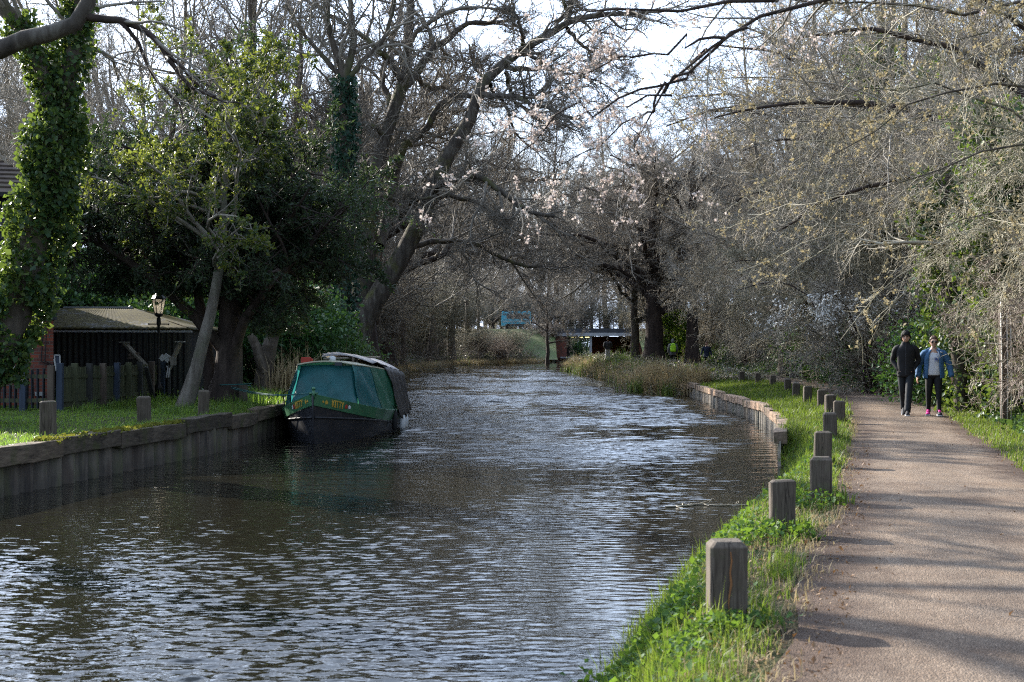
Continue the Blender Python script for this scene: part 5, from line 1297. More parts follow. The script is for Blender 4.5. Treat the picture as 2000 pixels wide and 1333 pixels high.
# ------------------------------------------------------------------ house, shed, fence, lamp
def build_left():
    # boarded house
    Y = 33.0; x1 = (107 - 1000) / F * Y; xb = (104.5 - 1000) / F * Y; x0 = -24; D = 9
    root = thing('boarded_house', 'black weatherboarded house with a brick lower wall behind the ivy tree', 'house', (x1, Y, 0), rz=.36); off = (x1, Y, 0)
    b = MB(); b.box(((x0 + xb) / 2, Y + D / 2 + .03, 1.0), (xb - x0, D, 2.1)); b.build('brick_wall', M['brick'], root, off=off)
    b = MB(); z = 2.05
    while z < 4.9:
        b.add([(x0, Y - .02, z + .17), (x1, Y - .02, z + .17), (x1, Y - .055, z), (x0, Y - .055, z), (x0, Y + .2, z), (x1, Y + .2, z)], [(3, 2, 1, 0), (3, 4, 5, 2)])
        b.add([(x1 + .0, Y - .02, z + .17), (x1 + .0, Y + D, z + .17), (x1 + .035, Y + D, z), (x1 + .035, Y - .02, z)], [(0, 3, 2, 1)])
        z += .165
    b.box(((x0 + x1) / 2 - .02, Y + D / 2 + .1, 3.5), (x1 - x0 - .06, D - .1, 2.88)); b.box((x1 + .0, Y - .02, 3.48), (.09, .10, 2.86))
    b.build('weatherboarding', M['weatherboard'], root, off=off)
    e = 4.92; ov = .35; rz = 7.6
    b = MB(); A = (x0 - ov, Y - ov, e); B = (x1 + ov, Y - ov, e); C = (x1 + ov, Y + D + ov, e); Dd = (x0 - ov, Y + D + ov, e); E = (x0 + 4.5, Y + D / 2, rz); Fp = (x1 - 4.2, Y + D / 2, rz)
    b.add([A, B, C, Dd, E, Fp], [(0, 1, 5, 4), (1, 2, 5), (2, 3, 4, 5), (3, 0, 4), (0, 3, 2, 1)])
    rr = b.build('roof', M['tiles'], root, off=off)
    t = MB(); n = Vector(B) - Vector(A)
    for k in range(1, 22):
        f = k / 22; p = Vector(A).lerp(Vector(E), f); q = Vector(B).lerp(Vector(Fp), f); t.beam(p + Vector((0, 0, .02)), q + Vector((0, 0, .02)), .03, .03)
        q2 = Vector(C).lerp(Vector(Fp), f); t.beam(q + Vector((0.0, 0, .02)), q2 + Vector((0, 0, .02)), .03, .03)
    t.build('tile_courses', M['tiles'], rr, off=off)
    b = MB(); b.beam((x0, Y - ov, e - .06), (x1 + ov, Y - ov, e - .06), .1, .1); b.build('gutter', M['iron'], root, off=off)
    b = MB()
    for dx in (-.16, -.24): b.tube([(x1 + dx, Y - .08, 2.5), (x1 + dx - .03, Y - .08, 1.7), (x1 + dx - .06, Y - .06, 1.1), (x1 + dx + .12, Y - .06, 1.0)], .014, 5)
    b.build('wall_cable', M['iron'], root, off=off)
    b = MB(); b.box((xb - .10, Y - .015, .73), (.14, .04, .06)); b.box((xb - .32, Y - .015, .35), (.17, .04, .09)); b.build('pale_brick', M['white_wood'], root, off=off)
    # shed
    Yf = 37.0; Yb = 43; xl = -14.5; xr = (368 - 1000) / F * Yf; ez = 1.91; rz = EYE + (HOR - 603) / F * 40
    root = thing('corrugated_shed', 'low black corrugated shed with a moss covered hipped roof', 'shed', (xr, Yf, 0)); off = (xr, Yf, 0)
    b = MB(); xs = np.arange(xl, xr, .025); ph = xs * 2 * PI / .15
    b.grid([[(x, Yf + .02 * math.sin(p), z) for x, p in zip(xs, ph)] for z in (-.2, .8, ez)], False)
    ys = np.arange(Yf, Yb, .025); b.grid([[(xr - .02 + .02 * math.sin(y * 2 * PI / .15), y, z) for y in ys] for z in (-.2, .8, ez)], False)
    b.build('corrugated_wall', M['shed_black'], root, off=off)
    ov = .12; hx = (258 - 1000) / F * 40
    n = 40; b = MB()
    Ae, Be = np.array([xl - ov, Yf - ov, ez - .03]), np.array([xr + ov, Yf - ov, ez - .04]); Ar, Br = np.array([xl + 2, 40, rz]), np.array([hx, 40, rz]); Ce = np.array([xr + ov, Yb + ov, ez - .04]); De = np.array([xl - ov, Yb + ov, ez - .03])
    def sheet(p0, p1, q0, q1, m):
        for i in range(m):
            us = np.linspace(0, 1, 90); rows = []
        rows = []
        for v in np.linspace(0, 1, 10):
            r = []
            for u in np.linspace(0, 1, 120):
                p = (p0 * (1 - u) + p1 * u) * (1 - v) + (q0 * (1 - u) + q1 * u) * v
                r.append(p + np.array([0, 0, .012 * math.sin(u * 2 * PI * m) + .012 * math.sin(v * 7 + u * 3)]))
            rows.append(r)
        return rows
    b.grid(sheet(Ae, Be, Ar, Br, 40)); b.grid(sheet(Be, Ce, Br, Br, 40)); b.grid(sheet(De, Ce, Ar, Br, 40), True)
    b.build('roof', M['shed_roof'], root, True, off=off, solid=.02)
    b = MB(); b.beam(Ae + (0, -.01, -.05), Be + (0, -.01, -.05), .08, .05); b.build('fascia', M['concrete'], root, off=off)
    b = MB(); b.beam(Ar + (0, 0, .03), Br + (0, 0, .03), .16, .05); b.build('ridge_cap', M['concrete'], root, off=off)
    # picket fence
    root = thing('picket_fence', 'dark picket fence with blue and brown posts around the shed yard', 'fence', (-9.4, 29.6, 0)); off = (-9.4, 29.6, 0)
    rng = np.random.default_rng(81)
    segs = [((-14.2, 29.9), (-9.5, 29.6), 8, .88), ((-9.4, 29.6), (-8.9, 38.4), 10, .93)]
    for si, (a, c, nb, h) in enumerate(segs):
        a = np.array(a); c = np.array(c); L = np.linalg.norm(c - a); u = (c - a) / L; nn = np.array([u[1], -u[0]])
        for k in range(nb + 1):
            p = a + (c - a) * k / nb; z = float(ground_z(p[0], p[1]))
            pick = ('fence_dark', 'fence_blue', 'fence_brown')[(k + si) % 3] if si == 0 else ('fence_blue', 'fence_green', 'fence_dark', 'fence_brown')[k % 4]
            b = MB(); q = p + nn * .06; ln = rng.normal(0, .012); b.beam((q[0], q[1], z - .2), (q[0] + ln, q[1], z + h + .06), .125, .125); b.build('post', M[pick], root, off=off, bevel=.006)
            if k < nb:
                p2 = a + (c - a) * (k + 1) / nb; z2 = float(ground_z(p2[0], p2[1])); b = MB(); l = np.linalg.norm(p2 - p); m = int(l / .105)
                for j in range(m):
                    f = (j + .5) / m; w = p + (p2 - p) * f; tl = rng.normal(0, .010); b.beam((w[0], w[1], z + .06), (w[0] + tl * u[0], w[1] + tl * u[1], z + h * .985 + rng.normal(0, .012)), .102 if si == 0 else .02, .02 if si == 0 else .088)
                b.build('pickets', M['fence_slate' if si == 0 else 'fence_green'], root, off=off)
                for hz in (.22, .72):
                    b = MB(); r1 = p + nn * .025; r2 = p2 + nn * .025; b.beam((r1[0], r1[1], z + hz), (r2[0], r2[1], z2 + hz + rng.normal(0, .01)), .04, .08); b.build('rail', M['fence_green'], root, off=off)
    # leaning fence board
    b = MB(); b.beam((-8.98, 35.2, .93), (-8.86, 35.5, .05), .11, .04); b.build('loose_board', M['fence_dark'], root, off=off)
    # lamp post
    Y = 36.2; x = (310 - 1000) / F * Y; root = thing('lamp_post', 'black Victorian style lamp post with a pale glazed lantern beside the shed', 'street lamp', (x, Y, 0)); off = (0, 0, 0)
    b = MB(); b.tube([(0, 0, z) for z in (-.1, .35, .38, .5, .55, 1.95, 2.0, 2.15, 2.18)], [.085, .085, .1, .06, .045, .035, .06, .05, .03], 12); b.tube([(-.24, 0, 2.0), (.24, 0, 2.0)], .016, 6)
    b.tube([(-.24, 0, 2.0), (-.26, 0, 2.0)], .03, 6); b.tube([(.24, 0, 2.0), (.26, 0, 2.0)], .03, 6); b.build('pole', M['iron'], root, True)
    def hexr(r, z): return [(r * math.cos(PI / 3 * k + .25), r * math.sin(PI / 3 * k + .25), z) for k in range(6)]
    g = MB(); g.loft([hexr(.095, 2.27), hexr(.165, 2.62)], False); g.build('lantern_glass', M['lantern'], root)
    b = MB(); b.loft([hexr(.03, 2.17), hexr(.105, 2.22), hexr(.105, 2.27)])
    b.loft([hexr(.185, 2.62), hexr(.185, 2.645), hexr(.10, 2.76), hexr(.075, 2.78), hexr(.07, 2.83), hexr(.015, 2.87), hexr(.012, 2.95)])
    for p, q in zip(hexr(.098, 2.27), hexr(.168, 2.62)): b.beam(p, q, .014, .014)
    b.build('lantern_frame', M['iron'], root)
    # leaning timbers
    Y = 36.6
    def wp(px, py, y=Y): return W(px, py, y)
    for a, c, br, lab in [((243, 670), (292, 722), [((250, 694), (272, 690)), ((250, 700), (270, 697))], 'weathered plank leaning left with two short crosspieces, left of the lamp post'), ((352, 669), (330, 722), [((316, 694), (335, 697))], 'weathered plank leaning right, capped with white, right of the lamp post')]:
        r = thing('leaning_plank', lab, 'plank', wp(*c)); o_ = tuple(wp(*c))
        b = MB(); b.beam(wp(*a), wp(*c), .15, .06, .3); b.build('plank', M['timber_grey'], r, off=o_, bevel=.006)
        b = MB(); d = wp(*a); b.box((d[0], d[1] - .02, d[2] + .015), (.24, .16, .03)); b.build('cap', M['white_wood' if a[0] > 300 else 'timber_grey'], r, off=o_)
        for p, q in br:
            b = MB(); b.beam(wp(*p), wp(*q), .05, .06); b.build('crosspiece', M['post_wood'], r, off=o_)
    # carved white bird like figure on the fence
    Y = 35.4; r = thing('bird_table', 'small broken bird table with white hanging slats on the fence', 'bird table', wp(328, 725, Y)); o_ = tuple(wp(328, 725, Y))
    b = MB(); b.beam(wp(314, 704, Y), wp(320, 695, Y), .03, .12); b.beam(wp(320, 695, Y), wp(334, 706, Y), .035, .16); b.build('roof', M['white_wood'], r, off=o_)
    b = MB(); b.beam(wp(330, 706, Y), wp(344, 706, Y), .05, .2); b.build('tray', M['timber_grey'], r, off=o_)
    b = MB(); b.beam(wp(329, 715, Y), wp(325, 738, Y - .1), .03, .02); b.beam(wp(332, 716, Y), wp(329, 738, Y - .1), .03, .02); b.beam(wp(325, 716, Y), wp(334, 717, Y), .02, .03); b.build('slats', M['white_wood'], r, off=o_)
    b = MB(); b.beam(wp(331, 706, Y), wp(331, 770, Y), .05, .05); b.build('post', M['fence_dark'], r, off=o_)
    # framed board
    Y = 31; r = thing('framed_board', 'small dark board in a white frame propped behind the fence by the brick corner', 'board', wp(111, 722, Y)); o_ = tuple(wp(111, 722, Y))
    b = MB(); b.box(wp(112, 706, Y), (.11, .02, .25)); b.build('panel', M['fence_blue'], r, off=o_)
    b = MB(); cs = [(106.5, 694), (117, 694), (117.5, 718), (108, 718)]
    for i in range(4): b.beam(wp(*cs[i], Y - .02), wp(*cs[(i + 1) % 4], Y - .02), .022, .022)
    b.beam(wp(106, 702, Y - .03), wp(110.5, 725, Y - .03), .028, .028); b.build('frame', M['white_wood'], r, off=o_)

# ------------------------------------------------------------------ bridge, embankment, bus
def build_bridge():
    Yb = 186.0
    # embankment ridge either side of the canal
    rng = np.random.default_rng(91)
    a = Acc()
    for x0, x1, fx in ((-420, 5.5, 1), (16.2, 420, -1)):
        xs = np.concatenate([np.linspace(x0, x1, 60)]) if fx > 0 else np.linspace(x0, x1, 60)
        prof = [(172, -.2), (176, .3), (180, 1.6), (184, 3.0), (187, 3.62), (190, 3.70), (198, 3.70), (200, 3.6), (206, 1.4), (212, -.4)]
        G = np.array([[(x, y + .5 * math.sin(x * .5) * (z < 3.5), z + .12 * math.sin(x * .9 + y) * (.2 < z < 3.5)) for (y, z) in prof] for x in xs])
        n, m, _ = G.shape; i = np.arange(n - 1)[:, None] * m; j = np.arange(m - 1)[None, :]
        Q = np.stack([i + j, i + m + j, i + m + j + 1, i + j + 1], -1).reshape(-1, 4); a.add(G.reshape(-1, 3), Q)
    o = link('embankment', a.mesh('embankment', True), M['bank_grass']); tag(o, kind='structure')
    b = MB(); b.box((0, 194, 3.72), (800, 6.5, .03)); o = b.build('road', M['tarmac'], None); tag(o, kind='structure')
    root = thing('road_bridge', 'low road bridge with a dark deck, pale concrete beam and brick abutments crossing the canal', 'bridge', (10.5, Yb, 0)); off = (10.5, Yb, 0)
    X = lambda px, Y=Yb: (px - 1000) / F * Y
    b = MB(); b.box((10.8, Yb + 7, 3.43), (13.6, 13.6, .58)); b.build('deck', M['deck_dark'], root, off=off)
    b = MB(); b.box((10.8, Yb + .1, 2.93), (13.4, .5, .42)); b.build('edge_beam', M['concrete'], root, off=off)
    b = MB(); b.box(((X(1086) + X(1107)) / 2, Yb + 3, 1.1), (X(1107) - X(1086), 5.6, 3.24)); b.build('abutment', M['brick'], root, off=off)
    b = MB(); b.box((X(1200), Yb + 8, 1.1), (X(1240) - X(1158), .6, 3.24)); b.build('back_wall', M['brick'], root, off=off)
    b = MB(); b.box((X(1250), Yb + 3, 1.1), (2.0, 5.6, 3.24)); b.build('abutment', M['brick'], root, off=off)
    b = MB(); b.box((X(1154), Yb + .35, 1.1), (.30, .3, 3.22)); b.build('column', M['concrete'], root, off=off)
    b = MB(); b.box((X(1112), Yb + 4.5, 1.2), (.5, .2, 2.9)); b.build('door', M['fence_blue'], root, off=off)
    b = MB(); b.box((X(1125), Yb - .6, -.05), (4.2, 1.4, .16)); b.build('ledge', M['concrete'], root, off=off)
    m, nt, bs = newmat('tube_light'); bs.inputs['Base Color'].default_value = (.8, .75, .3, 1); bs.inputs['Emission Color'].default_value = (1, .85, .35, 1); bs.inputs['Emission Strength'].default_value = .9
    for px in (1120, 1134, 1147):
        b = MB(); b.box((X(px, Yb + 3), Yb + 3, 2.58), (.5, .3, .10)); b.build('lamp', m, root, off=off)
    b = MB()
    for x in np.arange(4.2, 17.6, 1.5): b.box((x, Yb + .3, 4.3), (.08, .08, 1.16))
    for z in (3.95, 4.25, 4.55, 4.86): b.box((10.8, Yb + .3, z), (13.5, .05, .05))
    b.build('parapet_railing', M['post_wood'], root, off=off)
    # bus on the road
    Y = 191.5; x0, x1 = X(979, Y), X(1038, Y); xc = (x0 + x1) / 2; L = x1 - x0; z0 = 3.75
    root = thing('minibus', 'turquoise blue minibus on the embankment road, half hidden by twigs', 'bus', (xc, Y, z0)); off = (xc, Y, z0)
    b = MB(); wd = 2.0
    def sec(z, ins, xi=0): return [(x0 + xi, Y - wd / 2 + ins, z), (x1 - xi, Y - wd / 2 + ins, z), (x1 - xi, Y + wd / 2 - ins, z), (x0 + xi, Y + wd / 2 - ins, z)]
    b.loft([sec(z0 + .3, .03), sec(z0 + .35, 0), sec(z0 + 1.1, 0), sec(z0 + 2.1, .08, .08), sec(z0 + 2.3, .16, .16)]); b.build('body', M['bus_blue'], root, off=off, bevel=.06)
    for k in range(3):
        w0 = x0 + .75 + k * 1.05; b = MB(); b.box((w0 + .45, Y - wd / 2 + .035, z0 + 1.62), (.92, .05, .62), Matrix.Rotation(-.08, 3, 'X')); b.build('window', M['dark_glass'], root, off=off, bevel=.02)
    b = MB(); b.box((xc, Y - wd / 2 - .008, z0 + .95), (L - .3, .02, .22)); b.build('pale_stripe', M['bus_pale'], root, off=off)
    b = MB(); b.box((xc + .4, Y - wd / 2 - .006, z0 + .5), (L - 1.2, .02, .26)); b.build('skirt', M['deck_dark'], root, off=off)
    for wx in (x0 + .85, x1 - .85):
        for wy in (Y - wd / 2 + .08, Y + wd / 2 - .08):
            b = MB(); b.tube([(wx, wy - .1, z0 + .33), (wx, wy + .1, z0 + .33)], .33, 18); b.build('wheel', M['tyre'], root, off=off)

def build_misc():
    # wire fence post on the right
    Y = 25.4; root = thing('fence_post', 'slim dark timber post with pale wires standing at the right edge of the path', 'post', (W(1962, 820, Y)[0], Y, 0)); off = tuple(root.location)
    x = off[0]
    b = MB(); b.beam((x + .02, Y, -.3), (x - .03, Y, 2.2), .15, .13); b.build('post', M['post_wood'], root, off=off, bevel=.01)
    for dx, top in ((-.085, 2.32), (.02, 2.15), (.085, 2.05)):
        b = MB(); b.tube([(x + dx, Y - .09, .02), (x + dx + .01, Y - .10, .8), (x + dx - .015, Y - .10, top)], .013, 6); b.build('wire', M['wire'], root, True, off=off)
    b = MB(); b.tube([(x - .4, Y - .12, 1.5), (x, Y - .1, 1.48), (x + .5, Y - .12, 1.62)], .006, 5); b.build('wire', M['wire'], root, True, off=off)
    # small grey stake in the undergrowth
    Y = 50.5; x = (1724 - 1000) / F * Y; b = MB(); b.beam((x, Y, -.1), (x, Y, 1.07), .10, .05); o = b.build('marker_stake', M['concrete'], None, bevel=.01); tag(o, 'short grey stake in the ivy left of the boy in black', 'stake')
    # floating branch
    rng = np.random.default_rng(95)
    pts = [W(px, py, 5740 / (py - 676)) for px, py in ((1300, 992), (1340, 990), (1368, 987), (1400, 989), (1440, 988), (1478, 988))]
    P, R = limb(pts, .014, .006, 14, .01, rng); P[:, 2] = WATER + .012
    lv = grow([(P, R)], [dict(m=14, t0=.1, ratio=.12, ang=50, K=4, gn=.3, lmax=.25)], rng)
    lv[0][0][..., 2] = np.maximum(WATER + .01, WATER + .015 + (lv[0][0][..., 2] - WATER) * .5)
    a = Acc(); a.add(*tubes(P[None], R[None], 6)); a.add(*tubes(*lv[0], 4))
    o = link('floating_branch', a.mesh('floating_branch'), M['twig_tan']); tag(o, 'thin broken branch floating on the water left of the second bollard', 'branch')
# ================================================================== people
def cloth(name, c, rough=.75, scale=30):
    return simple(name, c, tuple(k * .72 for k in c), scale, rough, bstr=.2, bdist=.004, spec=.25)
def mats_people():
    M['skin_a'] = simple('skin_a', (.50, .31, .23), (.43, .25, .18), 14, .5, bstr=0, spec=.35)
    M['lip'] = simple('lip', (.30, .12, .10), None, 14, .5, bstr=0)
    M['eye'] = simple('eye', (.02, .015, .012), None, 14, .3, bstr=0)
    M['hair_black'] = simple('hair_black', (.010, .009, .009), (.016, .014, .013), 40, .7, (1, 1, .3), .8, .006, spec=.2)
    M['hair_brown'] = simple('hair_brown', (.13, .075, .045), (.06, .036, .024), 40, .5, (1, 1, .3), .5, .004)
    M['hair_grey'] = simple('hair_grey', (.25, .24, .23), (.15, .14, .13), 40, .6, bstr=.3)
    for n, c in (('black_fleece', (.012, .012, .014)), ('dark_trousers', (.016, .019, .023)), ('black_leggings', (.010, .010, .012)), ('blue_jacket', (.055, .14, .28)), ('white_shirt', (.62, .64, .70)), ('navy_coat', (.018, .028, .055)),
                 ('grey_coat', (.16, .16, .165)), ('pale_trousers', (.50, .50, .53)), ('charcoal_jacket', (.035, .037, .042)), ('print_blue', (.05, .09, .32))):
        M[n] = cloth(n, c)
    M['shoe_dark'] = cloth('shoe_dark', (.02, .02, .024)); M['shoe_pink'] = cloth('shoe_pink', (.65, .04, .26)); M['sole_pale'] = cloth('sole_pale', (.55, .55, .56))
    M['hivis'] = cloth('hivis', (.42, .80, .03), .6); M['shades'] = simple('shades', (.012, .009, .008), None, 4, .12, bstr=0, spec=.6)
    M['zip'] = cloth('zip', (.08, .08, .09), .4)

def head_grid(cx, cy, cz, s=1.0, out=0.0, n=26, m=36, jaw=.30):
    G = []
    for i in range(n):
        ph = -PI / 2 + PI * i / (n - 1); row = []
        for j in range(m):
            th = 2 * PI * j / m
            x = math.cos(ph) * math.sin(th); y = -math.cos(ph) * math.cos(th); z = math.sin(ph)
            low = max(0, -z)
            X = x * .076 * (1 - jaw * low ** 1.4); Yy = y * .095 * (1 - .16 * low ** 1.5) + (.012 * low if y > 0 else -.006 * low); Z = z * .116
            if y < 0:
                f = max(0, -y)
                nose = math.exp(-((X / .013) ** 2)) * math.exp(-(((Z + .022) / .022) ** 2)); bridge = math.exp(-((X / .010) ** 2)) * math.exp(-(((Z - .005) / .022) ** 2))
                Yy -= f * (.022 * nose + .010 * bridge)
                for sx in (-1, 1): Yy += .009 * math.exp(-(((X - sx * .031) / .015) ** 2)) * math.exp(-(((Z - .008) / .012) ** 2))
                Yy -= .006 * math.exp(-((X / .05) ** 2)) * math.exp(-(((Z - .03) / .012) ** 2))
                Yy -= .006 * math.exp(-((X / .024) ** 2)) * math.exp(-(((Z + .062) / .010) ** 2)) + .010 * math.exp(-((X / .026) ** 2)) * math.exp(-(((Z + .098) / .018) ** 2))
            ear = math.exp(-(((Yy - .012) / .016) ** 2)) * math.exp(-(((Z + .005) / .026) ** 2)); X += math.copysign(.016 * ear, X)
            v = Vector((X, Yy, Z)); k = 1 + out
            row.append((v * k, th, Z))
        G.append(row)
    return G

def body(root, J, hs, skin, girth=1.0, name='body', lips=True):
    """one continuous skin-modifier figure, head merged in"""
    bm = bmesh.new(); lay = bm.verts.layers.skin.verify(); V = {}
    def v(n, p, r):
        q = bm.verts.new(p); q[lay].radius = (r, r); V[n] = q; return q
    v('pel', J['pel'], .12 * girth); v('bel', J['bel'], .115 * girth); v('che', J['che'], .125 * girth); v('nb', J['nb'], .062); v('nk', J['nk'], .048); v('hd', J['hd'], .055)
    for a, b in (('pel', 'bel'), ('bel', 'che'), ('che', 'nb'), ('nb', 'nk'), ('nk', 'hd')): bm.edges.new((V[a], V[b]))
    for s in 'lr':
        v('sh' + s, J['sh' + s], .038); v('el' + s, J['el' + s], .040); v('wr' + s, J['wr' + s], .026); v('hp' + s, J['hp' + s], .085 * girth); v('kn' + s, J['kn' + s], .044); v('an' + s, J['an' + s], .030)
        d = (Vector(J['wr' + s]) - Vector(J['el' + s])).normalized(); W_ = Vector(J['wr' + s]); f = Vector((0, -1, 0)); f = (f - d * f.dot(d)).normalized(); pal = W_ + d * .085
        v('pa' + s, W_ + d * .055, .030)
        for a, b in (('nb', 'sh'), ('sh', 'el'), ('el', 'wr'), ('wr', 'pa')): bm.edges.new((V[a + (s if a != 'nb' else '')], V[b + s]))
        inward = Vector((-1 if s == 'l' else 1, 0, 0)) * (1 if J['el' + s][0] > 0 else 1)
        sx = 1 if J['sh' + s][0] > 0 else -1
        for k, (o, L) in enumerate(((.030, .066), (.010, .075), (-.010, .070), (-.028, .054))):
            b0 = pal + f * o; curl = Vector((-sx, 0, 0))
            p1 = b0 + d * L * .5 + curl * .012; p2 = b0 + d * L * .85 + curl * .034
            v(f'f{k}a{s}', b0, .0095); v(f'f{k}b{s}', p1, .0085); v(f'f{k}c{s}', p2, .0075)
            bm.edges.new((V['pa' + s], V[f'f{k}a{s}'])); bm.edges.new((V[f'f{k}a{s}'], V[f'f{k}b{s}'])); bm.edges.new((V[f'f{k}b{s}'], V[f'f{k}c{s}']))
        t0 = W_ + d * .035 + f * .030; v('ta' + s, t0, .011); v('tb' + s, t0 + d * .035 + f * .018, .0095); v('tc' + s, t0 + d * .062 + f * .014 + Vector((-sx, 0, 0)) * .012, .008)
        bm.edges.new((V['pa' + s], V['ta' + s])); bm.edges.new((V['ta' + s], V['tb' + s])); bm.edges.new((V['tb' + s], V['tc' + s]))
        for a, b in (('pel', 'hp'), ('hp', 'kn'), ('kn', 'an')): bm.edges.new((V[a + (s if a != 'pel' else '')], V[b + s]))
    V['pel'][lay].use_root = True
    me = bpy.data.meshes.new('tmp'); bm.to_mesh(me); bm.free()
    o = bpy.data.objects.new('tmp', me); COL.objects.link(o)
    o.modifiers.new('s', 'SKIN'); sub = o.modifiers.new('u', 'SUBSURF'); sub.levels = 1; sub.render_levels = 1
    bpy.context.view_layer.update()
    ev = bpy.data.meshes.new_from_object(o.evaluated_get(bpy.context.evaluated_depsgraph_get())); bpy.data.objects.remove(o)
    b = MB(); b.V = [tuple(q.co) for q in ev.vertices]; b.P = [list(p.vertices) for p in ev.polygons]; b.M = [0] * len(b.P)
    bpy.data.meshes.remove(ev)
    G = head_grid(0, 0, 0); n = len(G); m = len(G[0]); base = len(b.V)
    R = Matrix.Rotation(J.get('hyaw', 0), 3, 'Z') @ Matrix.Rotation(J.get('hpitch', 0), 3, 'X'); hc = Vector(J['hc'])
    for r in G:
        for q, th, z in r: b.V.append(tuple(R @ (q * hs) + hc))
    for i in range(n - 1):
        for j in range(m):
            k = (j + 1) % m; b.P.append([base + i * m + j, base + i * m + k, base + (i + 1) * m + k, base + (i + 1) * m + j])
            x = (G[i][j][0].x + G[i][k][0].x) / 2; z = (G[i][j][2] + G[i + 1][j][2]) / 2; y = G[i][j][0].y; mi = 0
            if y < -.03:
                if abs(z + .062) < .006 and abs(x) < .024: mi = 1
                if abs(abs(x) - .031) < .011 and abs(z - .009) < .006: mi = 2
                if abs(abs(x) - .032) < .017 and abs(z - .030) < .0055: mi = 2
            b.M.append(mi)
    return b.build(name, [M[skin], M['lip'], M['eye']], root, True)

def hair(root, J, hs, mat, front, side, back, out=.10, seed=0, name='hair', shag=.012):
    G = head_grid(0, 0, 0, out=out); n = len(G); m = len(G[0]); R = Matrix.Rotation(J.get('hyaw', 0), 3, 'Z') @ Matrix.Rotation(J.get('hpitch', 0), 3, 'X'); hc = Vector(J['hc'])
    rng = np.random.default_rng(seed); b = MB()
    for i, r in enumerate(G):
        for q, th, z in r:
            k = Vector(q) * hs; nz = mnoise.noise(Vector((q.x * 42, q.y * 42, q.z * 26 + seed))); k = k * (1 + shag * 6 * nz) + Vector((0, 0, .008))
            b.V.append(tuple(R @ k + hc))
    for i in range(n - 1):
        for j in range(m):
            k = (j + 1) % m; c = math.cos(G[i][j][1] + PI / m); z = G[i][j][2]
            lim = front * max(c, 0) ** .6 + side * (1 - abs(c)) + back * max(-c, 0) if c > -.2 else back
            if c > 0: lim = front if c > .62 else front + (side - front) * (.62 - c) / .62
            elif c > -.35: lim = side
            else: lim = back
            lim += .010 * math.sin(j * 2.7 + seed)
            if z > lim: b.P.append([i * m + j, i * m + k, (i + 1) * m + k, (i + 1) * m + j]); b.M.append(0)
    return b.build(name, M[mat], root, True, solid=.012)

def sect(c, rx, ry, S=20, ex=2.3, a0=0, a1=2 * PI, wr=0.0, ph=0.0, close=True):
    pts = []
    for j in range(S if close else S + 1):
        a = a0 + (a1 - a0) * j / S; ca, sa = math.sin(a), -math.cos(a)
        k = 1 + wr * (math.sin(a * 3 + ph * 9) * .5 + mnoise.noise(Vector((ca * 2.2, sa * 2.2, ph * 7))) * 1.3)
        pts.append((c[0] + rx * k * math.copysign(abs(ca) ** (2 / ex), ca), c[1] + ry * k * math.copysign(abs(sa) ** (2 / ex), sa), c[2]))
    return pts

def sleeve(b, pts, rad, wr=.06, S=14):
    P = resample(pts, 16); R = np.interp(np.linspace(0, 1, 16), np.linspace(0, 1, len(rad)), rad)
    R = R * (1 + .6 * wr * np.sin(np.arange(16) * 2.3 + pts[0][0] * 20))
    b.tube(P, [(float(r), float(r) * .95) for r in R], S)

def shoe(root, J, s, mats, L=.27, name='shoe', rz=0.0, pitch=0.0):
    a = Vector(J['an' + s]); R = Matrix.Rotation(rz, 3, 'Z') @ Matrix.Rotation(pitch, 3, 'X'); piv = Vector((a.x, a.y, a.z - .085))
    def T(p): return R @ Vector(p) + piv
    prof = [(.075, .028, .05, .045), (.055, .036, .10, .03), (.0, .038, .105, .0), (-.06, .043, .08, .0), (-.12, .048, .058, .0), (-.165, .044, .045, .0), (-.195, .026, .032, .0)]
    b = MB(); rings = []
    for y, w, h, dz in prof:
        rings.append([T((w * math.cos(t), y * L / .27, .022 + (h - .0) * max(math.sin(t), -.05))) for t in np.linspace(0, 2 * PI, 13)[:-1]])
    b.loft(rings); o = b.build(name, M[mats[0]], root, True)
    b = MB(); out = [(w + .006, y * L / .27) for y, w, h, dz in prof]
    loop = [(w, y) for w, y in out] + [(-w, y) for w, y in out[::-1]]
    b.loft([[T((x, y, 0)) for x, y in loop], [T((x, y, .026)) for x, y in loop]]); b.build('sole', M[mats[1]], o)
    if len(mats) > 2:
        b = MB(); b.loft([[T((w * k * 1.05, y * L / .27, .026 + h * (1.06 - .18 * abs(k)))) for k in (-.7, -.35, 0, .35, .7)] + [T((w * k, y * L / .27, .026 + h * .7)) for k in (.6, -.6)] for y, w, h in ((.01, .036, .105), (-.03, .038, .095), (-.07, .04, .08), (-.12, .04, .06))]); b.build('laces', M[mats[2]], o, True)
    return o

def joints(h, feet, elb, wri, lean=0.0, hyaw=0, hpitch=0, sh=.175):
    k = h / 1.75
    J = dict(pel=(0, 0, .95), bel=(0, -.005 + lean * .3, 1.10), che=(0, lean * .7, 1.30), nb=(0, lean + .012, 1.405), nk=(0, lean, 1.52), hd=(0, lean - .006, 1.59), hc=(0, lean - .018, 1.635))
    for s, x in (('l', 1), ('r', -1)):
        J['sh' + s] = (x * sh, lean + .01, 1.40); J['el' + s] = elb[s]; J['wr' + s] = wri[s]; J['hp' + s] = (x * .085, 0, .90)
        f = feet[s]; J['an' + s] = (f[0], f[1], f[2]); J['kn' + s] = (x * .095 * .5 + f[0] * .5, f[1] * .45 - f[3], .50 + f[2] * .3)
    J = {a: tuple(c * k for c in b) for a, b in J.items()}
    J['hyaw'] = hyaw; J['hpitch'] = hpitch
    return J, k

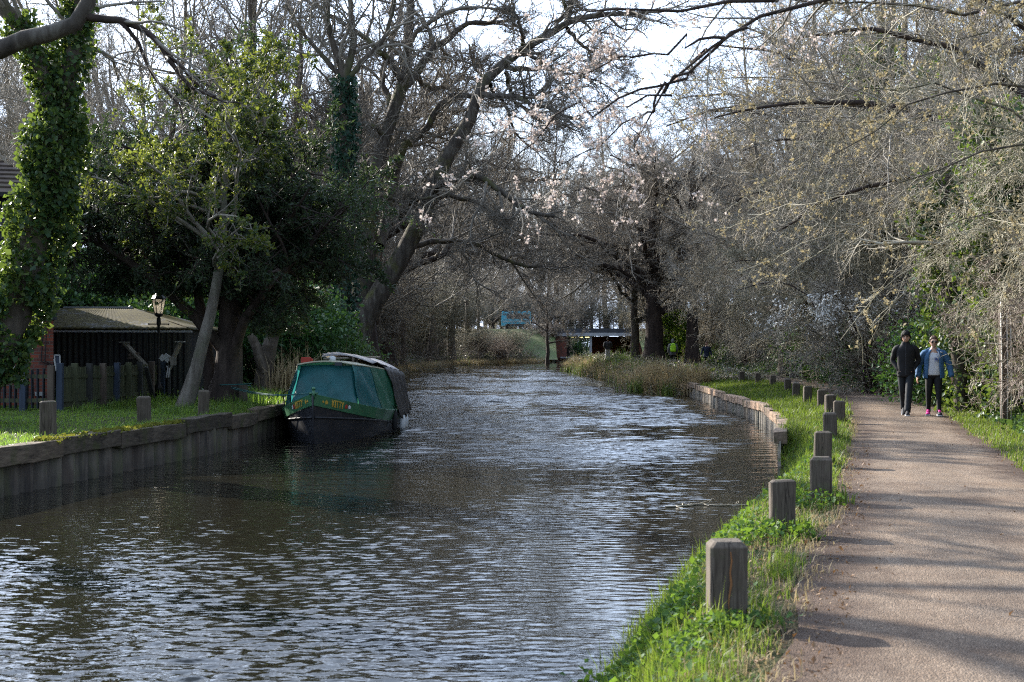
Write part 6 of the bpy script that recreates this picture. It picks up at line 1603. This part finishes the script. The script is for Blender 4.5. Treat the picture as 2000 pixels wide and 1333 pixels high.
def trousers(root, J, k, mat, thigh, knee, hem, hip=(.165, .12), name='trousers', wr=.07):
    b = MB(); p = J['pel']
    b.loft([sect((p[0], p[1], p[2] + d * k), hip[0] * q * k, hip[1] * q * k) for d, q in ((-.13, .80), (-.08, .97), (0, 1), (.07, .95), (.12, .92))])
    for s in 'lr':
        hp, kn, an = (Vector(J[n + s]) for n in ('hp', 'kn', 'an'))
        P = resample([hp + Vector((0, 0, .02)), hp.lerp(kn, .5) + Vector((0, -.005, 0)), kn, kn.lerp(an, .5) + Vector((0, .012, 0)), an + Vector((0, .008, -.015))], 18)
        R = np.interp(np.linspace(0, 1, 18), [0, .25, .5, .8, 1], [thigh, thigh * .93, knee, hem * 1.02, hem]) * k
        R = R * (1 + wr * np.sin(np.arange(18) * 2.6 + (0 if s == 'l' else 1.5)) * np.linspace(.2, 1, 18))
        b.tube(P, [(float(r), float(r) * 1.05) for r in R], 16)
    return b.build(name, M[mat], root, True)

def jacket(root, J, k, mat, rows, sl, name='jacket', gap=None, wr=.025, collar=None):
    """rows: (z, rx, ry, dy) hem to neck; sl: sleeve radii"""
    b = MB(); y0 = J['nb'][1]
    zs = [r[0] for r in rows]; Z = np.linspace(zs[0], zs[-1], 26)
    rr = [(z, *[float(np.interp(z, zs, [q[i] for q in rows])) for i in (1, 2, 3)]) for z in Z]
    if gap is None:
        b.loft([sect((0, d * k, z * k), rx * k, ry * k, 28, wr=wr, ph=z) for z, rx, ry, d in rr], True)
    else:
        b.grid([sect((0, d * k, z * k), rx * k, ry * k, 28, a0=gap * (1 - .35 * (z - zs[0]) / (zs[-1] - zs[0])), a1=2 * PI - gap * (1 - .35 * (z - zs[0]) / (zs[-1] - zs[0])), wr=wr, ph=z, close=False) for z, rx, ry, d in rr])
    o = b.build(name, M[mat], root, True, solid=.010 if gap else 0)
    for s in 'lr':
        x = 1 if s == 'l' else -1; c = MB(); shd = Vector(J['sh' + s]); el = Vector(J['el' + s]); wrs = Vector(J['wr' + s])
        sleeve(c, [shd + Vector((-x * .07, 0, .006)), shd + Vector((x * .012, 0, -.02)), shd.lerp(el, .5) + Vector((x * .008, 0, 0)), el, el.lerp(wrs, .5), wrs], [q * k for q in sl]); c.build('sleeve', M[mat], o, True)
    return o

def build_people():
    # boy in black, mid-stride, hands pushed into his jacket pockets
    Y = 29.4; x = (1769 - 1000) / F * Y
    root = thing('person', 'boy in a zipped black jacket and dark trousers walking with hands in pockets', 'person', (x, Y, .018), rz=-.24)
    J, k = joints(1.74, dict(l=(.025, -.26, .10, .02), r=(-.03, .30, .17, .10)), dict(l=(.25, .07, 1.13), r=(-.255, .08, 1.13)), dict(l=(.135, -.03, .95), r=(-.135, -.03, .95)), lean=-.02, hpitch=.10, hyaw=-.05, sh=.178)
    J['hc'] = (0, -.045, 1.615 * k)
    body(root, J, k * 1.02, 'skin_a'); hair(root, J, k * 1.02, 'hair_black', .036, -.015, -.075, .17, 3, shag=.028)
    rl = np.random.default_rng(12); b = MB(); hc = Vector(J['hc']); hk = k * 1.02
    for i in range(90):
        th = rl.random() * 2 * PI; fr = -math.cos(th); rim = -.018 + .062 * max(fr * -1 if False else math.cos(th), 0) ** .8 + rl.normal(0, .012)
        if math.cos(th) < -.3: rim = -.07 + rl.normal(0, .012)
        pts = []
        for u in (.05, .3, .6, .85, 1.0):
            ph = (1.52 - u * (1.52 - math.asin(max(-.9, min(.9, rim / .118)))))
            r_ = 1.10 + .05 * math.sin(u * 3.0) + rl.normal(0, .015)
            pts.append(hc + Vector((math.sin(th + u * .25) * math.cos(ph) * .080 * r_, -math.cos(th + u * .25) * math.cos(ph) * .098 * r_, math.sin(ph) * .120 * r_ + .004)) * hk)
        b.tube(pts, [.013, .016, .015, .010, .004], 6)
    b.build('hair', M['hair_black'], root, True)
    trousers(root, J, k, 'dark_trousers', .088, .072, .066)
    jk = jacket(root, J, k, 'black_fleece', [(.80, .168, .125, 0), (.86, .178, .135, 0), (1.05, .176, .13, -.005), (1.25, .188, .132, -.01), (1.36, .195, .128, -.012), (1.42, .172, .112, -.01), (1.465, .10, .088, -.012), (1.53, .076, .08, -.02)], [.072, .070, .064, .058, .055, .052])
    b = MB(); b.tube([(0, -.137 * k + (z - 1) * -.01, z * k) for z in np.linspace(.84, 1.50, 9)], .005, 5); b.build('zip', M['zip'], jk)
    for s in (-1, 1):
        b = MB(); b.tube([(s * .165 * k, -.105 * k, .99 * k), (s * .185 * k, -.06 * k, .88 * k)], .010, 5); b.build('pocket_edge', M['zip'], jk)
    shoe(root, J, 'l', ('shoe_dark', 'sole_pale')); shoe(root, J, 'r', ('shoe_dark', 'sole_pale'), pitch=.55)
    # woman in blue
    x = (1825 - 1000) / F * Y
    root = thing('person', 'woman in an open blue hooded jacket, white top, sunglasses and pink shoes', 'person', (x, Y + .05, .018), rz=-.24)
    J, k = joints(1.615, dict(l=(.105, -.24, .10, .03), r=(-.115, .02, .10, .04)), dict(l=(.335, .03, 1.13), r=(-.31, .05, 1.12)), dict(l=(.385, -.02, .86), r=(-.345, -.06, .86)), lean=-.015, hpitch=.05, hyaw=.08, sh=.19)
    body(root, J, k * 1.06, 'skin_a', 1.08); hair(root, J, k * 1.06, 'hair_brown', .062, .0, -.07, .10, 8, shag=.018)
    trousers(root, J, k, 'black_leggings', .098, .068, .050, (.185, .135), 'leggings', .03)
    sh = jacket(root, J, k, 'white_shirt', [(.90, .170, .128, -.015), (1.0, .178, .138, -.015), (1.15, .17, .135, -.018), (1.30, .175, .135, -.018), (1.40, .14, .10, -.012), (1.45, .075, .07, -.008)], [.06, .06, .055, .05, .045, .042], 'shirt')
    rngp = np.random.default_rng(4); b = MB()
    for i in range(26):
        px, pz = .055 + rngp.normal(0, .022), 1.255 + rngp.normal(0, .025); r = rngp.uniform(.004, .009); yy = -.163 - .0
        ang = rngp.random() * 3; ring = [(px * k + r * math.cos(a + ang), (-.1525 - .01 * (1 - (px / .17) ** 2)) * k - .002, pz * k + r * math.sin(a + ang)) for a in np.linspace(0, 2 * PI, 6)[:-1]]
        b.loft([ring, [(q[0], q[1] + .012, q[2]) for q in ring]])
    b.build('printed_motif', M['print_blue'], sh)
    b = MB()
    for s in (-1, 1): b.loft([[(s * .012 * k, -.095 * k, 1.40 * k), (s * .075 * k, -.05 * k, 1.475 * k), (s * .085 * k, -.06 * k, 1.43 * k), (s * .045 * k, -.125 * k, 1.36 * k)], [(s * .012 * k, -.102 * k, 1.40 * k), (s * .078 * k, -.057 * k, 1.478 * k), (s * .088 * k, -.067 * k, 1.43 * k), (s * .045 * k, -.134 * k, 1.36 * k)]])
    b.build('collar', M['white_shirt'], sh)
    jk = jacket(root, J, k, 'blue_jacket', [(.83, .215, .155, 0), (.90, .222, .16, 0), (1.10, .208, .155, -.005), (1.28, .212, .155, -.01), (1.37, .20, .135, -.01), (1.43, .15, .11, -.005), (1.47, .095, .09, 0)], [.085, .085, .08, .074, .068, .062], gap=.62, wr=.03)
    b = MB(); P = [(math.sin(a) * .135 * k, (-math.cos(a) * .105 + .0) * k, (1.425 + .035 * -math.cos(a)) * k) for a in np.linspace(.75, 2 * PI - .75, 15)]
    b.tube(P, [(.02 + .022 * math.sin(PI * i / 14), .03 + .03 * math.sin(PI * i / 14)) for i in range(15)], 10); b.build('hood', M['blue_jacket'], jk, True)
    b = MB(); b.tube([(.085 * k, -.10 * k, 1.44 * k), (.10 * k, -.15 * k, 1.38 * k), (.135 * k, -.165 * k, 1.28 * k)], .009, 6); b.tube([(.13 * k, -.10 * k, 1.42 * k), (.185 * k, -.09 * k, 1.40 * k)], .014, 6); b.build('hood_lining', M['white_shirt'], jk, True)
    shoe(root, J, 'l', ('shoe_dark', 'sole_pale', 'shoe_pink'), .25, rz=.12); shoe(root, J, 'r', ('shoe_pink', 'sole_pale', 'shoe_pink'), .25, rz=-.08)
    hc = Vector(J['hc']); R = Matrix.Rotation(J['hyaw'], 3, 'Z') @ Matrix.Rotation(J['hpitch'], 3, 'X'); b = MB(); kk = k * 1.06
    for s in (-1, 1):
        ring = lambda y, q: [R @ (Vector((s * .034 + .029 * q * math.cos(a), y + .012 * (math.cos(a) * s) ** 2 * 1.0, .006 + .021 * q * math.sin(a))) * kk) + hc for a in np.linspace(0, 2 * PI, 13)[:-1]]
        b.loft([ring(-.104, .9), ring(-.100, 1.0), ring(-.092, 1.0)])
        b.tube([R @ (Vector((s * .062, -.090, .012)) * kk) + hc, R @ (Vector((s * .083, -.04, .012)) * kk) + hc, R @ (Vector((s * .086, .015, .008)) * kk) + hc], .0035, 5)
    b.tube([R @ (Vector((-.01, -.104, .010)) * kk) + hc, R @ (Vector((.01, -.104, .010)) * kk) + hc], .003, 5)
    b.build('sunglasses', M['shades'], root, True)
    # far woman in navy
    Y = 84; x = (1380 - 1000) / F * Y
    root = thing('person', 'distant woman in a navy coat walking toward the camera by the last bollards', 'person', (x, Y, .07), rz=.05)
    J, k = joints(1.62, dict(l=(.05, -.20, .10, .02), r=(-.05, .22, .14, .06)), dict(l=(.27, .05, 1.13), r=(-.29, .03, 1.14)), dict(l=(.30, -.05, .88), r=(-.37, -.04, .90)))
    body(root, J, k * 1.04, 'skin_a'); hair(root, J, k * 1.04, 'hair_brown', .05, -.05, -.10, .12, 5)
    trousers(root, J, k, 'black_leggings', .088, .062, .05); jacket(root, J, k, 'navy_coat', [(.78, .20, .14, 0), (1.0, .18, .13, 0), (1.28, .195, .13, -.01), (1.38, .17, .11, -.01), (1.45, .08, .08, 0), (1.49, .07, .075, 0)], [.078, .076, .07, .062, .056, .05], 'coat')
    shoe(root, J, 'l', ('shoe_dark', 'shoe_dark')); shoe(root, J, 'r', ('shoe_dark', 'shoe_dark'), pitch=.4)
    # walker with the yellow rucksack, seen from behind
    Y = 87; x = (1314 - 1000) / F * Y
    root = thing('person', 'person in a grey hooded coat walking away with a bright yellow rucksack', 'person', (x, Y, .13), rz=PI)
    J, k = joints(1.72, dict(l=(.07, -.15, .10, .02), r=(-.07, .18, .13, .06)), dict(l=(.27, .03, 1.14), r=(-.27, .03, 1.14)), dict(l=(.26, -.08, .92), r=(-.26, -.08, .92)))
    body(root, J, k, 'skin_a'); hair(root, J, k * 1.08, 'grey_coat', .06, -.10, -.115, .14, 6, 'hood')
    trousers(root, J, k, 'black_leggings', .09, .07, .06); jacket(root, J, k, 'grey_coat', [(.80, .20, .14, 0), (1.05, .20, .14, 0), (1.28, .215, .145, 0), (1.38, .19, .12, 0), (1.45, .09, .09, 0), (1.52, .08, .085, 0)], [.088, .086, .078, .07, .062, .056], 'coat')
    shoe(root, J, 'l', ('shoe_dark', 'shoe_dark')); shoe(root, J, 'r', ('shoe_dark', 'shoe_dark'))
    bag = thing('rucksack', 'bright yellow green rucksack on the back of the distant walker in grey', 'rucksack', (x, Y - .15, .13 + .95)); b = MB()
    b.loft([sect((0, -.10, z), rx, ry, 18, ex=3.2) for z, rx, ry in ((.0, .12, .06), (.03, .17, .10), (.22, .175, .115), (.40, .16, .10), (.50, .11, .07), (.53, .05, .04))]); b.build('pack', M['hivis'], bag, True)
    b = MB(); b.loft([sect((0, -.20, z), rx, .035, 14, ex=3) for z, rx in ((.04, .10), (.07, .13), (.20, .13), (.24, .10))]); b.build('pocket', M['hivis'], bag, True)
    b = MB(); b.tube([(-.12, -.228, .235), (.12, -.228, .235)], .008, 5); b.tube([(-.14, -.19, .40), (-.10, -.195, .46), (.10, -.195, .46), (.14, -.19, .40)], .008, 5); b.build('zip', M['zip'], bag)
    for s in (-1, 1): b = MB(); b.tube([(s * .11, -.03, .45), (s * .12, .12, .50), (s * .125, .28, .38), (s * .14, .25, .12), (s * .15, .02, .05)], (.022), 6); b.build('strap', M['hivis'], bag, True)
    # man on the bank
    Y = 104; x = (1187 - 1000) / F * Y
    root = thing('person', 'man in dark jacket and pale grey trousers on the brambly bank facing the bridge', 'person', (x, Y, .27), rz=PI + .1)
    J, k = joints(1.76, dict(l=(.10, 0, .10, .01), r=(-.10, .02, .10, .01)), dict(l=(.28, .02, 1.15), r=(-.28, .02, 1.15)), dict(l=(.22, -.16, 1.05), r=(-.22, -.16, 1.05)), sh=.2)
    body(root, J, k, 'skin_a'); hair(root, J, k, 'hair_black', .05, .0, -.06, .06, 7)
    trousers(root, J, k, 'pale_trousers', .10, .085, .075); jacket(root, J, k, 'charcoal_jacket', [(.92, .19, .14, 0), (1.05, .20, .14, 0), (1.28, .22, .145, 0), (1.38, .20, .12, 0), (1.45, .09, .085, 0), (1.50, .075, .08, 0)], [.088, .086, .078, .07, .062, .056])
    shoe(root, J, 'l', ('shoe_dark', 'sole_pale')); shoe(root, J, 'r', ('shoe_dark', 'sole_pale'))
# ================================================================== grass, brambles, ground cover
def scatter(n, y0, y1, f0, f1, rng, ypow=1.0):
    """points with x between two functions of y; ypow>1 packs them toward y0"""
    Y = y0 + (y1 - y0) * rng.random(n) ** ypow
    a, b = f0(Y), f1(Y); X = a + (b - a) * rng.random(n)
    return np.stack([X, Y, ground_z(X, Y)], 1)
def patch(P, scale, thr, rng, soft=.25):
    """keep points by a smooth random field, so cover is patchy"""
    v = np.array([.5 + .5 * mnoise.noise(Vector((p[0] * scale, p[1] * scale, 3.3))) for p in P])
    return P[v + rng.normal(0, soft, len(P)) * .5 > thr]

def stuff(name, label_mesh, mat):
    o = link(name, label_mesh, mat); tag(o, kind='stuff'); return o

def stems_mass(P, rng, L, r, K=5, arch=.5, lean=.6, up=1.0, S=3, gn=.12):
    n = len(P); a = rng.random(n) * 2 * PI
    d = nrm(np.stack([np.cos(a) * lean, np.sin(a) * lean, np.full(n, up)], 1) + rng.normal(0, .15, (n, 3)))
    ln = L * (.5 + .8 * rng.random(n)); out = np.empty((n, K, 3)); p = P.copy(); out[:, 0] = p
    for k in range(1, K):
        d = nrm(d + np.array([0, 0, -arch * k / K]) + rng.normal(0, gn, (n, 3))); p = p + d * (ln / (K - 1))[:, None]; out[:, k] = p
    R = np.repeat((r * np.linspace(1, .5, K))[None], n, 0)
    return out, R

def build_ground_cover():
    rng = np.random.default_rng(201)
    # ---- towpath verge, near
    a = Acc()
    def tuftset(n, per, y0, y1, f0, f1, h, w, sp, lean, ypow=1.0, thr=None):
        C = scatter(n, y0, y1, f0, f1, rng, ypow)
        if thr: C = patch(C, thr[0], thr[1], rng)
        B = np.repeat(C, per, 0) + np.concatenate([rng.normal(0, sp, (len(C) * per, 2)), np.zeros((len(C) * per, 1))], 1)
        B[:, 2] = ground_z(B[:, 0], B[:, 1]) - .01
        hh = np.repeat(h * (.55 + .8 * rng.random(len(C))), per)
        V, Q, T, r = blades(B, rng, hh, w, lean); a.add(V, Q, T, r)
    e0 = lambda y: edge(RP, y) + .03; e1 = lambda y: edge(PLp, y) - .02 - .14 * np.random.default_rng(len(y)).random(len(y))
    tuftset(2700, 13, 5, 14, e0, e1, .085, .0036, .032, .85, 1.3, (2.3, .49))
    tuftset(900, 16, 5, 14, lambda y: edge(RP, y) - .02, lambda y: edge(RP, y) + .35, .15, .0045, .04, .9, 1.3)
    tuftset(3800, 13, 14, 30, e0, e1, .085, .005, .05, .8, 1.2, (1.5, .36))
    tuftset(700, 15, 14, 26, lambda y: edge(RP, y) - .02, lambda y: edge(RP, y) + .4, .15, .006, .05, .9)
    tuftset(4200, 12, 30, 72, e0, e1, .11, .009, .07, .7, 1.2)
    # tufts at the bollard feet
    for px, Y, lab, h in BOLL[:9]:
        x = (px - 1000) / F * Y
        tuftset(26, 10, Y - .22, Y + .22, lambda y: np.full_like(y, x - .24), lambda y: np.full_like(y, x + .24), .13, .004 + Y * .0001, .03, .8)
    # right-hand verge of the path
    r0 = lambda y: edge(PRp, y) - .05; r1 = lambda y: edge(PRp, y) + 1.15
    tuftset(3000, 13, 13, 30, r0, r1, .08, .006, .06, .8, 1.0, (1.0, .22)); tuftset(1500, 12, 30, 52, r0, r1, .09, .009, .08, .8, 1.0, (.7, .3))
    stuff('grass', a.mesh('verge_grass'), M['grass'])
    # broad leaved weeds in the verge
    a = Acc()
    def weeds(n, per, y0, y1, f0, f1, sp, L, h, thr=None, ypow=1.2):
        C = scatter(n, y0, y1, f0, f1, rng, ypow)
        if thr: C = patch(C, thr[0], thr[1], rng)
        P = np.repeat(C, per, 0) + rng.normal(0, sp, (len(C) * per, 3)) * (1, 1, 0)
        P[:, 2] = ground_z(P[:, 0], P[:, 1]) + h * rng.random(len(P)) ** .8
        V, T, r = leaves(P, rng, L=L, Wd=.85, up=(0, 0, 2.2), fold=.12); a.add(V, None, T, r)
    weeds(260, 26, 5, 13, e0, lambda y: edge(PLp, y) - .35, .09, .034, .10, (2.0, .46))
    weeds(40, 60, 7.9, 8.9, lambda y: edge(RP, y) - .05, lambda y: edge(RP, y) + .45, .08, .042, .17)
    weeds(22, 40, 7.1, 7.5, lambda y: edge(RP, y) + .2, lambda y: edge(RP, y) + .9, .07, .032, .10)
    weeds(24, 45, 10.5, 11.1, lambda y: edge(RP, y) + .3, lambda y: edge(RP, y) + 1.2, .08, .034, .13)
    weeds(20, 45, 12.7, 13.4, lambda y: edge(RP, y) + .1, lambda y: edge(RP, y) + 1.3, .08, .036, .14)
    weeds(160, 22, 13, 26, e0, lambda y: edge(PLp, y) - .3, .12, .042, .13, (1.4, .5))
    stuff('weeds', a.mesh('verge_weeds'), M['weed'])
    # dead leaves on verge and path edge
    a = Acc()
    P = np.concatenate([scatter(3800, 5, 20, lambda y: edge(PLp, y) - .7, lambda y: edge(PLp, y) + .32, rng, 1.4), scatter(1500, 14, 45, lambda y: edge(PRp, y) - .35, lambda y: edge(PRp, y) + 1.2, rng), scatter(420, 5, 30, lambda y: edge(PLp, y), lambda y: edge(PRp, y), rng)])
    P[:, 2] += .020; V, T, r = leaves(P, rng, L=.024, Wd=.55, up=(0, 0, 6), lv=.5); a.add(V, None, T, r)
    stuff('leaf_litter', a.mesh('leaf_litter'), M['dead_leaf'])
    # straw among the green
    a = Acc(); tuftset(2600, 7, 5, 30, e0, lambda y: edge(PLp, y) + .08, .07, .0035, .05, 1.4, 1.3); tuftset(900, 7, 13, 40, r0, r1, .07, .005, .07, 1.4)
    stuff('dead_grass', a.mesh('verge_straw'), M['dead_grass'])
    # ---- left lawn
    a = Acc()
    l0 = lambda y: edge(LP, y) - 6; l1 = lambda y: edge(LP, y) - .04
    tuftset(9500, 9, 9, 44, l0, l1, .055, .007, .09, .8, 1.1)
    tuftset(900, 12, 17, 44, lambda y: edge(LP, y) - .35, lambda y: edge(LP, y) + .02, .10, .007, .06, 1.1, 1.0, (.5, .45))
    tuftset(420, 12, 28, 33.5, lambda y: edge(LP, y) - 1.6, lambda y: edge(LP, y) - .2, .15, .008, .08, .8, 1.0, (.8, .42))
    tuftset(260, 14, 33, 46, lambda y: edge(LP, y) - 2.5, lambda y: edge(LP, y) - .1, .22, .010, .10, .8)
    tuftset(200, 10, 29.4, 38, lambda y: np.full_like(y, -9.0), lambda y: np.full_like(y, -8.6), .16, .008, .08, .8)
    stuff('lawn_grass', a.mesh('lawn_grass'), M['lawn'])
    # ---- brambles and dead stems: far right bank and far left bank
    def brambly(name, Ps, L, r, leafn, leafL, up, mats, seed, h):
        rg = np.random.default_rng(seed); o, R = stems_mass(Ps, rg, L, r, 6, .75, .8, up)
        V, Q = tubes(o, R, 3); stuff(name, mk(name, V, Q), M[mats[0]])
        b = rg.integers(0, len(o), leafn); t = rg.random(leafn) * 4.99; i = t.astype(int); w = (t - i)[:, None]
        C = o[b, i] * (1 - w) + o[b, i + 1] * w + rg.normal(0, .06, (leafn, 3)); C = C[C[:, 2] > ground_z(C[:, 0], C[:, 1])]
        V, T, rr = leaves(C, rg, L=leafL, Wd=.7, up=(0, 0, .8)); stuff('bramble_leaves', mk('bramble_leaves', V, None, T, rr), M[mats[1]])
    rb = scatter(5200, 58.5, 132, lambda y: edge(RP, y) - .15, lambda y: edge(PLp, y) - .1, rng, 1.3)
    rpx = 1000 + F * rb[:, 0] / rb[:, 1]
    rb = rb[~((np.abs(rpx - 1187) < 9) & (rb[:, 1] > 88) & (rb[:, 1] < 106))]; rpx = 1000 + F * rb[:, 0] / rb[:, 1]
    rb = rb[~((np.abs(rpx - 1381) < 14) & (rb[:, 1] > 63))]
    brambly('bank_undergrowth', rb, 1.02, .010, 15000, .11, 1.0, ('twig_tan', 'bramble'), 301, 1.0)
    lb = scatter(6500, 44, 176, lambda y: edge(LP, y) - 9, lambda y: edge(LP, y) + .15, rng, .9)
    brambly('bank_undergrowth', lb, 1.5, .012, 15000, .12, .9, ('twig', 'bramble'), 302, 1.0)
    hump = scatter(2300, 128, 172, lambda y: edge(LP, y) - 7, lambda y: edge(LP, y) - .2, rng, 1.0)
    o, R = stems_mass(hump, rng, 3.2, .014, 7, .5, .7, 1.3); V, Q = tubes(o, R, 3); stuff('thicket', mk('thicket', V, Q), M['bark'])
    # fringe of dead grass and reeds at the waterline
    a = Acc()
    def fringe(tab, side, y0, y1, n, h, w, per=12, sp=.12, width=.6, thr=None):
        C = scatter(n, y0, y1, lambda y: edge(tab, y) - .1 * side, lambda y: edge(tab, y) + width * side, rng)
        if thr: C = patch(C, thr[0], thr[1], rng)
        B = np.repeat(C, per, 0) + rng.normal(0, sp, (len(C) * per, 3)) * (1, 1, 0); B[:, 2] = np.maximum(ground_z(B[:, 0], B[:, 1]), WATER) - .03
        V, Q, T, r = blades(B, rng, h, w, 1.0, dirn=(-.5 * side, -.3, 0)); a.add(V, Q, T, r)
    fringe(RP, 1, 58.5, 135, 1500, .55, .013); fringe(RP, 1, 57.5, 70, 420, .8, .012); fringe(LP, -1, 45, 176, 1700, .55, .016)
    fringe(RP, 1, 60, 130, 240, .4, .012, width=3.4)
    P = W(575, 770, 42); B = np.repeat(np.array([[P[0], 42, 0.1]]), 420, 0) + rng.normal(0, .45, (420, 3)) * (1, 1, 0); V, Q, T, r = blades(B, rng, .95, .012, .7); a.add(V, Q, T, r)
    stuff('dead_grass', a.mesh('dead_grass'), M['dead_grass'])
    a = Acc()
    for px, Y, n, h in ((1120, 112, 120, .6), (1140, 104, 130, .7), (1210, 86, 140, .9), (1195, 92, 150, .8), (1255, 64, 140, .55), (1325, 60, 120, .6), (1235, 76, 110, .6), (900, 152, 50, .6), (1385, 64, 160, .45), (1160, 100, 120, .7)):
        x = (px - 1000) / F * Y; B = np.array([[x, Y, 0]]) + rng.normal(0, .42, (n * 2, 3)) * (1, 1, 0); B[:, 2] = np.maximum(ground_z(B[:, 0], B[:, 1]), WATER) - .02
        V, Q, T, r = blades(B, rng, h, .020, .7); a.add(V, Q, T, r)
    fringe(RP, 1, 59, 130, 130, .4, .014)
    stuff('reeds', a.mesh('reeds'), M['reed'])
    # ---- ivy and brambles under the thicket, right of the path
    a = Acc()
    C = scatter(5200, 19, 112, lambda y: edge(PRp, y) + .75, lambda y: edge(PRp, y) + 4.5, rng, 1.5)
    dz = np.clip((C[:, 0] - edge(PRp, C[:, 1]) - .7) * .55, 0, 1.5)
    P = np.repeat(C, 13, 0) + rng.normal(0, .15, (len(C) * 13, 3)) * (1, 1, .4); hz = np.repeat(dz, 13) * rng.random(len(P)) ** .7
    P[:, 2] = ground_z(P[:, 0], P[:, 1]) + .04 + hz
    V, T, r = leaves(P, rng, L=.085, Wd=.85, up=(0, -.4, 1.0), fold=.2); a.add(V, None, T, r)
    stuff('ivy_groundcover', a.mesh('ivy_groundcover'), M['ivy_ground'])
    Ps = scatter(2600, 20, 90, lambda y: edge(PRp, y) + np.where(y < 36, 2.4, 1.0), lambda y: edge(PRp, y) + 5.5, rng, 1.4)
    o, R = stems_mass(Ps, rng, 2.2, .008, 7, .55, .8, 1.0, gn=.2); V, Q = tubes(o, R, 3); stuff('bramble_stems', mk('bramble_stems', V, Q), M['twig_red'])
    # under the left trees: dark litter-loving ivy
    P = scatter(9000, 36, 60, lambda y: edge(LP, y) - 9, lambda y: edge(LP, y) - 1.5, rng); P[:, 2] += .05 + .25 * rng.random(len(P)) ** 2
    V, T, r = leaves(P, rng, L=.11, Wd=.8, up=(0, 0, 1.0)); stuff('ivy_groundcover', mk('left_ground_ivy', V, None, T, r), M['ivy_ground'])
    # moss cushions on the left capping
    a = Acc()
    rg = np.random.default_rng(7)
    for y0, n in ((20.5, 900), (22.2, 1300), (24.0, 500)):
        Yv = y0 + rg.random(n) * 1.6; X = edge(LP, Yv) + .06 + rg.normal(-.03, .07, n); P = np.stack([X, Yv, .075 + .02 * rg.random(n)], 1)
        V, T, r = leaves(P, rg, L=.05, Wd=.9, up=(0, 0, 1.5)); a.add(V, None, T, r)
    stuff('moss', a.mesh('moss'), M['moss_leaf'])
M['moss_leaf'] = leafmat('moss_leaf', [(.05, .06, .012), (.10, .11, .018), (.16, .16, .03)], (.3, .3, .04), .3, .8, .1)
mats_objects()
build_world()
build_setting()
build_trees()
build_more_trees()
build_bollards()
build_boat()
build_left()
build_bridge()
build_misc()
mats_people()
build_people()
build_ground_cover()
canal_wall(LP, 2, 44, 'canal_wall', 'timber capped sheet piled wall along the left lawn', .08, 1, (M['piling'], M['cap']), 2.3, .26, .26, 101, (-7, 19, WATER))
canal_wall(RP, 24.5, 58.5, 'canal_wall', 'pale sheet piled wall with pinkish capping below the bollards on the towpath side', -.07, -1, (M['piling_pale'], M['cap_pink']), 2.0, .20, .22, 102, (6.4, 35, WATER))
